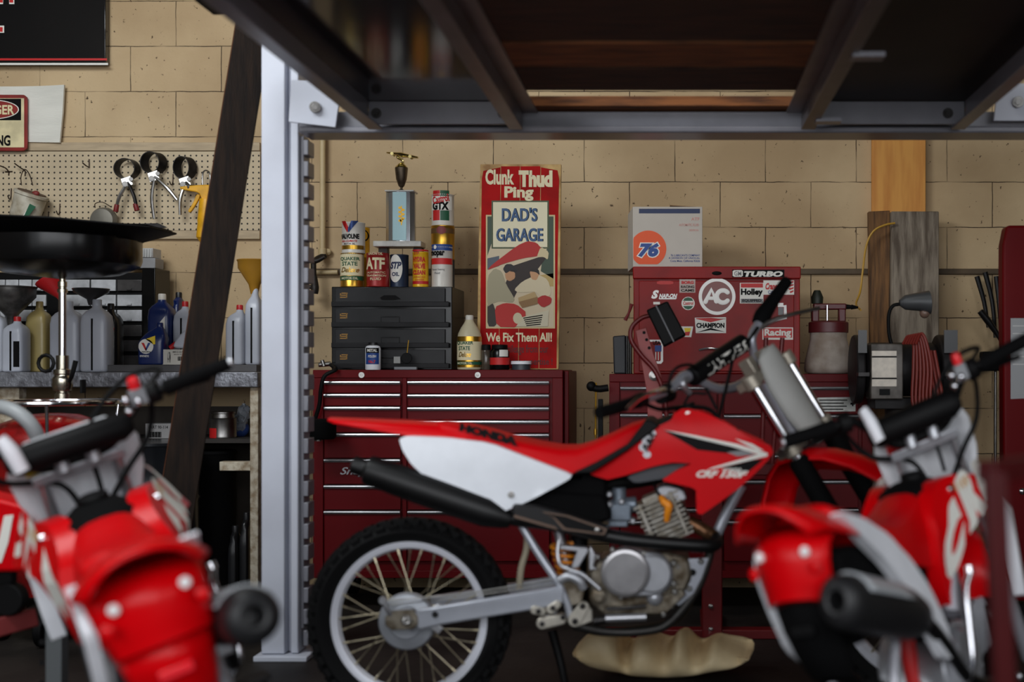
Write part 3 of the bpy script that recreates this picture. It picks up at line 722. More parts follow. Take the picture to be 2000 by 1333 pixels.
random.seed(5); b = B(); b.ball(P(467, 826, 5.22), .034, .03, .036, 14, 9); b.ball(P(476, 808, 5.22), .022, .02, .04, 12, 8)
for v in b.bm.verts: v.co += Vector((random.uniform(-.007, .007), random.uniform(-.006, .006), random.uniform(-.007, .007)))
b.out('clear_film', mat('clear_film', (196, 204, 214), .2, trans=.6), t, smooth=0)
t = thing('oil_drum', (PX(300, 4.9), 4.95, 0), 'dark shiny steel drum on the floor under the workbench', 'drum')
b = B(); zt = PZ(868, 4.68); b.lathe((PX(300, 4.86), 4.86, 0), (0, 0, 1), [(.17, 0), (.175, .01), (.17, .02), (.17, zt * .33), (.177, zt * .35), (.17, zt * .37), (.17, zt * .66), (.177, zt * .68), (.17, zt * .7), (.17, zt - .02), (.176, zt - .01), (.17, zt)], 40)
b.out('drum', mat('dark_drum', (34, 36, 40), .22, .4), t)
t2 = B(); t2.lathe((PX(384, 5.0), 5.16, 0), (0, 0, 1), [(.1, 0), (.105, .01), (.1, .02), (.1, .62), (.105, .63), (.1, .64)], 32); t2.out('waste_bin', M_blackmatte, None, label='tall black bin on the floor under the bench right of the drum', cat='bin')
for i, (x, y0, lb) in enumerate([(452, 1030, 'dark bottle on the floor under the bench, left of the pair'), (474, 1004, 'taller dark bottle on the floor under the bench, beside the chipped leg')]):
    bottle(x - 9, x + 9, y0, 1160, 4.98 + .03 * i, M_oilblack, M_capblk, lb, z=0.0005, strip=False, group='dark bottles under the bench', shoulder=.75)

# ------------------------------------------------------------------ leaning timber
b = B(); M_timber = mat('dark_stained_timber', (36, 25, 18), .75, spec=.2, rgb2=(20, 14, 11), vscale=6, stretch=(9, 9, 1), bump=.2, bscale=30)
p0 = Vector((PX(305, 4.32), 4.3, 0.0)); p1 = Vector((PX(490, 4.32), 4.36, PZ(30, 4.34)))
b.bar(p0, p1, .118, .045, up=(-.45, 1, 0)); tim = b.out('timber', M_timber, None, bevel=.003, label='long dark timber leaning against the lift post in front of the workbench', cat='timber')

dT = (p1 - p0).normalized(); uT = dT.cross(Vector((-.45, 1, 0))).normalized(); nT = uT.cross(dT).normalized()
sT = -1 if uT.x > 0 else 1
b = B(); b.obox((p0 + p1) / 2 + uT * sT * .0595, (p1 - p0) * .4995, uT * .0006, nT * .0222); b.out('sawn_edge', mat('orange_sawn_edge', (92, 54, 32), .75, var=.4, vscale=10, spec=.2), tim, smooth=0, label='paler sawn edge')

# ------------------------------------------------------------------ oil drainer
od = thing('oil_drainer', (PX(118, 4.5), 4.5, 0), 'red oil drain tank with a chrome pole and a wide black pan', 'oil drainer')
OY = 4.5; k = OY / F; cxo = PX(122, OY)
b = B()
o8 = [(-1.02, -.25), (-.62, -.95), (.3, -1), (1.0, -.42), (1.02, .3), (.55, .95), (-.45, 1), (-1, .4)]
R0 = 200 * k
zt, zb2 = PZ(440, OY), PZ(470, OY)
b.loft([[Vector((cxo + x * R0 * q, OY + y * R0 * .8 * q, z + (.018 * -x if q > .99 else 0))) for x, y in o8] for z, q in ((zt, 1), (zt - .006, 1.0), (zb2, .72), (zb2, .70), (zt - .012, .97))])
b.out('pan_rim', M_black, od, bevel=.002)
B().lathe((cxo, OY, PZ(545, OY)), (0, 0, 1), [(.02, 0), (.09, .008), (140 * k * .75, .02), (140 * k, .05), (144 * k, .07), (144 * k, .142), (147 * k, .146)], 44).out('pan_bowl', M_blackgloss, od)
x0 = PX(122, OY)
B().lathe((x0, OY, PZ(780, OY)), (0, 0, 1), [(.026, 0), (.026, .02), (.02, .022), (.02, .03), (.032, .032), (.036, .05), (.036, .075), (.028, .085), (.028, .09), (.031, .092), (.031, .108), (.022, .11), (.022, .16)], 12).out('coupling', mat('brassy_chrome', (190, 184, 168), .22, 1.0), od, bevel=.001)
B().cyl((x0, OY, PZ(700, OY)), (x0, OY, PZ(566, OY)), .0135, n=20).out('pole', M_chrome, od)
B().lathe((x0, OY, PZ(572, OY)), (0, 0, 1), [(.018, 0), (.018, .012), (.014, .014), (.014, .02), (.016, .022), (.016, .04), (.011, .042), (.011, .06)], 14).out('upper_collar', mat('brassy_chrome', (190, 184, 168)), od)
B().tube([Vector((x0 - .05 + .028 * math.cos(a * .52), OY - .02, PZ(710, OY) + .03 * math.sin(a * .52))) for a in range(12)], .007, 8, closed=True).out('height_knob', M_black, od)
b = B(); b.tube([P(148, 705, OY - .03), P(140, 735, OY - .03), P(132, 752, OY)], [.009, .008, .005], 8, 3); b.box(P(156, 742, OY), P(168, 768, OY + .03)); b.out('valve_lever', M_black, od)
B().lathe((x0 - .035, OY, 0.16), (0, 0, 1), [(.12, 0), (.2, .02), (.222, .06), (.222, .52), (.21, .58), (.17, .625), (.09, .655), (.03, .66)], 44).out('tank', mat('oily_red_tank', (150, 14, 16), .26, rgb2=(96, 10, 10), vscale=10, coat=.4), od)
b = B(); b.tube([Vector((x0 - .03 + .245 * math.cos(a / 24 * 2 * math.pi), OY + .245 * math.sin(a / 24 * 2 * math.pi), PZ(788, OY - .14))) for a in range(24)], .008, 8, closed=True); b.out('handle_ring', M_chrome, od)
for a in (-1.2, .9, 2.6): 
    B().cyl((x0 - .03 + .243 * math.cos(a), OY + .243 * math.sin(a), PZ(788, OY - .14)), (x0 - .03 + .215 * math.cos(a), OY + .215 * math.sin(a), .66), .006).out('ring_stay', M_chrome, od)
for a in (.3, 1.9, 3.4, 5.0):
    B().cyl((x0 - .03 + .17 * math.cos(a) - .015, OY + .17 * math.sin(a), .06), (x0 - .03 + .17 * math.cos(a) + .015, OY + .17 * math.sin(a), .06), .06, n=18).out('caster', M_black, od, bevel=.004)
    B().cyl((x0 - .03 + .15 * math.cos(a), OY + .15 * math.sin(a), .06), (x0 - .03 + .13 * math.cos(a), OY + .13 * math.sin(a), .2), .012).out('caster_fork', M_steel, od)
B().tube([P(-60, 840, 3.7), P(-20, 800, 3.6), P(20, 800, 3.55), P(60, 830, 3.55), P(80, 880, 3.6), P(84, 960, 3.75), P(60, 1040, 4.0)], .021, 14, 6).out('drain_hose', mat('grey_hose', (150, 154, 156), .45), od)
# ------------------------------------------------------------------ pipes on the wall
M_pipe = mat('cream_pipe', (196, 174, 132), .5, var=.15)
M_tap = mat('dark_iron', (44, 40, 38), .5, .5, var=.3, bump=.3, bscale=60)
t = thing('water_pipe', P(618, 575, 5.46), 'cream water pipe with a dark iron tap on the block wall beside the post', 'pipe')
B().cyl(P(630, 498, 5.48), P(630, 100, 5.48), .0125, n=16).out('riser', M_pipe, t)
b = B(); b.cyl(P(630, 505, 5.48), P(630, 486, 5.48), .018, n=16); b.cyl(P(622, 492, 5.48), P(645, 492, 5.5), .012); b.cyl(P(641, 492, 5.49), P(641, 492, 5.52), .014)
b.out('clamp', M_pipe, t, bevel=.002)
b = B(); b.tube([P(634, 500, 5.48), P(622, 505, 5.45), P(612, 512, 5.42)], .014, 12, 3); b.cyl(P(612, 508, 5.42), P(613, 548, 5.42), .012); b.tube([P(613, 540, 5.42), P(615, 562, 5.41), P(614, 574, 5.41)], [.014, .018, .016], 12, 3)
b.cyl(P(596, 561, 5.42), P(618, 561, 5.42), .009); b.out('tap', M_tap, t, bevel=.001)
b = B(); b.tube([P(592, 506, 5.42), P(604, 506, 5.42), P(618, 510, 5.42), P(634, 502, 5.42)], [.009, .008, .011, .008], 10, 3); b.out('tap_handle', M_tap, t)
B().cyl(P(585, 532, 5.495), P(660, 532, 5.495), .011, n=12).out('branch', M_pipe, t)

# ------------------------------------------------------------------ the left roller cabinet
M_chest = mat('maroon_cabinet_enamel', (98, 2, 10), .45, var=.12, vscale=3, spec=.18)
M_chestdk = mat('dark_gap', (24, 8, 10), .7)
M_trim = mat('bright_drawer_trim', (206, 206, 210), .25, .9)
def roller(name, label, x0, x1, ytop, ybot, Y, cols, locks, floor_gap=.13):
    t = thing(name, (PX((x0 + x1) / 2, Y), Y + .22, 0), label, 'tool chest', 'maroon roller cabinets')
    zt, zb = PZ(ytop, Y), PZ(ybot, Y)
    b = B(); b.box((PX(x0, Y), Y + .012, zb), (PX(x1, Y), Y + .46, zt))
    body = b.out('body', M_chest, t, bevel=.004)
    # face frame
    b = B(); b.box((PX(x0, Y), Y, zt - .032), (PX(x1, Y), Y + .011, zt)); b.box((PX(x0, Y), Y, zb), (PX(x0 + 20, Y), Y + .011, zt - .033)); b.box((PX(x1 - 20, Y), Y, zb), (PX(x1, Y), Y + .011, zt - .033)); b.box((PX(x0 + 20, Y), Y, zb), (PX(x1 - 20, Y), Y + .011, zb + .03))
    for i in range(len(cols) - 1): b.box((PX(cols[i][1] + 3, Y), Y + .001, zb + .03), (PX(cols[i + 1][0] - 3, Y), Y + .011, zt - .033))
    b.out('face_frame', M_chest, t, bevel=.002)
    for (cx0, cx1, ys) in cols:
        for i in range(len(ys) - 1):
            ya, yb = ys[i], ys[i + 1] - 3.2
            d_ = B(); d_.box((PX(cx0, Y), Y - .004, PZ(yb, Y)), (PX(cx1, Y), Y + .0115, PZ(ya + 4, Y))); o = d_.out('drawer', M_chest, t, bevel=.002)
            tr = B(); xa, xb = PX(cx0, Y), PX(cx1, Y); z = PZ(ya + 2, Y)
            tr.prism([Vector((xa, Y - .018, z)), Vector((xa, Y - .016, z + .006)), Vector((xa, Y + .002, z + .008)), Vector((xa, Y + .002, z - .008)), Vector((xa, Y - .013, z - .007))], (xb - xa, 0, 0))
            tr.out('trim_pull', M_trim, o, bevel=.001)
    for lx in locks:
        l = B(); l.cyl(P(lx, ytop + 10, Y - .006), P(lx, ytop + 10, Y + .002), .0125, n=20); l.cyl(P(lx, ytop + 10, Y - .009), P(lx, ytop + 10, Y - .005), .005, n=8); l.out('lock', M_steel, t, bevel=.001)
    for x in (x0 + 30, x1 - 30):
        for dy in (.07, .39):
            c = B(); c.cyl((PX(x, Y) - .02, Y + dy, .055), (PX(x, Y) + .02, Y + dy, .055), .0545, n=24); o = c.out('caster', M_black, t, bevel=.004)
            B().box((PX(x, Y) - .028, Y + dy - .04, .06), (PX(x, Y) + .028, Y + dy + .04, zb - .0005)).out('caster_fork', M_darksteel, o)
    return t, zt
YC1 = 4.98
chest1, Z1 = roller('roller_cabinet', 'maroon roller cabinet under the black drawer unit, behind the rear wheel', 611, 1099, 723, 1130, YC1,
    [(634, 783, [746, 771, 796, 822, 848, 898, 949, 999, 1100]), (797, 1073, [746, 772, 797, 823, 849, 949, 999, 1100])], (706, 933))
b = B(); b.box((PX(1100, YC1) + .0005, YC1 + .04, PZ(1120, YC1)), (PX(1109, YC1), YC1 + .44, Z1 - .004)); b.out('side_shelf_bracket', M_chest, chest1, bevel=.003)
b = B(); letters(b, 'Snap-on', (664, 913, 752, 932), YC1 - .0085, bold=.02, shear=.35); b.out('badge', M_trim, chest1, smooth=0)
ZT = Z1 + .0005

YC2 = 4.96
chest2, Z2 = roller('roller_cabinet', 'maroon roller cabinet under the red sticker covered chest, behind the motorcycle', 1190, 1704, 731, 1130, YC2,
    [(1212, 1400, [757, 810, 870, 940, 995, 1019, 1100]), (1414, 1676, [757, 812, 890, 940, 995, 1019, 1100])], (1276,))
flat('label_plate', [(1590, 783), (1598, 777), (1671, 776), (1671, 804), (1589, 805)], mat('engraved_plate', (150, 150, 146), .35, .6, var=.2, vscale=50), chest2, YC2 - .006)
b = B(); b.slab([(1664, 784), (1667, 784), (1667, 787), (1670, 787), (1670, 791), (1667, 791), (1667, 794), (1664, 794), (1664, 791), (1661, 791), (1661, 787), (1664, 787)], YC2 - .0075, .0008)
for i in range(4): b.slab(rect(1594 + (6 if i == 0 else 0), 781 + i * 6, 1655 - (i * 7) % 13, 783 + i * 6), YC2 - .0075, .0008)
b.out('plate_print', M_print, chest2, smooth=0)
ZT2 = Z2 + .0005

# ------------------------------------------------------------------ black drawer unit on the chest
YD1 = 5.05; kd = YD1 / F
du = thing('drawer_unit', (PX(765, YD1), YD1 + .15, ZT), 'black four drawer steel unit on the maroon cabinet, cans on top', 'drawer unit')
M_dun = mat('worn_black_steel', (34, 34, 36), .45, 0, rgb2=(24, 24, 26), vscale=9, spec=.3)
B().box((PX(646, YD1), YD1 + .012, ZT), (PX(882, YD1), YD1 + .3, PZ(560, YD1))).out('body', M_blackgloss, du, bevel=.003)
ZDU = PZ(560, YD1) + .0005
for i in range(4):
    y0 = 563 + i * 40.2; y1 = y0 + 35
    b = B(); b.box((PX(655, YD1), YD1, PZ(y1 - 5, YD1)), (PX(869, YD1), YD1 + .0115, PZ(y0, YD1))); b.prism([P(647, y1 + 1, YD1 + .0115), P(647, y1 + 1, YD1 - .012), P(647, y1 - 8, YD1 - .014), P(647, y1 - 9, YD1 + .0115)], (229 * kd, 0, 0))
    o = b.out('drawer', M_dun, du, bevel=.0015)
    h = B()
    if i == 0: h.slab([(742, 582), (750, 577), (772, 577), (782, 584), (770, 586), (746, 586)], YD1 - .004, .004); h.out('label_holder', M_print, o)
    else:
        z = [(743, y0 + 15, 781, y0 + 17), (743, y0 + 27, 781, y0 + 29), (743, y0 + 17, 745, y0 + 27), (779, y0 + 17, 781, y0 + 27)]
        for q in z: h.slab(rect(*q), YD1 - .002, .002)
        h.out('label_holder', M_blackgloss, o)
    l = B()
    for q in ((667, y0 + 9, 679, y0 + 11), (665, y0 + 13, 677, y0 + 15), (664, y0 + 17, 677, y0 + 19), (676, y0 + 10, 678, y0 + 19), (664, y0 + 10, 666, y0 + 15)): l.slab(rect(*q), YD1 - .001, .001)
    l.out('emblem', mat('brass_print', (160, 116, 44), .5), o, smooth=0)

# ------------------------------------------------------------------ cans
GC = 'vintage oil cans on the black drawer unit'
def can(x0, x1, y0, y1, Yc, label, m, z=None, lid=M_steel, name='oil_can', group=GC, n=36):
    k = Yc / F; cx = (x0 + x1) / 2; r = (x1 - x0) / 2 * k; zb = PZ(y1, Yc) if z is None else z; zt = zb + (y1 - y0) * k
    t = thing(name, (PX(cx, Yc), Yc, zb), label, 'can', group)
    B().lathe((PX(cx, Yc), Yc, zb), (0, 0, 1), [(r * .985, 0), (r, .002), (r, .005), (r * .985, .006), (r * .985, zt - zb - .006), (r, zt - zb - .005), (r, zt - zb - .001), (r * .95, zt - zb), (r * .93, zt - zb - .004), (0.001, zt - zb - .004)], n).out('body', m, t)
    return t, cx, (x1 - x0) / 2 * .985, zb + (y1 - y0) * k
def band(t, cx, Yc, r, y0, y1, m, name='label', ofs=.0006, x0=None, x1=None):
    return curved(B(), cx - r * .999 if x0 is None else x0, y0, cx + r * .999 if x1 is None else x1, y1, cx, Yc, r, ofs, 24).out(name, m, t, smooth=60)
def ct(t, cx, Yc, r, items, m, name='lettering'):
    b = B()
    for s, box, kw in items: canletters(b, s, box, cx, Yc, r, **kw)
    return b.out(name, m, t, smooth=0)
YF = 5.12
kz = lambda y: ZDU  # bottom row stands on the unit
# Quaker State
t, cx, r, zq = can(665, 711, 490, 556, YF, 'gold and white motor oil can standing under the white can with a V', M_gold, z=ZDU)
band(t, cx, YF, r, 497, 540, M_creamprint); band(t, cx, YF, r, 541, 549, M_greenprint)
ct(t, cx, YF, r, [('QUAKER', (669, 504, 707, 512), {'bold': .03}), ('STATE', (673, 513, 703, 521), {'bold': .03})], M_greenprint)
ct(t, cx, YF, r, [('Deluxe', (671, 524, 706, 534), {'shear': .4, 'bold': .02})], M_gold); ct(t, cx, YF, r, [('MOTOR OIL', (672, 543, 704, 547.5), {'bold': .02})], M_creamprint)
# ATF
t, cx, r, _ = can(716, 760, 490, 556, YF - .02, 'red can with large pale ATF letters', mat('aged_red_can', (160, 30, 30), .4, .2, var=.2, vscale=20), z=ZDU)
ct(t, cx, YF - .02, r, [('ATF', (718, 505, 755, 528), {'bold': .04}), ('UNION OIL', (724, 495, 752, 500), {'bold': .02}), ('AUTOMATIC', (721, 532, 756, 536), {'bold': .01}), ('TRANSMISSION', (720, 538, 757, 542), {'bold': .01}), ('FLUID', (728, 544, 749, 549), {'bold': .02})], M_creamprint)
# STP
t, cx, r, _ = can(762, 798, 493, 557, YF + .01, 'dark blue can with a white oval emblem', mat('dark_blue_can', (26, 44, 70), .4, .2, var=.15), z=ZDU)
def oval(t, cx, Yc, r, ox, oy, rx, ry, m, ofs=.001):
    b = B(); pts = disc(ox, oy, rx, 28, ry); b.slab(pts, Yc, .0001); b.cuts(4 * Yc / F, axes=(0,)); rr = r * Yc / F + ofs; X0 = PX(cx, Yc); 
    b.warp(lambda v: Vector((v.x, Yc - math.sqrt(max(1e-6, rr * rr - (v.x - X0) ** 2)) + (v.y - Yc), v.z))); return b.out('emblem', m, t, smooth=0)
oval(t, cx, YF + .01, r, 776, 526, 13.5, 27, M_whitepaint)
ct(t, cx, YF + .01, r, [('STP', (765, 513, 788, 527), {'bold': .05, 'shear': .3}), ('OIL', (769, 533, 784, 541), {'bold': .04})], mat('navy_print', (30, 44, 82), .5))
# Hydra valve
t, cx, r, _ = can(806, 837, 488, 557, YF, 'yellow can with red lettering right of the trophy stand', mat('yellow_can', (232, 180, 24), .35, .1, var=.1), z=ZDU)
band(t, cx, YF, r, 550, 556, M_redprint); band(t, cx, YF, r, 489, 492, M_redprint)
ct(t, cx, YF, r, [('HYDRA', (809, 503, 833, 513), {'bold': .05}), ('VALVE', (810, 516, 833, 526), {'bold': .05}), ('CLEAN', (809, 529, 833, 538), {'bold': .05}), ('STP', (811, 493, 822, 499), {'bold': .03}), ('HYDRAULIC VALVE', (811, 541, 833, 544), {}), ('CLEANER', (813, 546, 831, 549), {})], M_redprint)
# Mopar
t, cx, r, _ = can(843, 884, 478, 557, YF, 'tall white can with a blue top and a red band, right end of the row', mat('white_can', (214, 210, 202), .4, .1, var=.1), z=ZDU)
band(t, cx, YF, r, 479, 491, M_blueprint); band(t, cx, YF, r, 506, 518, M_redprint)
ct(t, cx, YF, r, [('mopar', (842, 492, 872, 505), {'bold': .05})], M_print); ct(t, cx, YF, r, [('Power Steering', (847, 526, 872, 531), {}), ('Fluid', (852, 533, 863, 537), {})], M_greyprint); oval(t, cx, YF, r, 853, 484.5, 3, 4, M_whitepaint)
# row behind
t, cx, r, zg = can(842, 888, 434, 500, 5.245, 'gold and brown can holding up the white and green can', M_gold, z=ZDU + 57.5 * 5.245 / F)
band(t, cx, 5.245, r, 448, 458, mat('brown_print', (92, 64, 34), .5)); oval(t, cx, 5.245, r, 866, 452, 9, 8, mat('maroon_print', (120, 36, 40), .5))
can(842, 888, 500, 557, 5.245, 'dark can hidden behind the tall white can with the red band', mat('dark_slate_tin', (56, 60, 66), .4), z=ZDU)
t, cx, r, _ = can(843, 887, 373, 434, 5.245, 'white can with green and red stripes, topmost at the right end', mat('white_can', (214, 210, 202)), z=zg + .0005)
band(t, cx, 5.245, r, 375, 433, M_redprint, x0=849, x1=863); band(t, cx, 5.245, r, 375, 392, M_greenprint, x0=864, x1=880); band(t, cx, 5.245, r, 414, 433, M_greenprint, x0=864, x1=880)
band(t, cx, 5.245, r, 386, 413, M_whitepaint, ofs=.0013, x0=846, x1=884)
ct(t, cx, 5.245, r, [('Castrol', (848, 384, 880, 399), {'bold': .04, 'rot': -12, 'ofs': .0022})], M_redprint); ct(t, cx, 5.245, r, [('GTX', (848, 397, 880, 413), {'bold': .06, 'ofs': .0022})], M_print)
# Valvoline on the Quaker State, and the one behind
t, cx, r, _ = can(668, 713, 430, 490, YF + .003, 'white can with a red and blue V, on top of the gold motor oil can', mat('white_can', (214, 210, 202)), z=zq + .0005)
band(t, cx, YF + .003, r, 481, 489, M_gold)
def capoly(t, cx, Yc, r, pts, m, ofs=.001):
    b = B(); b.slab(pts, Yc, .0001); b.cuts(4 * Yc / F, axes=(0,)); rr = r * Yc / F + ofs; X0 = PX(cx, Yc)
    b.warp(lambda v: Vector((v.x, Yc - math.sqrt(max(1e-6, rr * rr - (v.x - X0) ** 2)), v.z))); return b.out('emblem', m, t, smooth=0)
capoly(t, cx, YF + .003, r, [(670, 434), (680, 434), (688, 450), (684, 457)], M_redprint); capoly(t, cx, YF + .003, r, [(705, 434), (692, 434), (684, 452), (687, 457)], M_blueprint)
ct(t, cx, YF + .003, r, [('VALVOLINE', (669, 459, 706, 469), {'bold': .05})], M_print); ct(t, cx, YF + .003, r, [('ALL-CLIMATE', (671, 471, 703, 475), {'bold': .02, 'shear': .3})], M_redprint); ct(t, cx, YF + .003, r, [('MOTOR OIL', (677, 477, 699, 480), {})], M_print)
t, cx, r, zy = can(678, 722, 496, 556, 5.245, 'yellow can hidden behind the gold motor oil can', M_yellow, z=ZDU)
t, cx, r, _ = can(678, 722, 436, 496, 5.245, 'yellow can with a black ring showing behind the white can with a V', M_yellow, z=zy + .0005)
oval(t, cx, 5.245, r, 716, 462, 6, 11, M_print); oval(t, cx, 5.245, r, 716, 462, 4.4, 8.5, M_yellow, .0016)

# ------------------------------------------------------------------ trophy on its stand
YT = 5.155; kt = YT / F
st = thing('marble_stand', (PX(781, YT), YT, ZDU), 'low marble stand with dark legs between the cans, under the trophy', 'stand')
M_marble = mat('pale_marble', (206, 204, 198), .3, rgb2=(170, 168, 164), vscale=20)
zs0, zs1 = ZDU + (557 - 478) * kt, ZDU + (557 - 467) * kt
B().box((PX(734, YT), YT - .05, zs0), (PX(827, YT), YT + .05, zs1)).out('slab', M_marble, st, bevel=.003)
for x0, x1 in ((738, 756), (806, 824)):
    B().box((PX(x0, YT), YT + .008, ZDU), (PX(x1, YT), YT + .045, zs0)).out('leg', mat('dark_wood_leg', (54, 40, 32), .4), st, bevel=.002)
tr = thing('trophy', (PX(783, YT), YT, zs1 + .0005), 'car topped trophy with a cup on a mirrored column, on the marble stand', 'trophy')
z0 = zs1 + .0005; zc = z0 + 96 * kt
n = 24; rw, rd = 29 * kt, .04
b = B(); prof = []
for i in range(n): 
    a = 2 * math.pi * i / n; prof.append((rw * math.cos(a) * (1 if i % 2 else .96), rd * math.sin(a)))
b.loft([[Vector((PX(783, YT) + x, YT + y, z)) for x, y in prof] for z in (z0, zc)]); b.out('column', mat('fluted_silver', (200, 205, 212), .18, .9), tr, smooth=20)
B().box((PX(771, YT), YT - .0435, z0 + .002), (PX(798, YT), YT - .039, zc - .002)).out('panel', mat('pale_blue_panel', (160, 190, 196), .25, .5), tr, bevel=.001)
b = B(); b.slab([(783, 402), (785, 402), (785, 440), (783, 440)], YT - .045, .001)
for i in range(7): b.slab(disc(784 + (3 if i % 2 else -3), 406 + i * 4.2, 3.4, 8, 2.6), YT - .0452, .001)
b.slab([(780, 428), (788, 428), (785, 436), (784, 440), (783, 436)], YT - .0452, .001); b.out('emblem', M_gold, tr, smooth=0)
B().box((PX(756, YT), YT - .042, zc), (PX(812, YT), YT + .042, zc + .006)).out('cap_slab', M_marble, tr, bevel=.001)
cpx = PX(784, YT); zc += .006
B().lathe((cpx, YT, zc), (0, 0, 1), [(.018, 0), (.016, .004), (.005, .01), (.005, .016), (.012, .022), (.022, .05), (.026, .085), (.027, .098), (.024, .1)], 24).out('cup', mat('antique_pewter', (112, 98, 82), .35, .8, var=.4, vscale=30), tr)
B().lathe((cpx, YT, zc + .1), (0, 0, 1), [(.026, 0), (.02, .008), (.012, .016), (.004, .02), (.003, .022)], 20).out('cup_lid', mat('bright_brass', (206, 190, 130), .2, 1.0), tr)
B().tube([(cpx + .006, YT, zc + .118), (cpx + .004, YT, zc + .13), (cpx - .016, YT, zc + .142), (cpx - .012, YT, zc + .152)], [.006, .005, .006, .006], 8, 3).out('pedestal', mat('bright_brass', (206, 190, 130)), tr)
b = B(); zz = zc + .153
secs = [(-.062, .004, .003), (-.05, .012, .004), (-.02, .018, .007), (.0, .02, .011), (.025, .018, .008), (.05, .016, .006), (.07, .01, .004)]
b.loft([[Vector((cpx + x, YT + w2 * math.cos(a), zz - x * .16 + h * (math.sin(a)))) for a in [2 * math.pi * i / 12 for i in range(12)]] for x, w2, h in secs])
for x in (-.035, .04):
    for sy in (-.017, .017): b.cyl((cpx + x, YT + sy - .004, zz - x * .16 - .003), (cpx + x, YT + sy + .004, zz - x * .16 - .003), .007, n=12)
b.out('car_figure', mat('bright_brass', (206, 190, 130)), tr)

# ------------------------------------------------------------------ wooden garage sign
YS = 5.14; sg = thing('wooden_sign', P(1015, 722, YS + .01), 'tall red wooden garage sign leaning on the wall on the maroon cabinet', 'sign')
sg.location.z = ZT
M_signwood = mat('sign_red_paint', (176, 16, 16), .65, spec=.15, rgb2=(148, 14, 13), vscale=10, bump=.08, bscale=40)
M_signedge = mat('worn_sign_edge', (206, 172, 112), .7, rgb2=(150, 110, 66), vscale=12)
ol = [(938, 321), (1096, 321), (1094, 520), (1091, 722), (931, 722), (934, 520)]
B().prism([Vector((v.x, v.y, max(v.z, ZT))) for v in [P(x, y, YS) for x, y in ol]], (0, .022, 0)).out('board', M_signedge, sg, bevel=.002)
def lay(name, pts, m, d, par=sg): return B().slab(pts, YS - d, .0006).out(name, m, par, smooth=0)
plk = [938, 978, 1016, 1056, 1096]
for i in range(4):
    xa, xb = plk[i] + (3 if i == 0 else .6), plk[i + 1] - (4 if i == 3 else .6)
    top = 327 if i in (0, 3) else 325
    pts = [(xa + (3 if i == 0 else 0), top + (7 if i == 0 else 0)), (xb - (3 if i == 3 else 0), top + (6 if i == 3 else 0)), (xb, 350), (xb - 2 if i < 3 else xb - 3, 520), (xb - 3.5 if i < 3 else xb - 5, 720), (xa - 3.5, 720), (xa - 2, 520), (xa, 350)]
    lay('plank_face', pts, M_signwood, .0008)
ct_ = B(); letters(ct_, 'Clunk', (948, 331, 1004, 361), YS - .002, bold=.04); letters(ct_, 'Thud', (1013, 333, 1079, 366), YS - .002, bold=.06); letters(ct_, 'Ping', (985, 364, 1042, 393), YS - .002, bold=.04); ct_.out('lettering', M_creamprint, sg, smooth=0)
pic = lay('picture', rect(949, 420, 1084, 642), mat('sign_cream', (204, 186, 140), .6), .0012)
lay('scenery', rect(952, 423, 1081, 639), mat('picture_sky', (206, 190, 160), .6), .0015, pic)
lay('trees', [(952, 423), (962, 423), (962, 470), (952, 500)], mat('picture_green', (62, 78, 62), .6), .0017, pic)
lay('trees', [(1070, 423), (1081, 423), (1081, 545), (1056, 530), (1060, 500), (1072, 480)], mat('picture_green', (62, 78, 62)), .0017, pic)
lay('field', [(952, 505), (975, 500), (975, 520), (952, 527)], mat('picture_slate', (84, 92, 104), .6), .0017, pic)
lay('field', [(1040, 540), (1081, 534), (1081, 560), (1040, 560)], mat('picture_straw', (182, 156, 96), .6), .0017, pic)
pn = lay('name_panel', rect(960, 392, 1072, 486), mat('panel_green', (74, 84, 56), .6), .0019)
lay('panel_face', rect(963, 395, 1069, 483), mat('panel_cream', (226, 218, 186), .6), .0022, pn)
b = B(); letters(b, "DAD'S", (980, 406, 1049, 433), YS - .0032, bold=.025); letters(b, 'GARAGE', (969, 446, 1060, 472), YS - .0032, bold=.025); b.out('lettering', mat('sign_blue', (58, 88, 128), .6), sg, smooth=0)
b = B(); letters(b, "DAD'S", (981.5, 406, 1050.5, 433), YS - .0028, bold=.025); letters(b, 'GARAGE', (970.5, 446, 1061.5, 472), YS - .0028, bold=.025); b.out('lettering', M_print, sg, smooth=0)
# painted scene: an old red car with its bonnet up, and two mechanics
Q = lambda n, p, c, d, r=.18: lay(n, chaikin(p, r) if r else p, mat('pic_%d_%d_%d' % c, c, .6), d, pic)
Q('dark_engine_bay', [(985, 560), (1000, 520), (1060, 500), (1066, 505), (1040, 540), (1010, 570), (1000, 590), (985, 590)], (44, 32, 28), .0024, 0)
Q('car_bonnet', [(952, 528), (960, 518), (1010, 480), (1030, 471), (1048, 474), (1058, 486), (1054, 500), (1020, 505), (985, 515), (962, 524)], (176, 34, 28), .0034)
Q('bonnet_trim', [(1056, 482), (1072, 492), (1070, 508), (1062, 502), (1048, 503)], (206, 190, 150), .0036)
Q('mechanic_jacket', [(952, 540), (966, 524), (980, 530), (988, 555), (1006, 585), (1000, 592), (975, 588), (960, 594), (952, 600)], (164, 156, 128), .0038)
Q('mechanic_trousers', [(952, 592), (962, 590), (972, 620), (968, 638), (952, 638)], (52, 46, 40), .0036)
Q('mechanic_head', [(986, 534), (994, 530), (1006, 532), (1006, 544), (996, 550), (988, 546)], (190, 140, 100), .004)
Q('mechanic_cap', [(982, 526), (988, 516), (1000, 516), (1012, 530), (998, 528), (988, 535)], (36, 32, 34), .0043)
Q('helper_shirt', [(1020, 550), (1050, 536), (1070, 546), (1078, 575), (1062, 584), (1046, 570), (1012, 572), (1004, 566)], (210, 196, 164), .0038)
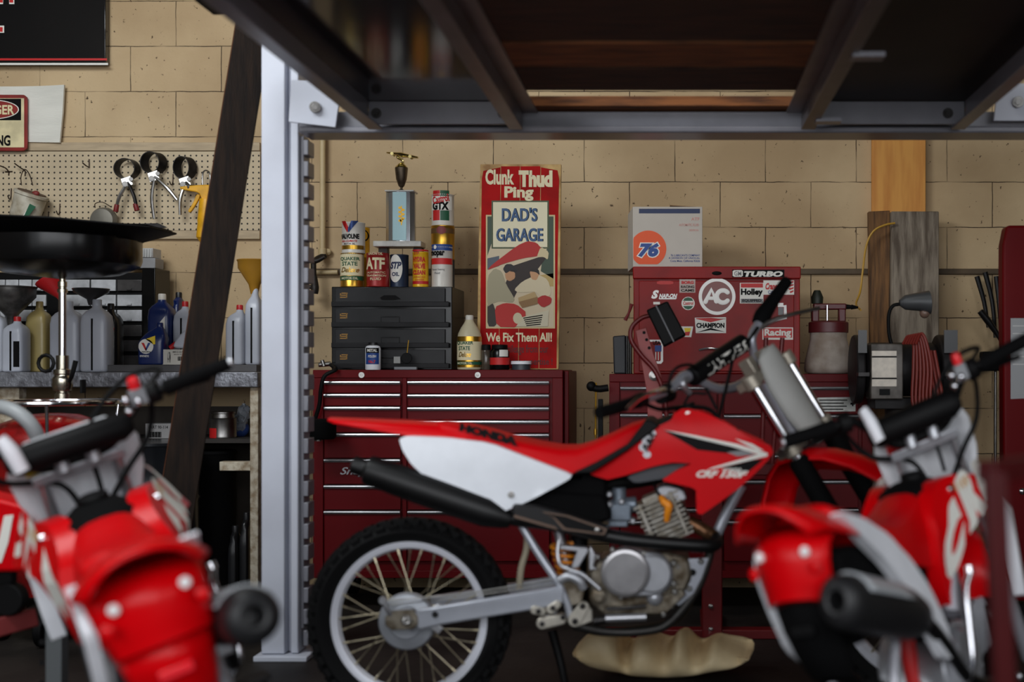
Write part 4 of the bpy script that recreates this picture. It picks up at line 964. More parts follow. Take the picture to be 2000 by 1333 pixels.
Q('helper_head', [(1034, 530), (1046, 526), (1054, 534), (1048, 548), (1038, 546)], (196, 148, 108), .0041)
Q('helper_hair', [(1033, 530), (1040, 524), (1052, 526), (1054, 538), (1047, 532)], (36, 28, 26), .0043)
Q('engine', [(1012, 582), (1044, 570), (1050, 582), (1050, 594), (1020, 602), (1014, 594)], (182, 154, 106), .0044, 0)
Q('engine_side', [(1013, 590), (1050, 580), (1050, 594), (1020, 602)], (140, 106, 66), .0046, 0)
Q('rear_wing', [(1044, 586), (1062, 576), (1078, 582), (1076, 594), (1060, 602)], (170, 30, 28), .0042)
Q('front_wing', [(966, 600), (985, 592), (1008, 594), (1030, 612), (1012, 640), (970, 639)], (184, 36, 30), .0046)
Q('headlamp', disc(1011, 622, 9, 16, 11), (206, 196, 164), .005, 0)
Q('grille', [(1020, 620), (1072, 606), (1070, 638), (1008, 638)], (204, 196, 170), .0048, 0)
b = B()
for i in range(5): b.slab([(1022 + i * 1.5, 621 + i * 3.6), (1060 - i, 615 + i * 4.4), (1060 - i, 617 + i * 4.4), (1022 + i * 1.5, 623 + i * 3.6)], YS - .0054, .0005)
b.out('grille_bars', M_print, pic, smooth=0)
b = B(); letters(b, 'We Fix Them All!', (949, 650, 1078, 668), YS - .002, bold=.03); b.out('lettering', M_creamprint, sg, smooth=0)
b = B(); letters(b, 'Get extra mileage from our', (938, 674, 1071, 694), YS - .002, bold=.01); letters(b, 'service expertise !', (980, 700, 1079, 717), YS - .002, bold=.01); b.out('lettering', mat('dark_maroon_print', (76, 16, 18), .6), sg, smooth=0)

# ------------------------------------------------------------------ small things along the front of the left cabinet
Yb = 5.03
t, cx, cy, zb, h, w_ = bottle(889, 937, 615, 721, Yb, mat('cream_bottle', (206, 196, 164), .4, var=.1), M_capwht, 'gold and white spouted oil bottle between the drawer unit and the red sign', depth=.1, z=ZT, strip=False, power=2, group='bottles on the left maroon cabinet', shoulder=.66)
Ycy = Yb + .05
band(t, cx * F / Ycy + CX, Ycy, 23.5, 658, 718, M_gold, ofs=.001); 
cpx_ = cx * F / Ycy + CX
band(t, cpx_, Ycy, 23.5, 668, 704, M_creamprint, ofs=.0018); band(t, cpx_, Ycy, 23.5, 707, 713, M_greenprint, ofs=.0018)
ct(t, cpx_, Ycy, 23.5, [('QUAKER', (895, 667, 928, 675), {'bold': .03, 'ofs': .0028}), ('STATE', (899, 677, 922, 685), {'bold': .03, 'ofs': .0028})], M_greenprint); ct(t, cpx_, Ycy, 23.5, [('Deluxe', (899, 688, 924, 698), {'shear': .4, 'bold': .02, 'ofs': .0028})], M_gold); ct(t, cpx_, Ycy, 23.5, [('MOTOR OIL', (896, 708, 926, 712), {'bold': .02, 'ofs': .0028})], M_creamprint)
# small white bottle with a blue label, in front of the drawers
k = 4.995 / F; bxp = PX(728, 4.995)
t = thing('cleaner_bottle', (bxp, 4.995, ZT), 'small white bottle with a blue label in front of the drawer unit', 'bottle')
t.location.y = 5.0; zz = ZT
Yq = 5.0; kq = Yq / F
du_front = True
B().lathe((bxp, Yq, zz), (0, 0, 1), [(14 * kq, 0), (14.8 * kq, .003), (14.8 * kq, 42 * kq), (13 * kq, 46 * kq), (8 * kq, 48 * kq)], 28).out('body', M_white, t)
B().lathe((bxp, Yq, zz + 48 * kq), (0, 0, 1), [(8.5 * kq, 0), (8.5 * kq, 5 * kq), (8 * kq, 5.5 * kq)], 20).out('cap', M_capblk, t)
cq = bxp * F / Yq + CX
band(t, cq, Yq, 14.8, 682, 712, M_blueprint, x0=cq - 11, x1=cq + 13); band(t, cq, Yq, 14.8, 680, 690, M_print, x0=cq - 11, x1=cq + 13, ofs=.001)
ct(t, cq, Yq, 14.8, [('METAL', (cq - 8, 682, cq + 11, 688), {'bold': .03}), ('POLISH', (cq - 6, 694, cq + 9, 699), {'bold': .02})], M_whitepaint); ct(t, cq, Yq, 14.8, [('No.7', (cq - 5, 704, cq + 8, 710), {'bold': .03})], M_redprint)
# dial gauge on a flat stand
t = thing('dial_gauge', P(792, 718, 4.99), 'dark dial gauge with a thin stem on a flat base before the drawers', 'gauge')
B().box((PX(770, 4.99), 4.985, ZT), (PX(814, 4.99), 5.01, ZT + .012)).out('base', M_gray, t, bevel=.002)
B().cyl(P(794, 700, 4.99), P(794, 700, 5.005), .022, n=20).out('dial', M_black, t, bevel=.002)
B().box(P(769, 697, 4.99), P(783, 710, 5.004)).out('tag', mat('grey_tag', (150, 150, 148), .6), t)
B().cyl(P(795, 690, 4.997), P(798, 665, 4.997), .0022, n=8).out('stem', M_gold, t)
t = thing('bolt_jar', P(948, 720, 5.04), 'small clear jar with a dark lid between the spouted bottle and the dark jar', 'jar'); t.location.z = ZT
B().lathe((PX(948, 5.04), 5.06, ZT), (0, 0, 1), [(.018, 0), (.019, .003), (.019, .075), (.016, .082)], 20).out('jar', mat('dirty_glass', (120, 110, 96), .15, trans=.7), t)
B().lathe((PX(948, 5.04), 5.06, ZT + .082), (0, 0, 1), [(.019, 0), (.019, .02), (.017, .022)], 20).out('lid', M_black, t)
t = thing('cleaner_jar', P(976, 720, 5.04), 'squat black jar with a red and white label in front of the red sign', 'jar'); t.location.z = ZT
k = 5.06 / F; xj = PX(976, 5.06)
B().lathe((xj, 5.06, ZT), (0, 0, 1), [(18 * k, 0), (19 * k, .004), (19 * k, 36 * k), (15 * k, 41 * k)], 28).out('jar', M_blackgloss, t)
B().lathe((xj, 5.06, ZT + 41 * k), (0, 0, 1), [(15.5 * k, 0), (15.5 * k, 7 * k), (14.5 * k, 8 * k)], 24).out('lid', M_black, t)
band(t, 976, 5.06, 19, 699, 713, M_redprint); band(t, 976, 5.06, 19, 684, 697, M_whitepaint, x0=978, x1=993)
t = thing('tin_lid', P(1018, 720, 5.04), 'shallow dark tin with a white lid at the foot of the red sign', 'tin'); t.location.z = ZT
B().lathe((PX(1018, 5.06), 5.06, ZT), (0, 0, 1), [(18 * k, 0), (18 * k, 11 * k)], 28).out('tin', mat('dark_slate_tin', (56, 60, 66), .4), t)
B().lathe((PX(1018, 5.06), 5.06, ZT + 11 * k), (0, 0, 1), [(20 * k, 0), (20 * k, 5 * k), (19 * k, 6 * k)], 28).out('lid', M_white, t)
# air chuck with its black hose hanging off the corner
t = thing('air_hose', P(630, 715, 5.0), 'chrome air fitting with a black hose looping down the left end of the cabinet', 'hose')
b = B(); b.cyl(P(622, 713, 5.0), P(646, 711, 5.02), .010, n=12); b.cyl(P(629, 704, 5.0), P(633, 716, 5.0), .008, n=12); b.out('fitting', M_steel, t, bevel=.001)
B().tube([P(644, 712, 5.02), P(656, 722, 4.95), P(634, 735, 4.93), P(627, 760, 4.93), P(624, 790, 4.94), P(616, 818, 4.95)], .008, 10, 5).out('hose', M_black, t)
t = thing('rubber_roller', P(622, 840, 4.9), 'black rubber wheel hanging at the left end of the maroon cabinet', 'wheel')
kk = 4.84 / F
B().lathe(P(622, 858, 4.84), (0, 0, 1), [(30 * kk, 0), (34 * kk, .01), (34 * kk, .07), (30 * kk, .078)], 32).out('tire', M_blackmatte, t)
B().lathe(P(622, 862, 4.84), (0, 0, 1), [(8 * kk, 0), (8 * kk, .01), (14 * kk, .01)], 20).out('hub', M_steel, t)
B().box(P(598, 737, 4.95), P(606, 750, 4.97)).out('switch_block', M_white, None, label='small white block just right of the lift post', cat='block')

# ------------------------------------------------------------------ red top chest with stickers
YR = 4.99; rc = thing('top_chest', (PX(1400, YR), YR + .18, ZT2), 'red top chest covered in stickers, on the right maroon cabinet', 'tool chest')
M_rchest = mat('worn_red_enamel', (146, 16, 13), .42, rgb2=(118, 14, 12), vscale=5, spec=.25)
zt = PZ(522, YR)
b = B(); b.box((PX(1237, YR), YR + .012, ZT2), (PX(1563, YR), YR + .36, zt)); b.out('body', M_rchest, rc, bevel=.004)
B().box((PX(1236, YR), YR - .004, PZ(545, YR)), (PX(1564, YR), YR + .365, zt + .002)).out('lid', M_rchest, rc, bevel=.004)
b = B(); b.box((PX(1248, YR), YR, ZT2 + .01), (PX(1551, YR), YR + .0115, PZ(549, YR))); b.out('front_panel', M_rchest, rc, bevel=.003)
b = B(); b.tube([P(1366, 684, YR - .004), P(1382, 681, YR - .02), P(1400, 682, YR - .02), P(1412, 686, YR - .004)], .005, 8, 4); b.out('handle', M_trim, rc)
B().ball(P(1400, 534, YR - .006), .02, .004, .008).out('lid_latch', M_print, rc)
def sticker(pts, m, d=.0008, yy=YR): return B().slab(pts, yy - d, .0006).out('sticker', m, rc, smooth=0)
def stext(o, items, m, d=.0018, yy=YR):
    b = B()
    for it in items: letters(b, it[0], it[1], yy - d, **(it[2] if len(it) > 2 else {}))
    return b.out('lettering', m, o, smooth=0)
def patch(o, pts, m, d=.0014, yy=YR): return B().slab(pts, yy - d, .0005).out('patch', m, o, smooth=0)
M_glow = mat('reflective_white', (246, 244, 240), .35)
# AC roundel
a = sticker(disc(1400.5, 579.5, 36, 48), M_glow); patch(a, disc(1400.5, 579.5, 29.5, 48), mat('roundel_brown', (128, 70, 66), .4))
b = B(); Ya = YR - .0022
def stroke(bb, pts, w_, Y):
    k = Y / F; bb.tube([P(x, y, Y) for x, y in pts], w_ * k, 8)
    for x, y in (pts[0], pts[-1]): bb.ball(P(x, y, Y), w_ * k, w_ * k, w_ * k, 10, 6)
stroke(b, [(1378, 590), (1389.5, 566), (1399, 589)], 4.4, Ya); stroke(b, [(1383, 583), (1395, 583)], 3.4, Ya)
stroke(b, [(1412 + 12 * math.cos(a_), 579.5 + 12 * math.sin(a_)) for a_ in [R(-42 - i * 276 / 16) for i in range(17)]], 4.4, Ya)
b.warp(lambda v: Vector((v.x, Ya + (v.y - Ya) * .1, v.z))); b.out('lettering', M_glow, a)
a = sticker(rect(1430, 527, 1532, 542), M_print, .0048); stext(a, [('TURBO', (1453, 530, 1529, 541), {'bold': .06, 'shear': .2})], M_whitepaint, .0058); patch(a, chaikin(rect(1431, 528, 1451, 541), .15), M_whitepaint, .0055); stext(a, [('GM', (1434, 530, 1448, 539), {'bold': .02})], M_greyprint, .006)
a = sticker(rect(1327, 546, 1358, 572), mat('pink_grey_sticker', (186, 168, 160), .5)); stext(a, [('BORG', (1331, 549, 1355, 555), {'bold': .06})], M_redprint); stext(a, [('RACING', (1330, 558, 1356, 563), {'bold': .03}), ('CAMS', (1330, 565, 1356, 570), {'bold': .03})], M_print)
a = sticker([(1273, 578), (1274, 576)] + rect(1275, 577, 1276, 578), M_glow); stext(a, [('S', (1272, 567, 1287, 584), {'bold': .06, 'shear': .3}), ('NAP-ON', (1287, 574, 1323, 583), {'bold': .05, 'shear': .3})], M_glow); 
b = B(); b.slab([(1286, 583), (1322, 582), (1320, 585), (1288, 585)], YR - .0018, .0005); b.out('underline', M_glow, a, smooth=0)
a = sticker(disc(1344, 593, 13, 32), M_whitepaint); patch(a, [(1334, 588), (1337, 583), (1344, 581), (1351, 583), (1354, 588)], M_greenprint); patch(a, [(1334, 598), (1354, 598), (1350, 603), (1344, 605), (1338, 603)], M_greenprint); stext(a, [('Castrol', (1334, 589, 1354, 596), {'bold': .03})], M_redprint)
a = sticker(rect(1445, 553, 1491, 593), M_whitepaint); patch(a, rect(1447, 554, 1490, 562), M_redprint); stext(a, [('Holley', (1447, 564, 1490, 580), {'bold': .05})], M_print); patch(a, rect(1447, 584, 1490, 592), M_greyprint); stext(a, [('EQUIPPED', (1450, 585, 1487, 591), {'bold': .03})], M_print)
a = sticker(rect(1491, 548, 1551, 576), M_whitepaint, .0006); stext(a, [('Crane', (1495, 553, 1518, 566), {'bold': .05, 'shear': .3})], M_redprint); stext(a, [('CAMS', (1500, 568, 1520, 574), {'bold': .02})], M_blueprint)
for i in range(4): patch(a, [(1536 + i * 2, 552 + i * 6), (1550, 549 + i * 6), (1550, 552 + i * 6), (1538 + i * 2, 555 + i * 6)], M_redprint)
a = sticker([(1357, 621), (1418, 620), (1418, 651), (1359, 651)], M_whitepaint); patch(a, [(1358, 623), (1388, 630), (1417, 623), (1417, 624), (1388, 621), (1360, 622)], M_redprint); patch(a, [(1360, 650), (1388, 641), (1417, 649), (1388, 645)], M_print); stext(a, [('CHAMPION', (1360, 631, 1415, 641), {'bold': .05})], M_print)
a = sticker([(1325, 638), (1354, 638), (1350, 659), (1322, 658)], M_whitepaint); patch(a, [(1336, 641), (1350, 641), (1348, 648), (1338, 649)], mat('yellow_print', (236, 204, 34), .5)); patch(a, [(1338, 649), (1348, 648), (1346, 656), (1336, 656)], M_redprint)
a = sticker(chaikin(rect(1258, 664, 1295, 711), .1), M_glow); patch(a, chaikin(rect(1264, 668, 1291, 706), .08), M_rchest); patch(a, rect(1279, 675, 1292, 687), M_blueprint, .0016)
for i in range(5): patch(a, rect(1280 + i * 2.6, 688, 1281.4 + i * 2.6, 704), M_redprint if i % 2 else M_whitepaint, .0017)
stext(a, [('USA', (1275, 666, 1290, 674), {'bold': .04})], M_print, .002)
a = sticker([(1519, 592), (1530, 592), (1530, 597), (1536, 596), (1537, 623), (1516, 628), (1507, 624), (1518, 620), (1531, 618), (1531, 600), (1519, 600)], M_glow); patch(a, rect(1520, 601, 1530, 616), M_greyprint)
a = sticker(rect(1489, 640, 1549, 664), M_whitepaint); patch(a, rect(1491, 642, 1547, 660), M_redprint); stext(a, [('Racing', (1493, 643, 1545, 660), {'bold': .04})], M_whitepaint, .002)
sticker(chaikin(rect(1283, 549, 1315, 556), .2), mat('faded_red_sticker', (190, 44, 40), .5)); sticker(rect(1276, 590, 1289, 595), M_whitepaint)

# cardboard oil carton, turned a little, on the chest
YK = 5.03; ck = thing('oil_carton', (PX(1302, YK), YK + .1, zt + .0025), 'white oil carton with an orange ball and blue stripe on top of the red chest', 'box')
zk = zt + .003; Xa, Xb = PX(1236, YK), PX(1372, YK); zk1 = PZ(404, YK)
M_card = mat('off_white_card', (190, 182, 172), .7, var=.06)
b = B(); b.prism([(Xa, YK, zk), (Xb, YK, zk), (Xb + .0, YK + .25, zk), (Xa - .03, YK + .25, zk)], (0, 0, zk1 - zk)); b.out('carton', M_card, ck, bevel=.002)
b = B(); b.prism([(PX(1308, YK), YK + .05, zk1 + .001), (Xb, YK + .04, zk1 + .001), (Xb, YK + .2, zk1 + .001), (PX(1308, YK), YK + .2, zk1 + .001)], (0, 0, .003)); b.warp(lambda v: v + Vector((0, 0, max(0, PX(1330, YK) - v.x) * .22))); b.out('flap', mat('brown_card', (130, 100, 70), .8), ck)
def cpatch(n, pts, m, d): return B().slab(pts, YK - d, .0005).out(n, m, ck, smooth=0)
cpatch('stripe', rect(1248, 408, 1367, 417), mat('navy_print', (30, 44, 82), .5), .0008)
pts = [(x, y) for x, y in disc(1266, 486, 35.5, 48)]; pts = [(max(1237, x), min(516.5, y)) for x, y in pts]
cpatch('ball_emblem', pts, mat('orange_print', (222, 84, 34), .55), .0008)
b = B(); letters(b, '76', (1243, 472, 1290, 505), YK - .0016, bold=.11, shear=.25); b.out('lettering', M_whitepaint, ck, smooth=0)
b = B(); letters(b, '76', (1246, 474.5, 1287, 502.5), YK - .0024, bold=.06, shear=.25); b.out('lettering', M_blueprint, ck, smooth=0)
b = B(); letters(b, '76 LUBRICANTS COMPANY', (1310, 497, 1367, 501), YK - .001); letters(b, 'A DIVISION OF UNOCAL', (1306, 502.5, 1367, 506), YK - .001); letters(b, 'Costa Mesa, California 92626', (1309, 508, 1367, 512.5), YK - .001); b.out('lettering', M_blueprint, ck, smooth=0)
b = B(); letters(b, 'ATF', (1350, 425, 1366, 431), YK - .001, bold=.02); letters(b, 'AUTOMATIC FLUID', (1326, 437, 1365, 442), YK - .001); letters(b, 'DEXRON', (1346, 448, 1364, 452), YK - .001); b.out('lettering', mat('faint_red_print', (200, 140, 132), .6), ck, smooth=0)

# black case leaning at the chest
t = thing('battery_charger', P(1215, 728, 4.99), 'black ribbed case standing at the left end of the red chest', 'case'); t.location.z = ZT2
b = B(); b.prism([(PX(1199, 4.99), 4.98, ZT2), (PX(1223, 4.99), 4.98, ZT2), (PX(1222, 4.99), 4.98, PZ(655, 4.99)), (PX(1197, 4.99), 4.98, PZ(657, 4.99))], (0, .16, 0)); b.out('case', M_gray if 0 else mat('charcoal_case', (46, 48, 52), .5, var=.1), t, bevel=.006)
b = B()
for i in range(3): b.box((PX(1223 + i * 3.4, 4.99) + .0005, 4.985 + i * .01, ZT2), (PX(1225.6 + i * 3.4, 4.99), 5.13, PZ(656, 4.99)))
b.out('cooling_fins', M_blackgloss, t, bevel=.001)
b = B(); b.tube([P(1221, 626, 4.97), P(1228, 612, 4.97), P(1234, 594, 4.97)], [.008, .005, .008], 8, 3); b.out('lid_stay', mat('dark_red_grip', (112, 20, 22), .5), rc)
# ------------------------------------------------------------------ wheels for all motorcycles
M_tire = mat('tyre_rubber', (11, 11, 12), .8, spec=.2, bump=.15, bscale=120)
M_spoke = mat('spoke_steel', (176, 166, 142), .35, .9)
def wheel(parent, name, c, ax, R_, tw, rr, hub_r, nsp, rim_m, hub_m, knobs=46, spoke_r=.0017, drum=None):
    """spoked wheel: centre c, axle direction ax (towards the drum side), tyre radius R_, tyre half width tw, rim radius rr"""
    c = Vector(c); ax = Vector(ax).normalized(); u, v = frame_of(ax)
    b = B(); b.lathe(c, ax, [(rr - .02, -.016), (rr - .006, -.02), (rr + .002, -.021), (rr + .002, .021), (rr - .006, .02), (rr - .02, .016), (rr - .022, .008), (rr - .026, 0), (rr - .022, -.008), (rr - .02, -.016)], 72, cap=False)
    w_ = b.out(name, rim_m, parent, smooth=50)
    b = B(); b.lathe(c, ax, [(rr - .002, -.02), (rr + .012, -tw * .82), (rr + (R_ - rr) * .45, -tw), (R_ - .022, -tw * .82), (R_ - .012, -tw * .5), (R_ - .010, 0), (R_ - .012, tw * .5), (R_ - .022, tw * .82), (rr + (R_ - rr) * .45, tw), (rr + .012, tw * .82), (rr - .002, .02), (rr - .002, -.02)], 72, cap=False)
    for i in range(knobs):
        for (h, dr, ph, wd, ln) in ((0, 0, 0, .30, .30), (-.52, -.003, .5, .2, .3), (.52, -.003, .5, .2, .3), (-.84, -.014, 0, .13, .3), (.84, -.014, 0, .13, .3)):
            a = 2 * math.pi * (i + ph) / knobs; rd = u * math.cos(a) + v * math.sin(a); tg = u * -math.sin(a) + v * math.cos(a)
            rdir = (rd - ax * (-h * .55)).normalized() if abs(h) > .6 else rd
            axl = ax if abs(h) <= .6 else (ax - rd * (h * .55)).normalized()
            b.obox(c + rd * (R_ - .008 + dr) + ax * h * tw, tg * (R_ * 2 * math.pi / knobs * ln), axl * tw * wd, rdir * .009)
    b.out('tire', M_tire, w_, smooth=35)
    b = B(); b.lathe(c, ax, [(.012, -.055), (.016, -.03), (hub_r, -.029), (hub_r, -.024), (hub_r * .6, -.02), (hub_r * .6, .018), (hub_r, .022), (hub_r, .028), (.016, .03), (.012, .055)], 32)
    b.out('hub', hub_m, w_)
    for i in range(nsp):
        side = -1 if i % 2 else 1; tw_ = 1 if (i // 2) % 2 else -1
        a1 = 2 * math.pi * i / nsp; a0 = a1 + tw_ * 2 * math.pi * 2.6 / nsp * 1.6
        p0 = c + (u * math.cos(a0) + v * math.sin(a0)) * (hub_r - .004) + ax * side * .026
        p1 = c + (u * math.cos(a1) + v * math.sin(a1)) * (rr - .021) + ax * side * .005
        s_ = B(); s_.cyl(p0, p1, spoke_r, n=6); s_.cyl(p1 - (p1 - p0).normalized() * .018, p1, spoke_r * 1.9, n=6); s_.out('spoke', M_spoke, w_)
    if drum:
        b = B(); b.lathe(c + ax * .028, ax, [(drum, 0), (drum, .016), (drum * .94, .024), (drum * .6, .03), (drum * .55, .036), (.02, .038)], 40)
        b.out('brake_drum', hub_m, w_)
    return w_

# ------------------------------------------------------------------ the motorcycle in the middle, seen from its right side
YB = 3.47                       # its centre plane
def q(x, y, w_=0.0): return P(x, y, YB - w_)
bk = thing('dirt_bike', (q(1180, 722).x, YB, 0), 'red and white dirt bike seen side on in the middle with a white side panel', 'motorcycle')
M_drum = mat('silver_hub_paint', (172, 176, 184), .4, .5, var=.12)
M_frame = mat('silver_frame_paint', (186, 190, 200), .32, .45, var=.1, vscale=14)
def puff(b, fn): return b.warp(fn)
def panel(name, pts, w0, w1, m, bevel=.006, fn=None, par=bk, mirror=True, cut=.03, smooth=40):
    """a plate with real thickness from lateral w0 (inner) to w1 (outer, the traced face), its twin on the far side"""
    outs = []
    for sgn in ((1, -1) if mirror else (1,)):
        b = B(); face = [q(x, y, w1) for x, y in pts]
        inner = [Vector((p.x, YB - w0, p.z)) for p in face]
        a = b.vs(face); c_ = b.vs(inner); b.f(a); b.f(c_[::-1]); b.bridge(a, c_)
        if fn: b.cuts(cut); b.warp(lambda v: Vector((v.x, v.y + fn(v.x, v.z), v.z)))
        if sgn < 0: b.warp(lambda v: Vector((v.x, 2 * YB - v.y, v.z)))
        outs.append(b.out(name, m, par, bevel=bevel, seg=3, smooth=smooth))
    return outs[0] if not mirror else outs
def decal(name, pts, w1, m, par, fn=None, off=.0012):
    b = B(); b.prism([q(x, y, w1 + off) for x, y in pts], (0, .0006, 0))
    if fn: b.cuts(.02); b.warp(lambda v: Vector((v.x, v.y + fn(v.x, v.z), v.z)))
    return b.out(name, m, par, smooth=0)
def dletters(name, items, w1, m, par, fn=None, off=.002):
    b = B()
    for it in items: letters(b, it[0], it[1], YB - w1 - off, **(it[2] if len(it) > 2 else {}))
    if fn: b.warp(lambda v: Vector((v.x, v.y + fn(v.x, v.z), v.z)))
    return b.out(name, m, par, smooth=0)

# rear wheel and swingarm
rc_ = q(797, 1213, .03); rc_ = Vector((rc_.x, YB, rc_.z))
wheel(bk, 'rear_wheel', rc_, (0, -1, 0), .285, .05, .222, .045, 36, mat('bright_rim', (232, 234, 244), .3, .25), M_drum, 44, drum=.08)
b = B(); b.prism([q(x, y, .115) for x, y in [(812, 1192), (850, 1187), (1085, 1148), (1101, 1152), (1101, 1178), (1080, 1186), (860, 1222), (818, 1232), (806, 1215)]], (0, .028, 0))
arm = b.out('swingarm', M_frame, bk, bevel=.005)
B().cyl(q(850, 1201, .117), q(850, 1201, .1), .009, n=18).out('bolt_hole', M_black, arm)
b = B(); b.prism([Vector((p.x, YB + .088, p.z)) for p in [q(x, y, .1) for x, y in [(812, 1192), (1085, 1148), (1101, 1178), (818, 1232)]]], (0, .028, 0)); b.box(q(1075, 1152, .09), q(1098, 1178, -.09)); b.out('swingarm_brace', M_frame, bk, bevel=.004)
b = B(); b.prism([q(x, y, .118) for x, y in [(752, 1206), (764, 1196), (806, 1193), (816, 1205), (816, 1222), (806, 1230), (764, 1232), (752, 1222)]], (0, .02, 0)); b.out('axle_plate', M_dirtysteel, arm, bevel=.002)
b = B(); b.cyl(q(794, 1212, .135), q(794, 1212, -.12), .0095, n=16); b.lathe(q(794, 1212, .13), (0, -1, 0), [(.015, -.01), (.015, .004), (.006, .005), (.006, .012)], 6); b.out('axle', M_steel, arm)
b = B(); b.tube([q(772, 1214, .1), q(757, 1192, .12), q(749, 1175, .125)], [.008, .007, .007], 8, 3); b.lathe(q(749, 1173, .12), (0, -1, 0), [(.011, 0), (.012, .006), (.009, .014)], 14); b.out('brake_arm', M_alu, bk)
b = B(); b.tube([q(749, 1175, .13), q(900, 1162, .13), q(1080, 1134, .13)], .0025, 6); b.tube([q(757, 1182, .12), q(900, 1168, .13), q(1080, 1142, .13)], .002, 6); b.out('brake_rod', M_steel, bk)
b = B(); b.prism([q(x, y, .108) for x, y in [(812, 1206), (856, 1180), (866, 1184), (838, 1212), (866, 1228), (856, 1240)]], (0, .01, 0)); b.out('torque_stay', M_alu, bk, bevel=.002)

# fender, seat, side panel
b = B()
def ribs(rows):
    """rows of (px x, px top, px bottom, half width, crown)"""
    out = []
    for x, yt, yb, hw, cr in rows:
        T, Bt = q(x, yt), q(x, yb); n_ = 14; rg = []
        for i in range(n_ + 1):
            a = math.pi * i / n_; cx_ = math.cos(a); s_ = math.sin(a)
            rg.append(Vector((T.x, YB - hw * math.copysign(abs(cx_) ** .7, cx_), Bt.z + (T.z - Bt.z) * abs(s_) ** cr)))
        out.append(rg)
    return out
b.loft(ribs([(646, 815, 822, .035, .8), (665, 816, 826, .07, .7), (720, 818, 834, .09, .6), (780, 820, 844, .095, .6), (850, 823, 856, .095, .6), (905, 828, 862, .09, .6)]))
b.out('rear_fender', M_red, bk, bevel=.002, smooth=50)
seat_rows = [(858, 823, 836, .06, .5), (872, 822, 842, .085, .45), (912, 827, 857, .1, .4), (960, 838, 870, .11, .36), (1007, 852, 884, .115, .34), (1060, 863, 902, .115, .32), (1100, 869, 916, .112, .32), (1132, 869, 920, .11, .32), (1160, 861, 904, .105, .34), (1200, 843, 886, .1, .36), (1235, 826, 862, .092, .4), (1262, 819, 838, .08, .5), (1272, 823, 828, .06, .6)]
b = B(); b.loft(ribs(seat_rows)); seat = b.out('seat', M_seatred, bk, bevel=.004, smooth=60)
b = B()
letters(b, 'HONDA', None, YB - .117, bold=.09, corner=((899, 826), (1013, 855), (1010, 873), (896, 842))); 
def seatfn(v):
    # lay the lettering on the seat's flank
    return v
b.out('lettering', M_print, seat, smooth=0)
sp_pts = [(777, 859), (789, 853), (865, 856), (955, 866), (1036, 897), (1117, 928), (1112, 937), (1036, 978), (974, 1004), (946, 1008), (912, 994), (846, 947), (803, 909), (784, 880)]
spf = lambda X, Z: .10 * max(0, (q(960, 900).x - X)) * .35 + .25 * max(0, Z - q(900, 905).z) ** 1.5
sp = panel('side_panel', chaikin(sp_pts, .15), .10, .15, mat('scuffed_white_plastic', (232, 236, 243), .42, var=.08, vscale=10), .008, spf)
b = B(); b.lathe(q(998, 967, .152), (0, -1, 0), [(.009, -.006), (.009, .001), (.005, .0012), (.005, -.001)], 20); b.out('screw', M_steel, sp[0])

b = B(); b.prism([q(x, y, .155) for x, y in [(1262, 820), (1274, 822), (1288, 833), (1226, 881), (1156, 925), (1118, 926), (1163, 905), (1224, 870)]], (0, .31, 0)); b.out('gap_shade_strip', M_black, bk, bevel=.004)  # black strip painting in the shaded gap between seat and tank
# muffler
mx = q(690, 908, .13); md_ = (q(985, 1012, .13) - mx)
b = B(); L_ = md_.length; b.lathe(mx, md_, [(.016, -.004), (.024, 0), (.025, .03), (.026, .034), (.039, .042), (.041, .05), (.041, .1), (.043, .12), (.044, L_ * .6), (.043, L_ - .05), (.03, L_), (.022, L_ + .02)], 32, cap=False)
b.lathe(mx, md_, [(.016, -.004), (.015, .05), (.001, .05)], 24, cap=False)
muf = b.out('muffler', M_blackmatte if 0 else mat('satin_black_muffler', (12, 12, 13), .45, .0, var=.2, spec=.35), bk)
# heat shield and exhaust pipe
b = B(); b.prism([q(x, y, .165) for x, y in chaikin([(1000, 985), (1050, 988), (1110, 1004), (1192, 1030), (1184, 1052), (1090, 1040), (1000, 1016)], .1)], (0, .04, 0))
hs = b.out('heat_shield', mat('satin_black_shield', (28, 27, 28), .35, .3), bk, bevel=.006)
b = B(); b.prism([q(x, y, .1675) for x, y in [(1058, 1000), (1108, 1007), (1186, 1034), (1180, 1046), (1100, 1036), (1080, 1012)]], (0, .002, 0)); b.out('inlay', mat('bronze_edge', (112, 92, 80), .35, .6), hs, bevel=.0005)
b = B(); b.prism([q(x, y, .169) for x, y in [(1064, 1003), (1106, 1010), (1180, 1036), (1176, 1042), (1104, 1032), (1084, 1012)]], (0, .002, 0)); b.out('inlay', M_black, hs, bevel=.0005)
b = B(); b.prism([q(x, y, .1675) for x, y in [(1004, 1006), (1084, 1029), (1090, 1036), (1004, 1012)]], (0, .002, 0)); b.out('inlay', mat('bronze_edge', (112, 92, 80)), hs, bevel=.0005)
B().lathe(q(1166, 1036, .168), (0, -1, 0), [(.006, 0), (.006, .004), (.003, .005)], 14).out('screw', M_steel, hs)
b = B(); b.tube([q(1000, 1012, .125), q(1090, 1024, .13), q(1190, 1048, .135), q(1260, 1058, .135), q(1360, 1066, .12), q(1392, 1066, .1), q(1400, 1056, .07), q(1380, 1042, .04), q(1345, 1022, .03)], [.022, .022, .02, .019, .019, .0185, .018, .0175, .017], 16, 6)
b.out('exhaust_pipe', mat('black_exhaust', (12, 12, 13), .42, .0, spec=.4, var=.2), bk)
B().tube([q(1396, 1050, .062), q(1380, 1040, .04), q(1345, 1020, .03)], [.019, .0195, .02], 14, 4).out('header', mat('browned_header', (120, 84, 58), .4, .8, var=.4, vscale=40), bk)

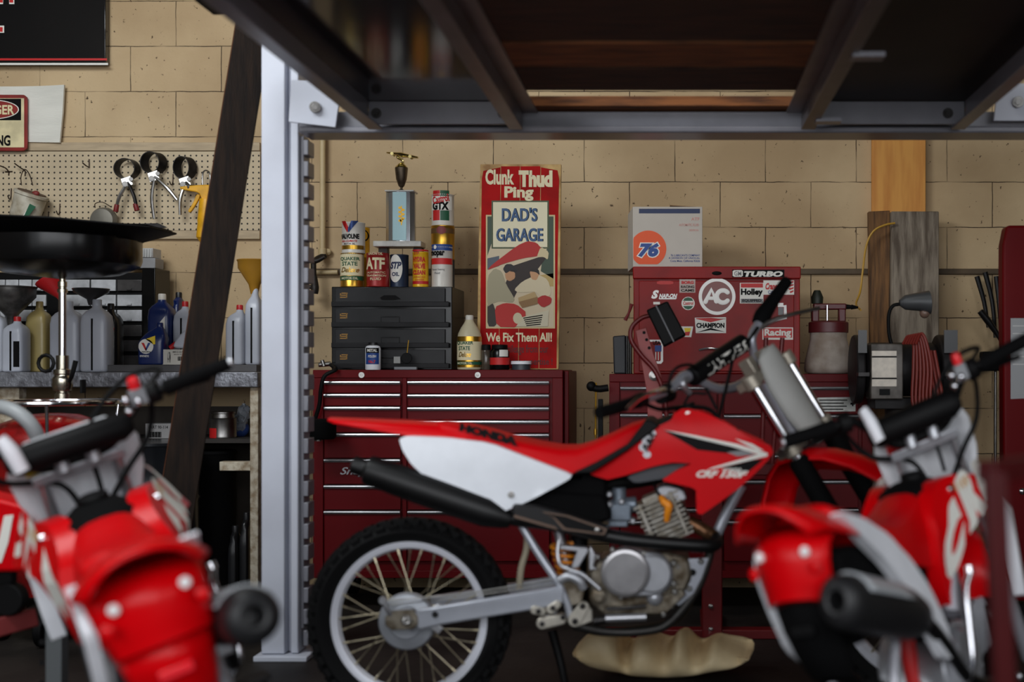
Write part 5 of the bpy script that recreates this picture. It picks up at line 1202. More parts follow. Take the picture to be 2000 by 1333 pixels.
# frame
b = B(); b.tube([q(1012, 1016, .09), q(1050, 1080, .095), q(1090, 1140, .1), q(1108, 1180, .1), q(1114, 1206, .1)], .0105, 12, 4); b.out('seat_stay', M_frame, bk)
b = B(); b.tube([q(1012, 1016, -.09), q(1090, 1140, -.1), q(1114, 1206, -.1)], .0105, 12, 4); b.out('seat_stay', M_frame, bk)
b = B(); b.tube([q(1448, 948, .0), q(1420, 1000, .0), q(1392, 1062, .0)], [.016, .0155, .015], 14, 4); b.out('down_tube', M_frame, bk)
b = B(); b.tube([q(1392, 1062, .03), q(1375, 1120, .05), q(1352, 1166, .06), q(1306, 1218, .07), q(1262, 1233, .07), q(1190, 1235, .07), q(1120, 1222, .08)], .013, 12, 5); b.out('cradle_tube', mat('dark_cradle', (54, 52, 50), .45, .5, var=.3), bk)
b = B(); b.tube([q(1392, 1062, -.03), q(1375, 1120, -.05), q(1352, 1166, -.06), q(1306, 1218, -.07), q(1190, 1235, -.07), q(1120, 1222, -.08)], .013, 12, 5); b.out('cradle_tube', mat('dark_cradle', (54, 52, 50)), bk)
b = B(); b.tube([q(1450, 850, 0), q(1400, 880, 0), q(1280, 930, 0), q(1180, 950, 0), q(1140, 1000, 0), q(1130, 1100, 0), q(1130, 1180, 0)], .024, 12, 4); b.tube([q(1180, 950, .06), q(1050, 930, .08), q(900, 880, .07), q(790, 850, .05)], .011, 10, 4); b.tube([q(1180, 950, -.06), q(1050, 930, -.08), q(900, 880, -.07), q(790, 850, -.05)], .011, 10, 4); b.out('frame_spine', M_black, bk)
b = B(); b.box(q(1040, 915, .09), q(1190, 1000, -.09)); b.prism([q(x, y, .1) for x, y in [(1000, 975), (1060, 960), (1180, 968), (1195, 1015), (1150, 1030), (1060, 1008)]], (0, .2, 0)); b.out('airbox', M_blackmatte, bk, bevel=.01)
B().tube([q(1030, 1040, -.02), q(1028, 1075, -.02), q(1018, 1110, -.02), q(1014, 1150, -.03)], .0095, 10, 4).out('drain_tube', mat('cream_tube', (170, 160, 138), .5), bk)
# shock spring
b = B()
pts = []
for i in range(61):
    a = i / 60 * 2 * math.pi * 5; f_ = i / 60; c_ = q(1096 + 16 * f_, 1062 + 62 * f_, .02); pts.append(c_ + Vector((math.cos(a) * .03, math.sin(a) * .03, 0)))
b.tube(pts, .0055, 8); b.out('shock_spring', M_orange, bk)
B().cyl(q(1086, 1020, .02), q(1116, 1140, .02), .014).out('shock_body', M_alu, bk)

# engine
eng = bk
b = B(); b.prism([q(x, y, .085) for x, y in chaikin([(1170, 1092), (1300, 1080), (1345, 1090), (1352, 1130), (1330, 1172), (1296, 1204), (1180, 1206), (1150, 1180), (1150, 1120)], .12)], (0, .17, 0)); b.out('crankcase', M_dirtysteel, bk, bevel=.01)
def stadium(x0, y0, r0, x1, y1, r1, n=20):
    o = []; an = math.atan2(y1 - y0, x1 - x0)
    for i in range(n + 1):
        a = an + math.pi / 2 + math.pi * i / n; o.append((x0 + r0 * math.cos(a), y0 + r0 * math.sin(a)))
    for i in range(n + 1):
        a = an - math.pi / 2 + math.pi * i / n; o.append((x1 + r1 * math.cos(a), y1 + r1 * math.sin(a)))
    return o
M_case = mat('cast_silver_case', (182, 184, 190), .38, .6, var=.1, vscale=30)
b = B(); b.prism([q(x, y, .125) for x, y in stadium(1224, 1120, 48, 1272, 1124, 42)], (0, .05, 0)); b.out('engine_cover', M_case, bk, bevel=.006)
b = B(); b.prism([q(x, y, .133) for x, y in stadium(1262, 1122, 36, 1275, 1123, 37)], (0, .02, 0)); b.out('generator_cover', M_case, bk, bevel=.006)
b = B(); b.lathe(q(1222, 1118, .125), (0, -1, 0), [(.064, -.01), (.067, 0), (.067, .014), (.063, .02), (.055, .022), (.054, .02), (.02, .0205)], 48); b.out('clutch_cover', mat('polished_clutch_cover', (170, 168, 170), .32, .7, var=.15, vscale=20), bk)
B().ball(q(1279, 1168, .10), .023, .02, .023).out('filter_dome', M_case, bk)
b = B(); b.prism([q(x, y, .1) for x, y in [(1180, 1186), (1262, 1180), (1330, 1150), (1340, 1162), (1300, 1200), (1262, 1200), (1180, 1200)]], (0, .02, 0)); b.out('sump_flange', M_dirtysteel, bk, bevel=.003)
for x, y in [(1196, 1073), (1258, 1080), (1213, 1166), (1167, 1088), (1316, 1140), (1318, 1156), (1296, 1200), (1164, 1160), (1316, 1100)]: B().lathe(q(x, y, .115), (0, -1, 0), [(.008, -.02), (.008, .008), (.006, .012)], 8).out('cover_bolt', M_steel, bk, bevel=.001)
b = B(); b.prism([q(x, y, .075) for x, y in [(1319, 1094), (1384, 1091), (1371, 1130), (1355, 1160), (1328, 1184), (1310, 1181), (1325, 1149), (1315, 1120)]], (0, .01, 0)); pl_ = b.out('engine_mount', M_frame, bk, bevel=.002)
b = B(); b.prism([q(x, y, -.065) for x, y in [(1319, 1094), (1384, 1091), (1371, 1130), (1355, 1160), (1328, 1184), (1310, 1181), (1325, 1149), (1315, 1120)]], (0, .01, 0)); b.out('engine_mount', M_frame, bk, bevel=.002)
b = B(); b.prism([q(x, y, .0762) for x, y in disc(1352, 1119, 8, 16, 7)], (0, .001, 0)); b.out('hole', M_black, pl_, smooth=0)
for x, y in [(1346, 1150), (1325, 1107), (1369, 1097), (1312, 1184)]: B().lathe(q(x, y, .076), (0, -1, 0), [(.0085, 0), (.0085, .006), (.005, .01)], 8).out('bolt', M_steel, pl_)
# cylinder with fins, tilted forward a little
b = B(); ca = q(1332, 1048); cb2 = q(1290, 950); d = (cb2 - ca).normalized(); sx = Vector((d.z, 0, -d.x)); 
H_ = (cb2 - ca).length
for i in range(10):
    z = ca + d * (i / 10 * H_ * .86) + Vector((-.026, 0, 0)); k_ = .062 + .004 * (i % 2)
    b.obox(z, sx * k_, (0, .075, 0), d * .0032)
b.obox(ca + d * H_ * .42 + Vector((-.026, 0, 0)), sx * .036, (0, .05, 0), d * H_ * .45)
b.out('cylinder_fins', mat('cast_fins', (168, 164, 156), .42, .6, rgb2=(120, 112, 98), vscale=40), bk, bevel=.0008)
b = B()
for s_ in (-.048, .044): b.obox(ca + d * H_ * .4 + Vector((-.026, -.078, 0)) + sx * s_, sx * .005, (0, .006, 0), d * H_ * .42)
b.out('cylinder_ribs', mat('cast_fins', (150, 142, 124)), bk, bevel=.001)
b = B(); b.prism([q(x, y, .07) for x, y in chaikin([(1281, 955), (1300, 948), (1334, 956), (1342, 976), (1330, 980), (1286, 972)], .2)], (0, .14, 0)); b.out('rocker_cover', M_case, bk, bevel=.01)
b = B(); b.tube([q(1291, 972, .085), q(1298, 982, .1), q(1306, 988, .105), q(1304, 1002, .1), q(1302, 1018, .09)], [.009, .011, .0115, .010, .008], 12, 4); b.out('spark_plug_cap', M_orange, bk)
b = B(); b.tube([q(1291, 972, .085), q(1280, 955, .08), q(1276, 935, .06)], .004, 8, 4); b.out('plug_lead', M_black, bk)
# carburettor
M_carb = mat('blue_grey_zinc', (128, 138, 150), .4, .6, var=.25, vscale=40)
b = B(); b.box(q(1192, 985, .045), q(1234, 1012, -.03)); b.cyl(q(1209, 952, .02), q(1209, 990, .02), .02, n=20); b.cyl(q(1190, 992, .02), q(1244, 985, .02), .022, n=18); b.box(q(1188, 1010, .03), q(1228, 1026, -.02))
b.out('carburettor', M_carb, bk, bevel=.004)
for x, y in [(1190, 966), (1190, 986), (1184, 1014), (1236, 1018), (1214, 980)]: B().lathe(q(x, y, .05), (0, -1, 0), [(.009, -.02), (.009, .004), (.005, .008)], 10).out('carburettor_screw', M_alu, bk)
# levers, pegs, linkages
b = B(); b.prism([q(x, y, .13) for x, y in stadium(1123, 1212, 14, 1140, 1188, 11)], (0, .02, 0)); b.prism([q(x, y, .128) for x, y in [(1138, 1180), (1156, 1192), (1158, 1214), (1128, 1226)]], (0, .018, 0)); pb = b.out('peg_bracket', mat('pale_cast_bracket', (196, 190, 178), .42, .6, var=.2, vscale=30), bk, bevel=.003)
for x, y in [(1123, 1214), (1138, 1184)]: B().lathe(q(x, y, .131), (0, -1, 0), [(.009, 0), (.009, .006), (.005, .009)], 6).out('bolt', M_darksteel, pb)
b = B(); b.cyl(q(1183, 1209, .15), q(1262, 1206, .15), .0105, n=14); b.out('foot_peg', M_alu, bk)
b = B(); b.cyl(q(1160, 1214, .14), q(1190, 1210, .14), .012, n=12); b.tube([q(1184, 1190, .14), q(1230, 1188, .14), q(1262, 1184, .14)], .005, 8); b.out('peg_spring', M_darksteel, bk)
b = B(); b.tube([q(1092, 1056, .1), q(1089, 1080, .11), q(1095, 1104, .12), q(1114, 1114, .135), q(1135, 1121, .14), q(1156, 1138, .14), q(1172, 1152, .14)], .006, 10, 5); b.out('brake_pedal', M_alu, bk)
b = B(); b.lathe(q(1168, 1166, .13), (0, -1, 0), [(.02, -.02), (.022, -.01), (.022, .006), (.016, .01), (.008, .011)], 20); b.lathe(q(1169, 1168, .14), (0, -1, 0), [(.01, 0), (.01, .006)], 6); b.out('pedal_pivot', M_dirtysteel, bk)
b = B()
for (x0, y0, r0, x1, y1, r1) in [(1044, 1193, 9, 1058, 1196, 8), (1059, 1219, 12, 1096, 1212, 10), (1075, 1192, 9, 1088, 1182, 8)]: b.prism([q(x, y, .12) for x, y in stadium(x0, y0, r0, x1, y1, r1, 10)], (0, .04, 0))
b.out('suspension_link', mat('pale_cast_bracket', (196, 190, 178)), bk, bevel=.004)
for x, y in [(1059, 1219), (1052, 1194), (1080, 1188), (1100, 1206)]: B().lathe(q(x, y, .122), (0, -1, 0), [(.0075, 0), (.0075, .005), (.003, .006)], 8).out('link_bolt', M_darksteel, bk)
b = B(); b.prism([q(x, y, .1) for x, y in chaikin([(1092, 1126), (1112, 1120), (1138, 1130), (1146, 1142), (1136, 1180), (1112, 1186), (1100, 1150)], .15)], (0, .03, 0)); b.out('swingarm_pivot', M_dirtysteel, bk, bevel=.006)
b = B(); b.tube([q(1093, 1134, .135), q(1112, 1126, .14), q(1132, 1136, .14), q(1140, 1150, .135)], .012, 10, 4); b.out('pivot_cover', M_case, bk)
b = B(); b.prism([q(x, y, .1) for x, y in [(1090, 1066), (1146, 1070), (1150, 1076), (1130, 1110), (1114, 1112), (1126, 1078), (1092, 1074)]], (0, .03, 0)); b.prism([q(x, y, .1) for x, y in [(1152, 1066), (1164, 1086), (1158, 1108), (1168, 1112), (1150, 1116), (1150, 1090)]], (0, .03, 0)); b.out('rear_engine_mount', M_alu, bk, bevel=.003)
# side stand reaching the floor on the far side
b = B(); s0 = q(1078, 1232, -.08); s1 = Vector((q(1116, 1300).x, YB - .02, .012)); b.tube([s0, (s0 + s1) / 2 + Vector((0, .03, 0)), s1], [.014, .012, .011], 10, 4); b.box(s1 - Vector((.03, .03, .0115)), s1 + Vector((.03, .03, -.002))); b.out('side_stand', M_black, bk)

# tank and radiator shrouds
sh = [(1144, 922), (1215, 876), (1286, 834), (1311, 822), (1317, 809), (1331, 801), (1346, 800), (1374, 806), (1415, 825), (1456, 850), (1506, 872), (1511, 885), (1500, 900), (1472, 929), (1440, 957), (1402, 985), (1371, 1007), (1361, 1004), (1360, 960), (1352, 954), (1292, 941), (1322, 921), (1352, 907), (1314, 905), (1276, 913), (1220, 932), (1185, 941), (1153, 932)]
x_t0 = q(1150, 900).x; x_t1 = q(1460, 900).x; z_sh = q(1400, 850).z
def shf(X, Z):
    f_ = min(1, max(0, (X - x_t0) / (x_t1 - x_t0)))
    return .06 * (1 - f_) ** 1.4 + .9 * max(0, Z - z_sh) ** 1.5 + .10 * max(0, X - q(1440, 900).x)
shr = panel('tank_shroud', chaikin(sh, .08), .10, .175, M_red, .007, shf)
ns = shr[0]
decal('black_flash', [(1296, 842), (1330, 848), (1400, 864), (1466, 884), (1452, 892), (1440, 888), (1362, 880)], .175, M_print, ns, shf)
decal('white_flash', [(1296, 841), (1360, 852), (1440, 868), (1500, 886), (1499, 892), (1490, 894), (1380, 920), (1392, 914), (1480, 888), (1430, 873), (1330, 850)], .175, M_whitepaint, ns, shf, .0018)
decal('white_flash', [(1435, 857), (1470, 868), (1492, 881), (1480, 880), (1462, 872)], .175, M_whitepaint, ns, shf, .0018)
decal('grey_flash', [(1420, 884), (1452, 880), (1478, 889), (1440, 892)], .175, M_greyprint, ns, shf, .0022)
decal('black_flash', [(1410, 914), (1470, 899), (1492, 898), (1462, 922), (1440, 922)], .175, M_print, ns, shf)
dletters('lettering', [('CRF', (1360, 920, 1404, 934), {'bold': .05, 'shear': .4}), ('150F', (1406, 920, 1462, 934), {'bold': .05, 'shear': .4}), ('HONDA', (1410, 915, 1448, 920), {'bold': .04, 'shear': .3})], .175, M_whitepaint, ns, shf, .0024)
b = B()
for it in ((1268, 852, 10), (1262, 864, 9), (1256, 876, 9), (1263, 890, 8), (1274, 848, 7)): b.prism([q(x, y, .1765) for x, y in disc(it[0], it[1], it[2], 14, it[2] * .9)], (0, .0006, 0))
b.cuts(.02); b.warp(lambda v: Vector((v.x, v.y + shf(v.x, v.z), v.z))); b.out('sticker', mat('silver_sticker', (206, 206, 212), .4), ns, smooth=0)
dletters('sticker_print', [('R&R', (1247, 858, 1287, 872), {'rot': -62, 'bold': .04, 'shear': .3})], .175, M_print, ns, shf, .003)
b = B(); b.lathe(Vector((q(1344, 810, .165).x, YB - .165 + shf(q(1344, 810).x, q(1344, 810).z), q(1344, 810, .165).z)), (0, -1, 0), [(.008, -.01), (.008, .006), (.004, .007)], 16); b.out('screw', M_steel, ns)
# tank body between the shrouds, dark where it shows
b = B(); b.loft(ribs([(1160, 880, 935, .06, .5), (1215, 845, 930, .085, .45), (1275, 822, 930, .1, .42), (1320, 806, 935, .105, .4), (1380, 812, 940, .105, .4), (1440, 842, 935, .095, .45), (1480, 868, 915, .08, .5)])); b.out('fuel_tank', M_black, bk, bevel=.003, smooth=60)
b = B(); b.prism([q(x, y, .12) for x, y in [(1280, 832), (1312, 812), (1330, 826), (1356, 844), (1330, 846), (1288, 838)]], (0, .02, 0)); b.out('shroud_bracket', M_black, bk, bevel=.003)
b = B(); b.prism([q(x, y, .11) for x, y in chaikin([(1222, 932), (1276, 910), (1340, 903), (1364, 905), (1330, 924), (1300, 936), (1240, 946)], .15)], (0, .22, 0)); b.out('tank_underside', mat('dark_grey_plastic', (56, 58, 64), .45), bk, bevel=.006)
b = B(); b.cyl(q(1340, 806), q(1336, 790), .03, n=24); b.tube([q(1336, 790), q(1350, 770), q(1380, 770)], .004, 8, 4); b.out('fuel_cap', M_black, bk, bevel=.003)
b = B(); b.prism([q(x, y, .09) for x, y in [(1110, 928), (1138, 926), (1140, 938), (1112, 940)]], (0, .18, 0)); b.out('tank_bolt', M_alu, bk, bevel=.003)

# ---- front end, turned towards the camera
rake = R(31); st = R(40)
ff = Vector((math.cos(rake), 0, math.sin(rake))); rt = Vector((0, -1, 0)); up_ = Vector((-math.sin(rake), 0, math.cos(rake)))
g = ff * math.cos(st) + rt * math.sin(st); lt_ = rt * math.cos(st) - ff * math.sin(st)       # forward and right of the turned fork
A = q(1550, 884, .08); Cc = A - lt_ * .1
def leg(sg, name='fork_leg'):
    o_ = Cc + lt_ * .1 * sg
    b = B(); b.cyl(o_ + up_ * .235, o_ - up_ * .12, .0165, n=20); L = b.out(name, M_chrome, bk)
    b = B(); b.tube([o_ - up_ * .02, o_ - up_ * .03, o_ - up_ * .22, o_ - up_ * .26, o_ - up_ * .52], [.024, .03, .03, .026, .025], 16); b.out('fork_slider', M_blackmatte, L)
    return o_
oR = leg(1); oL = leg(-1)
for h_, nm in ((.01, 'lower_triple_clamp'), (.225, 'upper_triple_clamp')):
    b = B(); b.obox(Cc + up_ * h_ - g * .015, lt_ * .12, g * .028, up_ * .014); 
    for s_ in (1, -1): b.cyl(Cc + lt_ * .1 * s_ + up_ * (h_ - .02), Cc + lt_ * .1 * s_ + up_ * (h_ + .02), .025, n=18)
    b.out(nm, mat('cast_clamp', (168, 160, 146), .45, .6, var=.2, vscale=30), bk, bevel=.004)
B().cyl(Cc - g * .04 + up_ * .2, Cc - g * .04 + up_ * .02, .03, n=20).out('head_tube', M_frame, bk)
B().cyl(oR + up_ * .02 + lt_ * .02, oR + up_ * .02 + lt_ * .05, .012, n=8).out('clamp_bolt', M_steel, bk)
# front wheel on the floor
RF = .30; fc = Cc - up_ * ((Cc.z - RF) / up_.z) ; fc = fc + g * .0
fc.z = RF
wheel(bk, 'front_wheel', fc, lt_, RF, .04, .24, .035, 32, mat('bright_rim', (226, 228, 240)), M_drum, 44, drum=.06)
b = B(); b.cyl(fc + lt_ * .13, fc - lt_ * .13, .009); b.out('front_axle', M_steel, bk)
# front fender: arched sheet, near edge raised
ga = g - up_ * g.dot(Vector((0, 0, 1))) / up_.z     # level forward
ga.normalize(); ln = Vector((lt_.x, lt_.y, 0)).normalized(); zz_ = Vector((0, 0, 1))
roll = R(14); lr = ln * math.cos(roll) + zz_ * math.sin(roll); zr = zz_ * math.cos(roll) - ln * math.sin(roll)
O = Cc - up_ * .02
spine = [(-.13, -.25, .075), (-.135, -.18, .078), (-.125, -.1, .08), (-.09, -.04, .08), (-.02, -.012, .075), (.08, -.01, .08), (.18, -.03, .085), (.28, -.07, .078), (.36, -.115, .06), (.39, -.135, .03)]
rows = []
for i, (s_, z_, hw) in enumerate(spine):
    tang = Vector((spine[min(i + 1, 9)][0] - spine[max(i - 1, 0)][0], spine[min(i + 1, 9)][1] - spine[max(i - 1, 0)][1]))
    tang.normalize(); nrm = (-tang[1], tang[0])
    rw = []
    for j in range(13):
        t_ = -1 + 2 * j / 12; dr = -.045 * abs(t_) ** 2.4
        rw.append(O + ga * (s_ + nrm[0] * dr) + zr * (z_ + nrm[1] * dr) + lr * hw * t_)
    rows.append(rw)
b = B(); b.loft(rows, cap=False, closed=False); b.out('front_fender', M_red, bk, solid=.004, smooth=60)
# number plate in front of the fork
npO = Cc + up_ * .135 + g * .05
rows = []
for v_, hw in ((.15, .03), (.13, .05), (.05, .065), (-.05, .062), (-.12, .05), (-.155, .03)):
    rows.append([npO + up_ * v_ + lt_ * hw * t_ - g * .06 * t_ * t_ * (hw / .1) for t_ in [-1 + 2 * j / 10 for j in range(11)]])
b = B(); b.loft(rows, cap=False, closed=False); b.out('number_plate', mat('dull_white_plate', (160, 160, 156), .5, var=.1), bk, solid=.005, smooth=60)
# handlebar
yb_ = lambda x: 3.16 + (x - 1170) / (1535 - 1170) * .58
def hb(x, y, dy=0): return P(x, y, yb_(x) + dy)
bar_pts = [hb(1170, 806), hb(1242, 785), hb(1284, 770), hb(1312, 758), hb(1340, 733), hb(1372, 748), hb(1402, 760), hb(1435, 757), hb(1463, 739), hb(1474, 708), hb(1468, 662), hb(1482, 632), hb(1512, 584), hb(1536, 550)]
b = B(); b.tube(bar_pts, .014, 14, 5); hbo = b.out('handlebar', mat('bare_aluminium_bar', (176, 178, 188), .32, .6), bk)
B().tube([hb(1169, 807), hb(1205, 797), hb(1243, 785)], [.0165, .016, .017], 16, 2).out('grip', M_blackmatte, hbo)
b = B(); b.tube([hb(1482, 632), hb(1490, 616), hb(1512, 584), hb(1537, 549)], [.022, .026, .02, .018], 16, 2); b.out('grip', M_blackmatte, hbo)
b = B(); b.tube([hb(1328, 752), hb(1390, 712), hb(1456, 666)], .009, 10); b.out('crossbar', M_alu, hbo)
pa, pb2 = hb(1350, 738, -.01), hb(1452, 670, -.01)
b = B(); b.tube([pa, pb2], .028, 20); pad = b.out('bar_pad', M_black, hbo, bevel=.004)
b = B(); dpx = (pb2 - pa); Yp_ = None
vs_, fs_ = text_mesh('RENTHAL', .025, 0.1)
upv = Vector((0, 0, 1)) - dpx.normalized() * dpx.normalized().z; upv.normalize(); nv = dpx.normalized().cross(upv); nv = nv if nv.y < 0 else -nv
vv = []
for u_, v_ in vs_:
    hgt = -(v_ - .5) * .032; ang = hgt / .0287
    vv.append(b.bm.verts.new(pb2 - dpx * (.05 + .78 * u_) - upv * .0287 * math.sin(ang) + nv * .0287 * math.cos(ang)))
for fc_ in fs_: b.f([vv[i] for i in fc_])
b.out('lettering', M_whitepaint, pad, smooth=0)
b = B(); b.tube([hb(1338, 738, -.012), hb(1334, 752, -.02), hb(1346, 768, -.015)], .009, 10, 4); b.out('bar_clamp', M_alu, hbo)
b = B(); b.lathe(hb(1243, 785), hb(1270, 775) - hb(1243, 785), [(.019, 0), (.02, .005), (.02, .03), (.015, .036)], 18); b.lathe(hb(1297, 765), hb(1312, 758) - hb(1297, 765), [(.018, 0), (.018, .02)], 16); b.out('throttle_housing', M_black, hbo)
b = B(); b.tube([hb(1310, 762, -.02), hb(1285, 765, -.06), hb(1250, 778, -.08), hb(1225, 800, -.09)], [.008, .0075, .0065, .006], 8, 4); b.out('brake_lever', M_chrome, hbo)
b = B(); b.tube([hb(1486, 640, -.01), hb(1506, 628, -.05), hb(1540, 616, -.09), hb(1600, 602, -.12)], [.009, .008, .0065, .006], 8, 4); b.out('clutch_lever', M_steel, hbo)
b = B(); b.tube([hb(1480, 640, -.03), hb(1460, 668, -.04), hb(1436, 690, -.04), hb(1425, 730, -.03), hb(1410, 790, -.02), q(1400, 830, 0)], .005, 8, 5); b.tube([hb(1305, 762, -.03), hb(1312, 730, -.05), hb(1330, 715, -.06), hb(1356, 716, -.05), hb(1372, 745, 0), q(1400, 800, 0)], .0045, 8, 5); b.tube([hb(1256, 788, 0), hb(1290, 800, 0), hb(1330, 796, .02), q(1385, 800), q(1420, 840)], .006, 8, 5); b.out('control_cables', M_black, hbo)
b = B(); 
for sg_ in (.045, -.045):
    c_ = Cc + up_ * .235 - g * .02 + lt_ * sg_; b.obox(c_ + up_ * .025, lt_ * .016, g * .02, up_ * .028)
b.out('bar_mount', mat('cast_clamp', (168, 160, 146)), hbo, bevel=.004)
B().cyl(q(1290, 775, .08), q(1308, 770, .02), .022, n=16).out('master_cylinder', M_black, hbo)
# ------------------------------------------------------------------ the two small trail bikes in the foreground
def trail_bike(label, pose, steer, mark, sc=.962, sz=None):
    sz = sz or sc
    x0, y0, yaw, lean = pose
    t = thing('trail_bike', (0, 0, 0), label, 'motorcycle', 'small red trail bikes in the foreground')
    M_tred = mat('glossy_red_plastic', (210, 1, 10), .3, spec=.2)
    M_tseat = mat('trail_red_vinyl', (206, 1, 10), .42, spec=.15)
    V = Vector
    def pan(name, pts, y_in, y_out, m, par=t, bevel=.005, fn=None, sides=(-1, 1), cut=.03):
        o = None; outs = []
        for sg in sides:
            b = B(); b.prism([V((x, sg * y_out, z)) for x, z in pts], (0, -sg * (y_out - y_in), 0))
            if fn: b.cuts(cut); b.warp(lambda v: V((v.x, v.y + sg * fn(v.x, v.z), v.z)))
            outs.append(b.out(name, m, par, bevel=bevel, seg=3))
        return outs
    def ribs2(rows, p=.55):
        out = []
        for x, zt, zb, hw in rows:
            out.append([V((x, hw * math.copysign(abs(math.cos(math.pi * i / 14)) ** .7, math.cos(math.pi * i / 14)), zb + (zt - zb) * abs(math.sin(math.pi * i / 14)) ** p)) for i in range(15)])
        return out
    # wheels, swingarm
    rim = mat('black_rim', (34, 34, 36), .35, .3)
    wheel(t, 'rear_wheel', (0, 0, .232), (0, -1, 0), .232, .046, .155, .04, 28, rim, M_alu, 34)
    b = B(); b.bar((-.03, .085, .232), (.36, .07, .30), .05, .022, up=(0, 1, 0)); b.bar((-.03, -.085, .232), (.36, -.07, .30), .05, .022, up=(0, 1, 0)); b.obox((.28, 0, .29), (.03, 0, 0), (0, .08, 0), (0, 0, .02)); b.cyl((0, -.1, .232), (0, .1, .232), .01)
    b.out('swingarm', mat('silver_swingarm', (176, 176, 184), .35, .5), t, bevel=.004)
    b = B(); b.tube([(-.0, .085, .25), (.02, .085, .36), (.1, .075, .47), (.14, 0, .5), (.1, -.075, .47), (.02, -.085, .36), (0, -.085, .25)], .014, 10, 4); b.out('fender_stay', mat('silver_swingarm', (176, 176, 184)), t)
    # tail
    rows = []
    for x, z, hw, dr, cw in [(.08, .672, .1, .05, 0), (0, .698, .105, .05, 0), (-.1, .722, .112, .052, 0), (-.2, .74, .118, .056, 0), (-.28, .752, .116, .06, 0), (-.325, .755, .108, .062, 0), (-.345, .749, .094, .058, 0)]:
        rows.append([V((x + .05 * abs(u) ** 3 * (1 if x < -.25 else .3), hw * u, z - dr * abs(u) ** 2.6)) for u in [-1 + i / 8 for i in range(17)]])
    b = B(); b.loft(rows, cap=False, closed=False); fe = b.out('rear_fender', M_tred, t, solid=.006, smooth=60)
    mk = lambda L: [[V((x + .05 * u * u, hw * u, z - .012 * u * u)) for u in [-1 + i / 6 for i in range(13)]] for x, z, hw in L]
    low = mk([(-.235, .563, .082), (-.228, .52, .076), (-.2, .46, .066), (-.17, .42, .058), (-.13, .40, .05)])
    b = B(); b.loft(low, cap=False, closed=False); mg = b.out('mud_guard', M_tred if mark else M_blackmatte, t, solid=.006, smooth=60)
    b = B(); b.loft(mk([(-.20, .708, .104), (-.262, .68, .1), (-.27, .645, .096), (-.262, .60, .09), (-.262, .575, .086), (-.237, .566, .082)]), cap=False, closed=False); inn = b.out('inner_fender', M_tred, t, solid=.006, smooth=60)
    for sg in (1, -1):
        B().lathe((-.264, .06 * sg, .66), (-1, 0, .1), [(.010, -.006), (.010, .004), (.006, .008)], 14).out('bolt', mat('sky_glint_bolt', (255, 255, 255), .25, .0), inn)  # bolt heads' sky reflection is put into their pure white colour
        B().lathe((-.266, .080 * sg, .630), (-1, .0, .1), [(.012, -.004), (.012, .003), (.008, .005)], 14).out('grommet', M_tred, inn)
    b = B(); b.box((-.235, -.03, .50), (-.222, .03, .52)); b.out('reflector', mat('bright_red_reflector', (236, 40, 50), .2) if mark else M_black, mg, bevel=.003)
    # seat
    b = B(); b.loft(ribs2([(-.15, .735, .71, .05), (-.13, .742, .71, .085), (-.05, .728, .66, .1), (.06, .7, .625, .106), (.16, .684, .6, .108), (.25, .678, .575, .106), (.33, .69, .56, .102), (.39, .706, .56, .097), (.43, .724, .57, .09), (.45, .726, .6, .085), (.46, .72, .65, .07)]))
    seat = b.out('seat', M_tseat, t, bevel=.004, smooth=60)
    for sg in (-1,):
        b = B(); vs_, fs_ = text_mesh('HONDA', .04, 0); vv = [b.bm.verts.new((-.06 + .13 * u, sg * .1055, .672 - .03 * u + .02 * v)) for u, v in vs_]
        for f_ in fs_: b.f([vv[i] for i in f_])
        b.out('lettering', mat('pale_pink_print', (226, 180, 160), .5), seat, smooth=0)
    b = B(); b.loft(ribs2([(.44, .722, .6, .08), (.47, .742, .6, .098), (.52, .75, .6, .1), (.58, .754, .6, .095), (.64, .752, .6, .08), (.7, .74, .6, .06)])); b.out('tank_cover', M_blackmatte, t, bevel=.003, smooth=60)
    B().lathe((.58, 0, .742), (-.1, 0, 1), [(.035, 0), (.035, .022), (.028, .026)], 24).out('fuel_cap', M_black, t)
    # shrouds
    shp = [(.37, .60), (.40, .67), (.45, .715), (.51, .742), (.575, .748), (.68, .738), (.78, .722), (.86, .70), (.87, .68), (.80, .665), (.72, .655), (.62, .655), (.54, .635), (.49, .59), (.45, .53), (.42, .48), (.385, .455), (.362, .50)]
    fn = lambda X, Z: .085 * min(1, max(0, (X - .4) / .28)) - .5 * max(0, Z - .64) - .22 * max(0, X - .72)
    sh_ = pan('tank_shroud', chaikin(shp, .15), .08, .125, M_tred, fn=fn)
    tails = pan('shroud_tail', chaikin([(.865, .70), (.885, .685), (.875, .60), (.835, .47), (.80, .43), (.80, .50), (.815, .60), (.79, .66), (.83, .668)], .12), .085, .12, M_white, fn=fn)
    for sg, sho in ((-1, sh_[0]), (1, sh_[1])):
        b = B(); yy = .1268
        # the slanted three letter mark, running up towards the front on the right, up from the rear on the left
        for s_, (xa, za, xb, zb2, hh) in zip('CRF', ((.385, .505, .52, .605, .105), (.515, .61, .63, .665, .10), (.625, .672, .75, .695, .085))):
            vs_, fs_ = text_mesh(s_, .09, .35)
            if sg < 0: mp = [(xa + (xb - xa) * u, za + (zb2 - za) * u + hh * v) for u, v in vs_]
            else: mp = [(xb - (xb - xa) * u, zb2 + (za - zb2) * u + hh * v) for u, v in vs_]
            if sg > 0:
                pass
            vv = [b.bm.verts.new((x, sg * yy, z)) for x, z in mp]
            for f_ in fs_: b.f([vv[i] for i in f_])
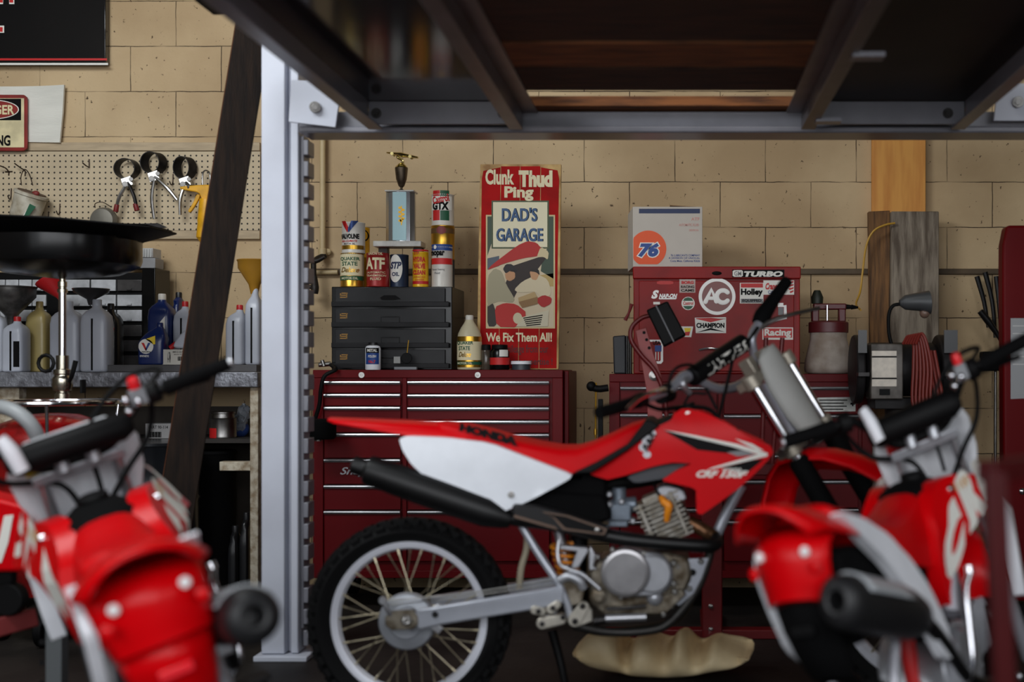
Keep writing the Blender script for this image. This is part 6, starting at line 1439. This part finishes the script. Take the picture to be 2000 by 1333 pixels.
        if sg > 0:
            b.bm.free(); b = B()
            for s_, (xa, za, xb, zb2, hh) in zip('CRF', ((.76, .69, .64, .672, .085), (.63, .664, .515, .61, .10), (.505, .6, .39, .515, .10))):
                vs_, fs_ = text_mesh(s_, .09, -.2)
                vv = [b.bm.verts.new((xa + (xb - xa) * u, sg * yy, za + (zb2 - za) * u + hh * v)) for u, v in vs_]
                for f_ in fs_: b.f([vv[i] for i in f_])
        b.cuts(.03); b.warp(lambda v: V((v.x, v.y + sg * fn(v.x, v.z), v.z)))
        b.out('lettering', M_whitepaint, sho, smooth=0)
        b = B(); vs_, fs_ = text_mesh('110F', .04, .2 * -sg); xa, xb = (.545, .625) if sg < 0 else (.625, .545)
        vv = [b.bm.verts.new((xa + (xb - xa) * u, sg * (yy + .0005), .705 + .02 * v + (xa + (xb - xa) * u - .54) * .2)) for u, v in vs_]
        for f_ in fs_: b.f([vv[i] for i in f_])
        b.warp(lambda v: V((v.x, v.y + sg * fn(v.x, v.z), v.z))); b.out('lettering', mat('dull_gold_print', (214, 170, 120), .5), sho, smooth=0)
        B().lathe((.53, sg * (.125 + fn(.53, .715)), .715), (0, sg, 0), [(.011, -.01), (.011, .003), (.007, .006)], 14).out('screw', M_chrome, sho)
    # side panels
    fn2 = lambda X, Z: .10 * max(0, .62 - Z)
    rp = [(-.17, .722), (-.05, .70), (.08, .655), (.18, .595), (.25, .53), (.295, .45), (.30, .37), (.245, .375), (.2, .44), (.14, .52), (.05, .60), (-.08, .672)]
    pan('side_panel', chaikin(rp, .15), .085, .118, M_white, fn=fn2, sides=(-1,))
    lp = [(-.19, .66), (-.05, .69), (.04, .67), (.1, .61), (.11, .5), (.13, .4), (.06, .385), (.02, .405), (-.09, .46), (-.16, .55), (-.2, .62)]
    pan('side_panel', chaikin(lp, .15), .095, .118, M_white, fn=fn2, sides=(1,))
    pan('panel_inset', chaikin([(-.14, .62), (.04, .63), (.07, .54), (.07, .45), (.0, .46), (-.08, .52)], .15), .117, .1205, mat('dark_grey_plastic', (56, 58, 64), .45), fn=fn2, sides=(1,))
    b = B(); b.box((-.12, -.075, .46), (.36, .075, .65)); b.box((.34, -.06, .4), (.66, .06, .62)); b.out('airbox', M_blackmatte, t, bevel=.02)
    # muffler
    m0 = V((-.315, -.142, .568)); m1 = V((.17, -.125, .475)); d = m1 - m0; L_ = d.length
    b = B(); b.lathe(m0, d, [(.018, .012), (.02, 0), (.026, -.002), (.04, .004), (.05, .02), (.053, .05), (.053, L_ * .8), (.04, L_ * .95), (.025, L_)], 28, cap=False); b.lathe(m0, d, [(.018, .012), (.017, .08), (.001, .08)], 20, cap=False)
    mu = b.out('muffler', mat('matt_black_muffler', (24, 24, 26), .5), t)
    b = B(); rw = []
    for s_ in (.08, .12, L_ * .6, L_ * .7):
        u, v = V((0, -1, 0)), V((0, 0, 1)); c = m0 + d.normalized() * s_
        rw.append([c + (u * math.cos(a) + v * math.sin(a)) * .058 for a in [R(20 + i * 12) for i in range(11)]])
    b.loft(rw, cap=False, closed=False); b.out('heat_shield', mat('pale_grey_shield', (172, 176, 180), .4), mu, solid=.004)
    B().ball((-.06, .01, .5), .028, .028, .032).out('reservoir_cap', M_redprint, t)
    # engine
    b = B(); b.loft([[V((.46 + dx, y, .33 + dz)) for dx, dz in [(.14 * math.cos(a), .1 * math.sin(a)) for a in [2 * math.pi * i / 20 for i in range(20)]]] for y in (-.1, -.09, .09, .1)]); b.out('crankcase', M_case, t, bevel=.01)
    b = B(); b.lathe((.42, -.1, .33), (0, -1, 0), [(.085, -.01), (.088, .01), (.08, .03), (.05, .036), (.02, .036)], 32); b.out('clutch_cover', M_case, t)
    b = B()
    for i in range(9):
        b.obox((.60 + i * .018, 0, .37 + i * .003), (.0035, 0, 0), (0, .075 + .003 * (i % 2), 0), (0, 0, .06))
    b.obox((.67, 0, .38), (.085, 0, 0), (0, .055, 0), (0, 0, .045)); b.out('cylinder_fins', M_case, t, bevel=.001)
    B().tube([(.74, -.02, .42), (.80, -.06, .40), (.78, -.1, .33), (.66, -.12, .27), (.4, -.14, .3), (.24, -.135, .42), (.17, -.125, .475)], .017, 12, 5).out('exhaust_pipe', mat('black_exhaust', (12, 12, 13), .42, .0, spec=.4, var=.2), t)
    b = B(); b.tube([(.47, -.1, .62), (.44, -.105, .54), (.40, -.11, .45)], .032, 14, 3); b.out('frame_member', mat('silver_swingarm', (176, 176, 184)), t)
    b = B(); b.tube([(.73, 0, .72), (.6, 0, .60), (.4, 0, .55), (.33, 0, .4), (.34, 0, .22)], .022, 12, 4); b.tube([(.75, 0, .66), (.80, 0, .5), (.74, 0, .3)], .018, 12, 4); b.out('frame_spine', M_redprint, t)
    b = B(); b.tube([(.35, -.13, .30), (.355, -.16, .34), (.375, -.165, .43), (.40, -.165, .50), (.42, -.175, .53)], .0085, 10, 5); b.cyl((.42, -.175, .53), (.425, -.175, .545), .011); b.out('kick_starter', M_chrome, t)
    for sg in (1, -1):
        b = B(); b.cyl((.4, sg * .1, .235), (.4, sg * .2, .245), .011); b.box((.38, sg * .14, .247), (.42, sg * .21, .262)); b.out('foot_peg', M_darksteel, t, bevel=.002)
    sa = -lean
    b = B(); b.tube([(.42, .1, .22), (.44, .19, .1), (.45, .23, .06)], [.012, .011, .01], 10, 3); b.out('side_stand', M_black, t)
    # front end about the steering axis
    hx = V((.74, 0, .78)); rk = R(26); up = V((-math.sin(rk), 0, math.cos(rk)))
    M4 = Matrix.Translation(hx) @ Matrix.Rotation(steer, 4, up) @ Matrix.Translation(-hx)
    S = lambda p: M4 @ V(p)
    fw = M4.to_3x3()
    ax_b = hx - up * ((hx.z - .25) / up.z); ax_b = V((ax_b.x + .02, 0, .25))
    for sg in (1, -1):
        tp = hx + up * .06 + V((0, sg * .085, 0)); bt = V((ax_b.x - .01, sg * .085, .24))
        b = B(); b.cyl(S(tp), S(bt), .0145, n=16); L = b.out('fork_leg', M_alu, t)
        b = B(); b.cyl(S(tp + (bt - tp) * .5), S(bt), .022, n=16); b.out('fork_slider', mat('silver_swingarm', (176, 176, 184)), L)
    for h_ in (.05, -.1):
        b = B(); b.obox(S(hx + up * h_), fw @ V((.03, 0, 0)), fw @ V((0, .105, 0)), (fw @ up) * .013); b.out('triple_clamp', M_case, t, bevel=.004)
    wheel(t, 'front_wheel', S(ax_b), fw @ V((0, -1, 0)), .25, .038, .175, .035, 28, rim, M_alu, 38)
    rows = []
    for x, z, hw in [(-.12, -.2, .05), (-.1, -.1, .06), (-.03, -.04, .065), (.08, -.03, .07), (.2, -.05, .065), (.28, -.09, .05)]:
        c = V((hx.x + .09 + x, 0, .64 + z)); rows.append([S(c + V((0, hw * u, -.03 * abs(u) ** 2.2))) for u in [-1 + i / 5 for i in range(11)]])
    b = B(); b.loft(rows, cap=False, closed=False); b.out('front_fender', M_tred, t, solid=.005, smooth=60)
    rows = []
    for z, x, hw in [(.92, .74, .09), (.905, .75, .125), (.85, .785, .15), (.78, .82, .145), (.70, .85, .115), (.64, .87, .075)]:
        rows.append([S((x - .05 * u * u, hw * u, z)) for u in [-1 + i / 6 for i in range(13)]])
    b = B(); b.loft(rows, cap=False, closed=False); npl = b.out('number_plate', mat('white_number_plate', (214, 216, 220), .4), t, solid=.005, smooth=60)
    b = B(); b.loft([[S((x - .05 * (y / .13) ** 2 - .006, y, z)) for y in (.11, .06, .02, -.03)] for x, z in ((.775, .862), (.79, .838))], cap=False, closed=False)
    b.out('plate_sticker', mat('yellow_sticker', (226, 200, 20), .5) if mark else M_redprint, npl, solid=.001)
    b = B(); b.tube([S(p) for p in [(.55, .372, .955), (.585, .22, .945), (.61, .17, .94), (.655, .1, .87), (.675, .06, .85), (.68, 0, .85), (.675, -.06, .85), (.655, -.1, .87), (.61, -.17, .94), (.585, -.22, .945), (.55, -.372, .955)]], .0115, 12, 4)
    hb_ = b.out('handlebar', M_black, t)
    for sg in (1, -1):
        g_ = [S((.548, sg * .377, .955)), S((.565, sg * .30, .9495)), S((.583, sg * .225, .945))]
        b = B(); b.tube(g_, [.0165, .017, .019], 16, 2); gr = b.out('grip', M_blackmatte, hb_, bevel=.002)
        b = B(); b.cyl(S((.547, sg * .376, .955)), S((.544, sg * .385, .9555)), .011, n=16); b.out('bar_end', M_alu, gr)
        b = B(); b.tube([S((.60, sg * .19, .945)), S((.64, sg * .2, .94)), S((.655, sg * .25, .935)), S((.63, sg * .34, .93))], [.009, .008, .007, .006], 8, 4); b.out('lever', M_black, hb_)
        b = B(); b.lathe(S((.588, sg * .215, .945)), S((.6, sg * .18, .943)) - S((.588, sg * .215, .945)), [(.02, 0), (.026, .004), (.026, .034), (.018, .038)], 18); b.out('switch_housing', M_black, hb_, bevel=.002)
        B().cyl(S((.665, sg * .035, .83)), S((.665, sg * .035, .865)), .016, n=14).out('bar_clamp', M_case, hb_)
    pd = [S((.625, .145, .89)), S((.62, .12, .89)), S((.62, -.11, .89)), S((.625, -.135, .89))]
    b = B(); b.tube(pd, [.02, .034, .034, .02], 18); b.out('bar_pad', M_black, hb_, bevel=.004)
    b = B(); b.tube([S((.585, .135, .955)), S((.58, .125, .92)), S((.58, .118, .87))], [.014, .018, .017], 12, 3); b.out('pad_strap', M_white, hb_)
    B().lathe(S((.585, -.165, .968)), fw @ V((-.4, 0, 1)), [(.0135, 0), (.0135, .02), (.010, .026)], 16).out('kill_switch', mat('bright_red_button', (226, 24, 34), .35), hb_)
    b = B(); b.box((-.02, -.018, -.02), (.02, .018, .02)); b.warp(lambda v: S(V((.59, -.165, .945)) + v)); b.out('switch_block', M_gray, hb_, bevel=.004)
    for dy, dz in ((-.015, .0), (.01, .012), (.012, -.014)):
        B().ball(S((.573, -.145 + dy, .935 + dz)), .010).out('switch_button', M_chrome, hb_)
    b = B(); b.tube([S((.60, -.175, .94)), S((.68, -.2, .92)), S((.72, -.17, .84)), S((.72, -.1, .78)), S((.74, -.02, .70))], .007, 8, 5); b.tube([S((.60, -.18, .95)), S((.66, -.24, .99)), S((.70, -.16, .99)), S((.72, -.05, .9)), S((.74, -.03, .75))], .006, 8, 5); b.tube([S((.60, .175, .94)), S((.66, .21, .93)), S((.70, .16, .85)), S((.72, .05, .8)), S((.72, .02, .7))], .007, 8, 5)
    b.out('control_cables', M_black, t)
    t.rotation_euler = (lean, 0, yaw); t.scale = (sc, sc, sz); t.location = (x0, y0, 0)
    for ch in t.children:
        if ch.name.startswith(('rear_wheel', 'front_wheel', 'side_stand')): ch.scale = (1, 1, sc / sz)
    bpy.context.view_layer.update()
    mw = Matrix.Translation(t.location) @ t.rotation_euler.to_matrix().to_4x4() @ Matrix.Diagonal((sc, sc, sz, 1))
    zmin = 1
    for ch in t.children:
        for dd in [ch] + list(ch.children):
            if dd.name.startswith(('tire', 'side_stand')):
                zz = min((mw @ Vector((v.co.x, v.co.y, v.co.z * sc / sz))).z for v in dd.data.vertices)
                if dd.name.startswith('tire'): zmin = min(zmin, zz)
    t.location.z -= zmin - .001
    return t
trail_bike('small red trail bike at the left edge, seen from behind, silver bolts under its tail', (-.815, 2.34, R(119.3), R(-18.5)), R(2), True, .955)
trail_bike('small red trail bike at the right, black muffler towards us, long white side panel', (.418, 2.37, R(57), R(-11.5)), R(25), False, .80, .98)

# ------------------------------------------------------------------ boards against the wall on the right
M_pine = mat('fresh_pine', (226, 160, 74), .5, rgb2=(206, 134, 54), vscale=3.5, stretch=(7, 7, .8))
M_weather = mat('weathered_grey_board', (150, 138, 122), .85, rgb2=(92, 80, 68), vscale=7, stretch=(5, 5, .7), bump=.3, bscale=40)
M_oldbrown = mat('old_brown_board', (128, 90, 52), .8, rgb2=(78, 54, 34), vscale=8, stretch=(7, 7, .6), bump=.2, bscale=40)
gb = 'boards leaning on the back wall'
B().box((PX(1704, 5.48), 5.48, 0), (PX(1808, 5.48), 5.515, 2.5)).out('board', M_pine, None, bevel=.002, label='fresh yellow pine board rising behind the weathered board to the lift', cat='board', group=gb)
B().box((PX(1741, 5.4), 5.40, 0), (PX(1834, 5.4), 5.445, PZ(413, 5.4))).out('board', M_weather, None, bevel=.004, label='wide grey weathered board in front of the pine board', cat='board', group=gb)
b = B(); b.prism([(PX(1702, 5.43), 5.43, PZ(413, 5.43)), (PX(1744, 5.43), 5.43, PZ(411, 5.43)), (PX(1742, 5.43), 5.43, 0), (PX(1712, 5.43), 5.43, 0)], (0, .04, 0)); b.warp(lambda v: v + Vector((-.012, 0.005, 0)))
b.out('board', M_oldbrown, None, bevel=.003, label='narrow old brown board left of the weathered board', cat='board', group=gb)
B().tube([P(1748, 436, 5.385), P(1728, 440, 5.38), P(1706, 452, 5.38), P(1692, 480, 5.39), P(1685, 530, 5.4), P(1680, 570, 5.38), P(1672, 594, 5.3), P(1681, 606, 5.13)], .0045, 8, 5).out('air_line', mat('yellow_air_line', (190, 146, 52), .5), None, label='thin yellow line hanging from the weathered board to the sprayer', cat='hose')

# sprayer
spx = PX(1618, 5.12); YZ = 5.12; kz_ = YZ / F
t = thing('paint_sprayer', (spx, YZ, ZT2), 'dirty white paint sprayer bottle with a maroon collar on the right cabinet', 'sprayer')
M_sb = mat('paint_stained_bottle', (196, 186, 176), .5, rgb2=(146, 130, 116), vscale=9)
b = B(); prof = [(38, 0), (46, 3), (47.5, 12), (46, 26), (40, 50), (36, 68), (36, 80)]
b.lathe((spx, YZ, ZT2), (0, 0, 1), [(r * kz_, h * kz_) for r, h in prof], 32); b.out('bottle', M_sb, t, smooth=60)
M_mar = mat('maroon_plastic', (92, 30, 34), .4)
b = B(); b.lathe((spx, YZ, ZT2 + 80 * kz_), (0, 0, 1), [(39 * kz_, 0), (39 * kz_, 20 * kz_), (34 * kz_, 22 * kz_), (20 * kz_, 24 * kz_)], 28); b.out('collar', M_mar, t, bevel=.002)
b = B(); z = ZT2 + 103 * kz_
for dx in (-26, 26): b.box((spx + (dx - 7) * kz_, YZ - .02, z - .004), (spx + (dx + 7) * kz_, YZ + .02, z + 24 * kz_))
b.box((spx - 30 * kz_, YZ - .02, z + 22 * kz_), (spx + 34 * kz_, YZ + .02, z + 34 * kz_)); b.out('gun_body', M_mar, t, bevel=.005)
B().lathe((spx - 22 * kz_, YZ, z + 34 * kz_), (0, 0, 1), [(11 * kz_, 0), (12 * kz_, 12 * kz_), (8 * kz_, 22 * kz_), (6 * kz_, 26 * kz_)], 18).out('trigger_knob', mat('dark_green_knob', (34, 40, 30), .5), t)
B().lathe((spx + 34 * kz_, YZ, z + 28 * kz_), (1, 0, -.06), [(5 * kz_, 0), (4 * kz_, 10 * kz_), (5 * kz_, 11 * kz_), (2 * kz_, 24 * kz_)], 14).out('nozzle', M_black, t)
B().cyl((spx - 5 * kz_, YZ - .045, z - 2 * kz_), (spx - 5 * kz_, YZ - .045, z + 30 * kz_), .005).out('feed_pipe', M_chrome, t)

# bench grinder on its pedestal
YG = 4.70; kg = YG / F; gx = PX(1765, YG)
t = thing('bench_grinder', (gx, YG, 0), 'dark bench grinder on a pedestal right of the maroon cabinet, with its own work lamp', 'grinder')
M_grd = mat('dark_grinder_paint', (32, 30, 31), .55, .1, var=.25, bump=.1, spec=.3)
gz = PZ(722, YG)
b = B(); b.lathe((PX(1690, YG), YG + .1, gz), (1, 0, 0), [(.05, 0), (.09, .01), (.105, .03), (.105, 140 * kg), (.09, 150 * kg), (.05, 158 * kg)], 32); b.out('motor', M_grd, t, bevel=.003)
b = B(); b.box((PX(1699, YG), YG - .02, PZ(780, YG)), (PX(1762, YG), YG + .1, PZ(672, YG))); b.out('motor_housing', mat('scuffed_grey_housing', (110, 104, 98), .5, .2, rgb2=(70, 64, 58), vscale=16), t, bevel=.004)
pl_ = B().box((PX(1701, YG), YG - .024, PZ(755, YG)), (PX(1749, YG), YG - .0205, PZ(686, YG))).out('name_plate', mat('pale_name_plate', (240, 230, 214), .45, 0, var=.15, vscale=40), t)
b = B(); 
for y in (696, 738): b.box((PX(1701, YG), YG - .0255, PZ(y + 3, YG)), (PX(1749, YG), YG - .0242, PZ(y, YG)))
b.out('plate_rule', M_print, pl_, smooth=0)
B().box((PX(1716, YG), YG - .026, PZ(772, YG)), (PX(1736, YG), YG - .0205, PZ(760, YG))).out('switch', M_black, t)
for x0, x1, y0, y1 in ((1670, 1691, 650, 792), (1836, 1866, 650, 832)):
    b = B(); b.lathe((PX(x0, YG), YG + .1, gz), (1, 0, 0), [(.06, 0), (.13, .004), (.135, .01), (.135, (x1 - x0) * kg - .01), (.13, (x1 - x0) * kg - .004), (.06, (x1 - x0) * kg)], 32); g = b.out('wheel_guard', M_grd, t, bevel=.002)
    B().box((PX(x0, YG), YG - .09, PZ(735, YG)), (PX(x1, YG), YG - .03, PZ(728, YG))).out('tool_rest', M_darksteel, g)
    B().box((PX(x0 + 2, YG), YG - .055, PZ(690, YG)), (PX(x1 - 2, YG), YG - .048, PZ(646, YG))).out('eye_shield', mat('smoky_shield', (26, 28, 31), .3), g)
b = B(); b.box((PX(1710, YG), YG + .02, PZ(800, YG)), (PX(1812, YG), YG + .2, PZ(778, YG))); b.cyl((gx, YG + .1, .03), (gx, YG + .1, PZ(800, YG)), .055, n=20); b.lathe((gx, YG + .1, 0), (0, 0, 1), [(.2, 0), (.2, .02), (.1, .04), (.06, .06)], 28); b.out('pedestal', M_grd, t, bevel=.003)
b = B(); b.tube([P(1742, 676, YG), P(1736, 650, YG), P(1736, 615, YG), P(1744, 598, YG), P(1760, 594, YG)], .007, 10, 5); b.out('lamp_neck', M_black, t)
d = P(1824, 600, YG) - P(1758, 592, YG); 
b = B(); b.lathe(P(1757, 592, YG), P(1815, 588, YG) - P(1757, 592, YG), [(.012, 0), (.028, .02), (.035, .07), (.045, .115), (.043, .116), (.03, .06), (.01, .02)], 24, cap=False); b.warp(lambda v: v + Vector((0, 0, -.12 * max(0, v.x - PX(1790, YG))))); b.out('lamp_shade', mat('grey_lamp_shade', (72, 74, 76), .45, .2), t)
B().ball(P(1806, 612, YG), .02).out('lamp_bulb', mat('dull_bulb', (120, 96, 84), .3), t)
t = thing('extension_cord', P(1800, 830, 4.8), 'dark red cord hung in long loops over the bench grinder', 'cord')
M_cord = mat('dark_red_cord', (130, 40, 30), .5)
random.seed(11); gzt = 0
for i in range(6):
    xa = 1768 + i * 5; xb = 1800 + i * 7; yb2 = 800 + random.uniform(0, 50); yy = 4.64 - .012 * i
    B().tube([P(xa - 4, 672, yy + .02), P(xa + 6, 657 - i, yy), P(xa + 16, 668, yy - .01), P(xb - 16, 720, yy - .015), P(xb - 18, yb2 - 40, yy - .015), P(xb - 6, yb2, yy - .015), P(xb + 4, yb2 - 50, yy - .015), P(xb, 740, yy - .01), P(xb - 10, 685, yy)], .006, 8, 5).out('loop', M_cord, t)

# things hung in the right corner
M_bar = mat('black_tool_steel', (30, 30, 32), .4, .5)
gt = 'dark bars hanging on the back wall at the right'
for (pts, lb) in (([(1908, 540), (1922, 590), (1930, 640)], 'dark pry bar slanting down beside the red machine, leftmost of three'), ([(1924, 532), (1938, 590), (1944, 660)], 'dark pry bar in the middle beside the red machine'), ([(1946, 540), (1952, 600), (1957, 680)], 'dark pry bar hanging nearest the red machine')):
    B().tube([P(x, y, 5.47) for x, y in pts], [.012, .010, .008], 8, 3).out('pry_bar', M_bar, None, label=lb, cat='bar', group=gt)
B().tube([P(1914, 608, 5.4), P(1930, 628, 5.4), P(1952, 660, 5.4), P(1968, 690, 5.4)], [.014, .016, .010, .009], 10, 3).out('hammer', M_bar, None, label='short dark handle slanting below the pry bars', cat='tool')
t = thing('pipe_clamp', P(1945, 720, 5.3), 'black pipe clamps on two pale pipes standing in the right corner', 'clamp')
for x in (1944, 1961): B().cyl((PX(x, 5.35), 5.35, 0), (PX(x, 5.35), 5.35, PZ(700, 5.35)), .007, n=10).out('pipe', M_steel, t)
for y in (694, 718): B().box(P(1920, y - 7, 5.3), P(1968, y + 7, 5.37)).out('clamp_jaw', M_black, t, bevel=.006)
YM = 4.55; t = thing('alignment_machine', (PX(2020, YM), YM + .15, 0), 'tall dark red machine with rounded corners and a pale label at the right edge', 'machine')
M_mach = mat('dark_red_machine', (104, 2, 8), .45, spec=.15)
b = B(); b.prism([P(x, y, YM) for x, y in chaikin([(1958, 440), (2120, 440), (2120, 1240), (1962, 1240)], .05, 2)], (0, .07, 0)); b.warp(lambda v: Vector((v.x, v.y, max(v.z, .12)))); b.out('housing', M_mach, t, bevel=.01, seg=3)
lb_ = B().slab([(1974, 622), (2060, 622), (2060, 776), (1974, 780)], YM - .001, .0009).out('label', mat('pale_grey_label', (170, 172, 174), .5), t, smooth=0)
b = B()
for i in range(6): b.slab(rect(1978, 636 + i * 15, 2054, 638 + i * 15), YM - .002, .0008)
b.out('label_rules', mat('white_rule', (214, 214, 212), .5), lb_, smooth=0)
b = B(); b.box((PX(1975, YM), YM + .0, 0), (PX(2110, YM), YM + .35, .11)); b.out('base', M_black, t)
for y in (1050, 1090): B().lathe(P(1996, y - 250 + 120, YM + .0), (0, -1, 0), [(.012, -.005), (.012, .008), (.006, .012)], 12).out('knob', M_chrome, t)

# bar clamp hanging at the left end of the right cabinet
t = thing('bar_clamp_tool', P(1164, 860, 4.9), 'black and brass bar clamp hanging left of the right maroon cabinet', 'clamp')
B().cyl(P(1164, 748, 4.9), P(1163, 856, 4.9), .004, n=8).out('screw_rod', M_gold, t)
b = B(); b.tube([P(1150, 752, 4.9), P(1166, 760, 4.9), P(1188, 758, 4.9)], [.016, .014, .014], 12, 3); b.ball(P(1155, 755, 4.9), .02, .02, .02); b.out('head', M_black, t)
b = B(); b.box(P(1168, 780, 4.89), P(1178, 860, 4.91)); b.out('rail', M_black, t, bevel=.002)
B().cyl(P(1163, 838, 4.9), P(1163, 850, 4.9), .007).out('swivel', M_gold, t)

# ------------------------------------------------------------------ dark red work stand behind the middle bike
YW = 4.45; M_dkred = mat('dark_red_steel', (104, 16, 20), .4, .1, var=.25, vscale=8)
M_fadered = mat('faded_red_steel', (150, 62, 60), .45, .1, var=.2, vscale=8)
t = thing('work_stand', (PX(1390, YW), YW, 0), 'dark red tubular work stand with a tilted black pad behind the middle bike', 'stand')
b = B(); b.box((PX(1371, YW), YW, .03), (PX(1411, YW), YW + .07, PZ(905, YW))); post = b.out('post', M_dkred, t, bevel=.004)
for y in (1195, 1240): B().lathe(P(1388, y - 10, YW), (0, -1, 0), [(.009, 0), (.009, .006), (.004, .009)], 8).out('bolt', M_steel, post)
b = B(); b.box((PX(1180, YW), YW + .005, .0), (PX(1560, YW), YW + .065, .035)); b.box((PX(1371, YW), YW - .35, 0), (PX(1411, YW), YW + .4, .034)); b.out('foot', M_dkred, t, bevel=.004)
b = B(); b.box((PX(1240, YW), YW + .01, PZ(930, YW)), (PX(1545, YW), YW + .06, PZ(905, YW))); b.out('cross_bar', M_dkred, t, bevel=.004)
YA = YW - .02
b = B(); b.tube([P(1272, 616, YA), P(1252, 622, YA), P(1234, 640, YA), P(1233, 665, YA), P(1252, 694, YA), P(1282, 730, YA), P(1300, 790, YA), P(1304, 905, YA)], .0085, 12, 5); b.out('arm', M_dkred, t)
b = B(); b.prism([P(x, y, YA + .03) for x, y in [(1241, 646), (1262, 640), (1276, 690), (1292, 735), (1296, 905), (1270, 905), (1262, 760)]], (0, .008, 0)); sd = b.out('side_plate', M_fadered, t, bevel=.002)
for (x, y) in ((1258, 650), (1263, 664), (1268, 680)): B().lathe(P(x, y, YA + .031), (0, -1, 0), [(.006, -.002), (.006, .0015)], 10).out('adjusting_hole', M_print, sd)
B().lathe(P(1277, 734, YA + .02), (0, -1, 0), [(.018, -.01), (.018, .004), (.009, .006), (.009, .014)], 18).out('bolt', M_steel, sd)
pad_ = B(); pad_.prism([P(x, y, YA - .05) for x, y in [(1262, 606), (1304, 588), (1340, 655), (1296, 678)]], (0, .14, 0)); po = pad_.out('pad', M_black, t, bevel=.006)
b = B(); b.tube([P(1281, 597, YA - .053), P(1316, 668, YA - .053)], .003, 8); b.out('pad_seam', M_gray, po)
for (x0, x1) in ((1496, 1487), (1528, 1508)):
    B().cyl(P(x0, 660, YA), P(x1, 905, YA), .0085, n=12).out('upright_rod', M_dkred, t)

# tan moulded plastic tray on the floor behind the bike
YQ = 3.82; crest = [(1118, 1270), (1123, 1252), (1148, 1228), (1170, 1224), (1200, 1232), (1208, 1256), (1220, 1264), (1230, 1256), (1237, 1238), (1265, 1238), (1286, 1252), (1300, 1256), (1312, 1246), (1320, 1224), (1331, 1224), (1342, 1246), (1354, 1262), (1370, 1262), (1382, 1250), (1394, 1242), (1412, 1252), (1445, 1256), (1458, 1266), (1464, 1284)]
rows = [[], [], [], [], [], [], []]
n = len(crest)
for i, (x, y) in enumerate(crest):
    u = i / (n - 1); e_ = math.sin(math.pi * min(1, max(0, u))) ** .35; p = P(x, y, YQ); bx_ = PX(1290 + (x - 1290) * .8, YQ)
    zb_ = .0 + .07 * (1 - e_)
    sm_ = PZ(1250, YQ); vy = max(0, min(1, (y - 1236) / 24)) if 0 < i < n - 1 else 0; p = p + Vector((.0, 
        .125 * vy, -.03 * vy))
    rows[0].append(Vector((bx_, YQ + .10, zb_ + .0005))); rows[1].append(Vector((bx_ + (p.x - bx_) * .5, YQ - .01, zb_ + .02))); rows[2].append(Vector((p.x, YQ - .03 + .03 * vy, zb_ + (p.z - zb_) * .55))); rows[3].append(p)
    rows[4].append(p + Vector((.02, .06, -.015 + (sm_ - p.z) * .3))); rows[5].append(Vector((p.x + .03, YQ + .17, p.z + (sm_ - p.z) * .6))); rows[6].append(Vector((bx_ + .02, YQ + .2, zb_ + .01)))
b = B(); b.loft(rows, cap=False, closed=False); o = b.out('plastic_tray', mat('tan_moulded_plastic', (236, 214, 170), .55, rgb2=(214, 188, 142), vscale=9), None, smooth=180, solid=.006, subd=1, label='tan moulded plastic tray with wavy humps on the floor under the middle bike', cat='tray')

# ------------------------------------------------------------------ foreground steel frame at the right, cart at the left
YF2 = 1.75; t = thing('steel_frame', (PX(1960, YF2), YF2, 0), 'dark red square tube frame in the near right corner, out of focus', 'frame')
M_frm = mat('dark_maroon_tube', (66, 12, 14), .45, var=.2, spec=.2)
b = B(); b.bar((PX(1941, YF2), YF2, PZ(920, YF2)), (PX(2000, YF2), YF2 + .02, 0.0), .030, .030, up=(0, 1, 0)); b.out('upright', M_frm, t, bevel=.003)
b = B(); b.bar((PX(1924, YF2), YF2, PZ(922, YF2)), (PX(2300, YF2), YF2 + .3, PZ(925, YF2)), .03, .03, up=(0, 1, 0)); b.out('rail', M_frm, t, bevel=.003)
b = B(); b.bar((PX(2300, YF2), YF2 + .3, PZ(925, YF2)), (PX(2340, YF2), YF2 + .3, 0.0), .03, .03, up=(0, 1, 0)); b.out('upright', M_frm, t, bevel=.003)
YJ = 3.3; t = thing('floor_cart', (PX(30, YJ), YJ, 0), 'red low cart with a white stripe and a grey punched leg in the left corner', 'cart')
b = B(); b.prism([P(x, y, YJ) for x, y in chaikin([(-60, 960), (52, 990), (66, 1060), (44, 1118), (-60, 1120)], .1)], (0, .1, 0)); sp2 = b.out('side_panel', M_red, t, bevel=.01)
b = B(); b.prism([P(x, y, YJ - .002) for x, y in [(8, 1008), (26, 1006), (16, 1060), (2, 1100), (-12, 1100)]], (0, .0015, 0)); b.out('stripe', M_whitepaint, sp2, smooth=0)
b = B(); b.bar(P(-90, 1250, YJ - .05), P(66, 1206, YJ + .1), .05, .06, up=(0, 1, 0)); b.out('beam', mat('dull_red_beam', (120, 40, 40), .5, var=.2), t, bevel=.004)
b = B(); b.box((PX(66, YJ), YJ + .06, 0), (PX(98, YJ), YJ + .1, PZ(1196, YJ))); lg = b.out('leg', mat('grey_punched_steel', (110, 114, 116), .45, .5), t, bevel=.002)
for i in range(5): B().cyl(P(82, 1215 + i * 40, YJ + .058), P(82, 1215 + i * 40, YJ + .062), .008, n=12).out('punched_hole', M_print, lg)
b = B(); b.cyl((PX(4, YJ), YJ + .02, PZ(1176, YJ)), (PX(4, YJ), YJ + .06, PZ(1176, YJ)), .045, n=24); b.out('wheel', M_black, t, bevel=.005)
b = B(); b.box((PX(-80, YJ), YJ + .03, PZ(1205, YJ)), (PX(10, YJ), YJ + .06, PZ(1110, YJ))); b.box((PX(-80, YJ), YJ + .03, 0), (PX(-50, YJ), YJ + .06, PZ(1200, YJ))); b.out('frame', M_black, t)
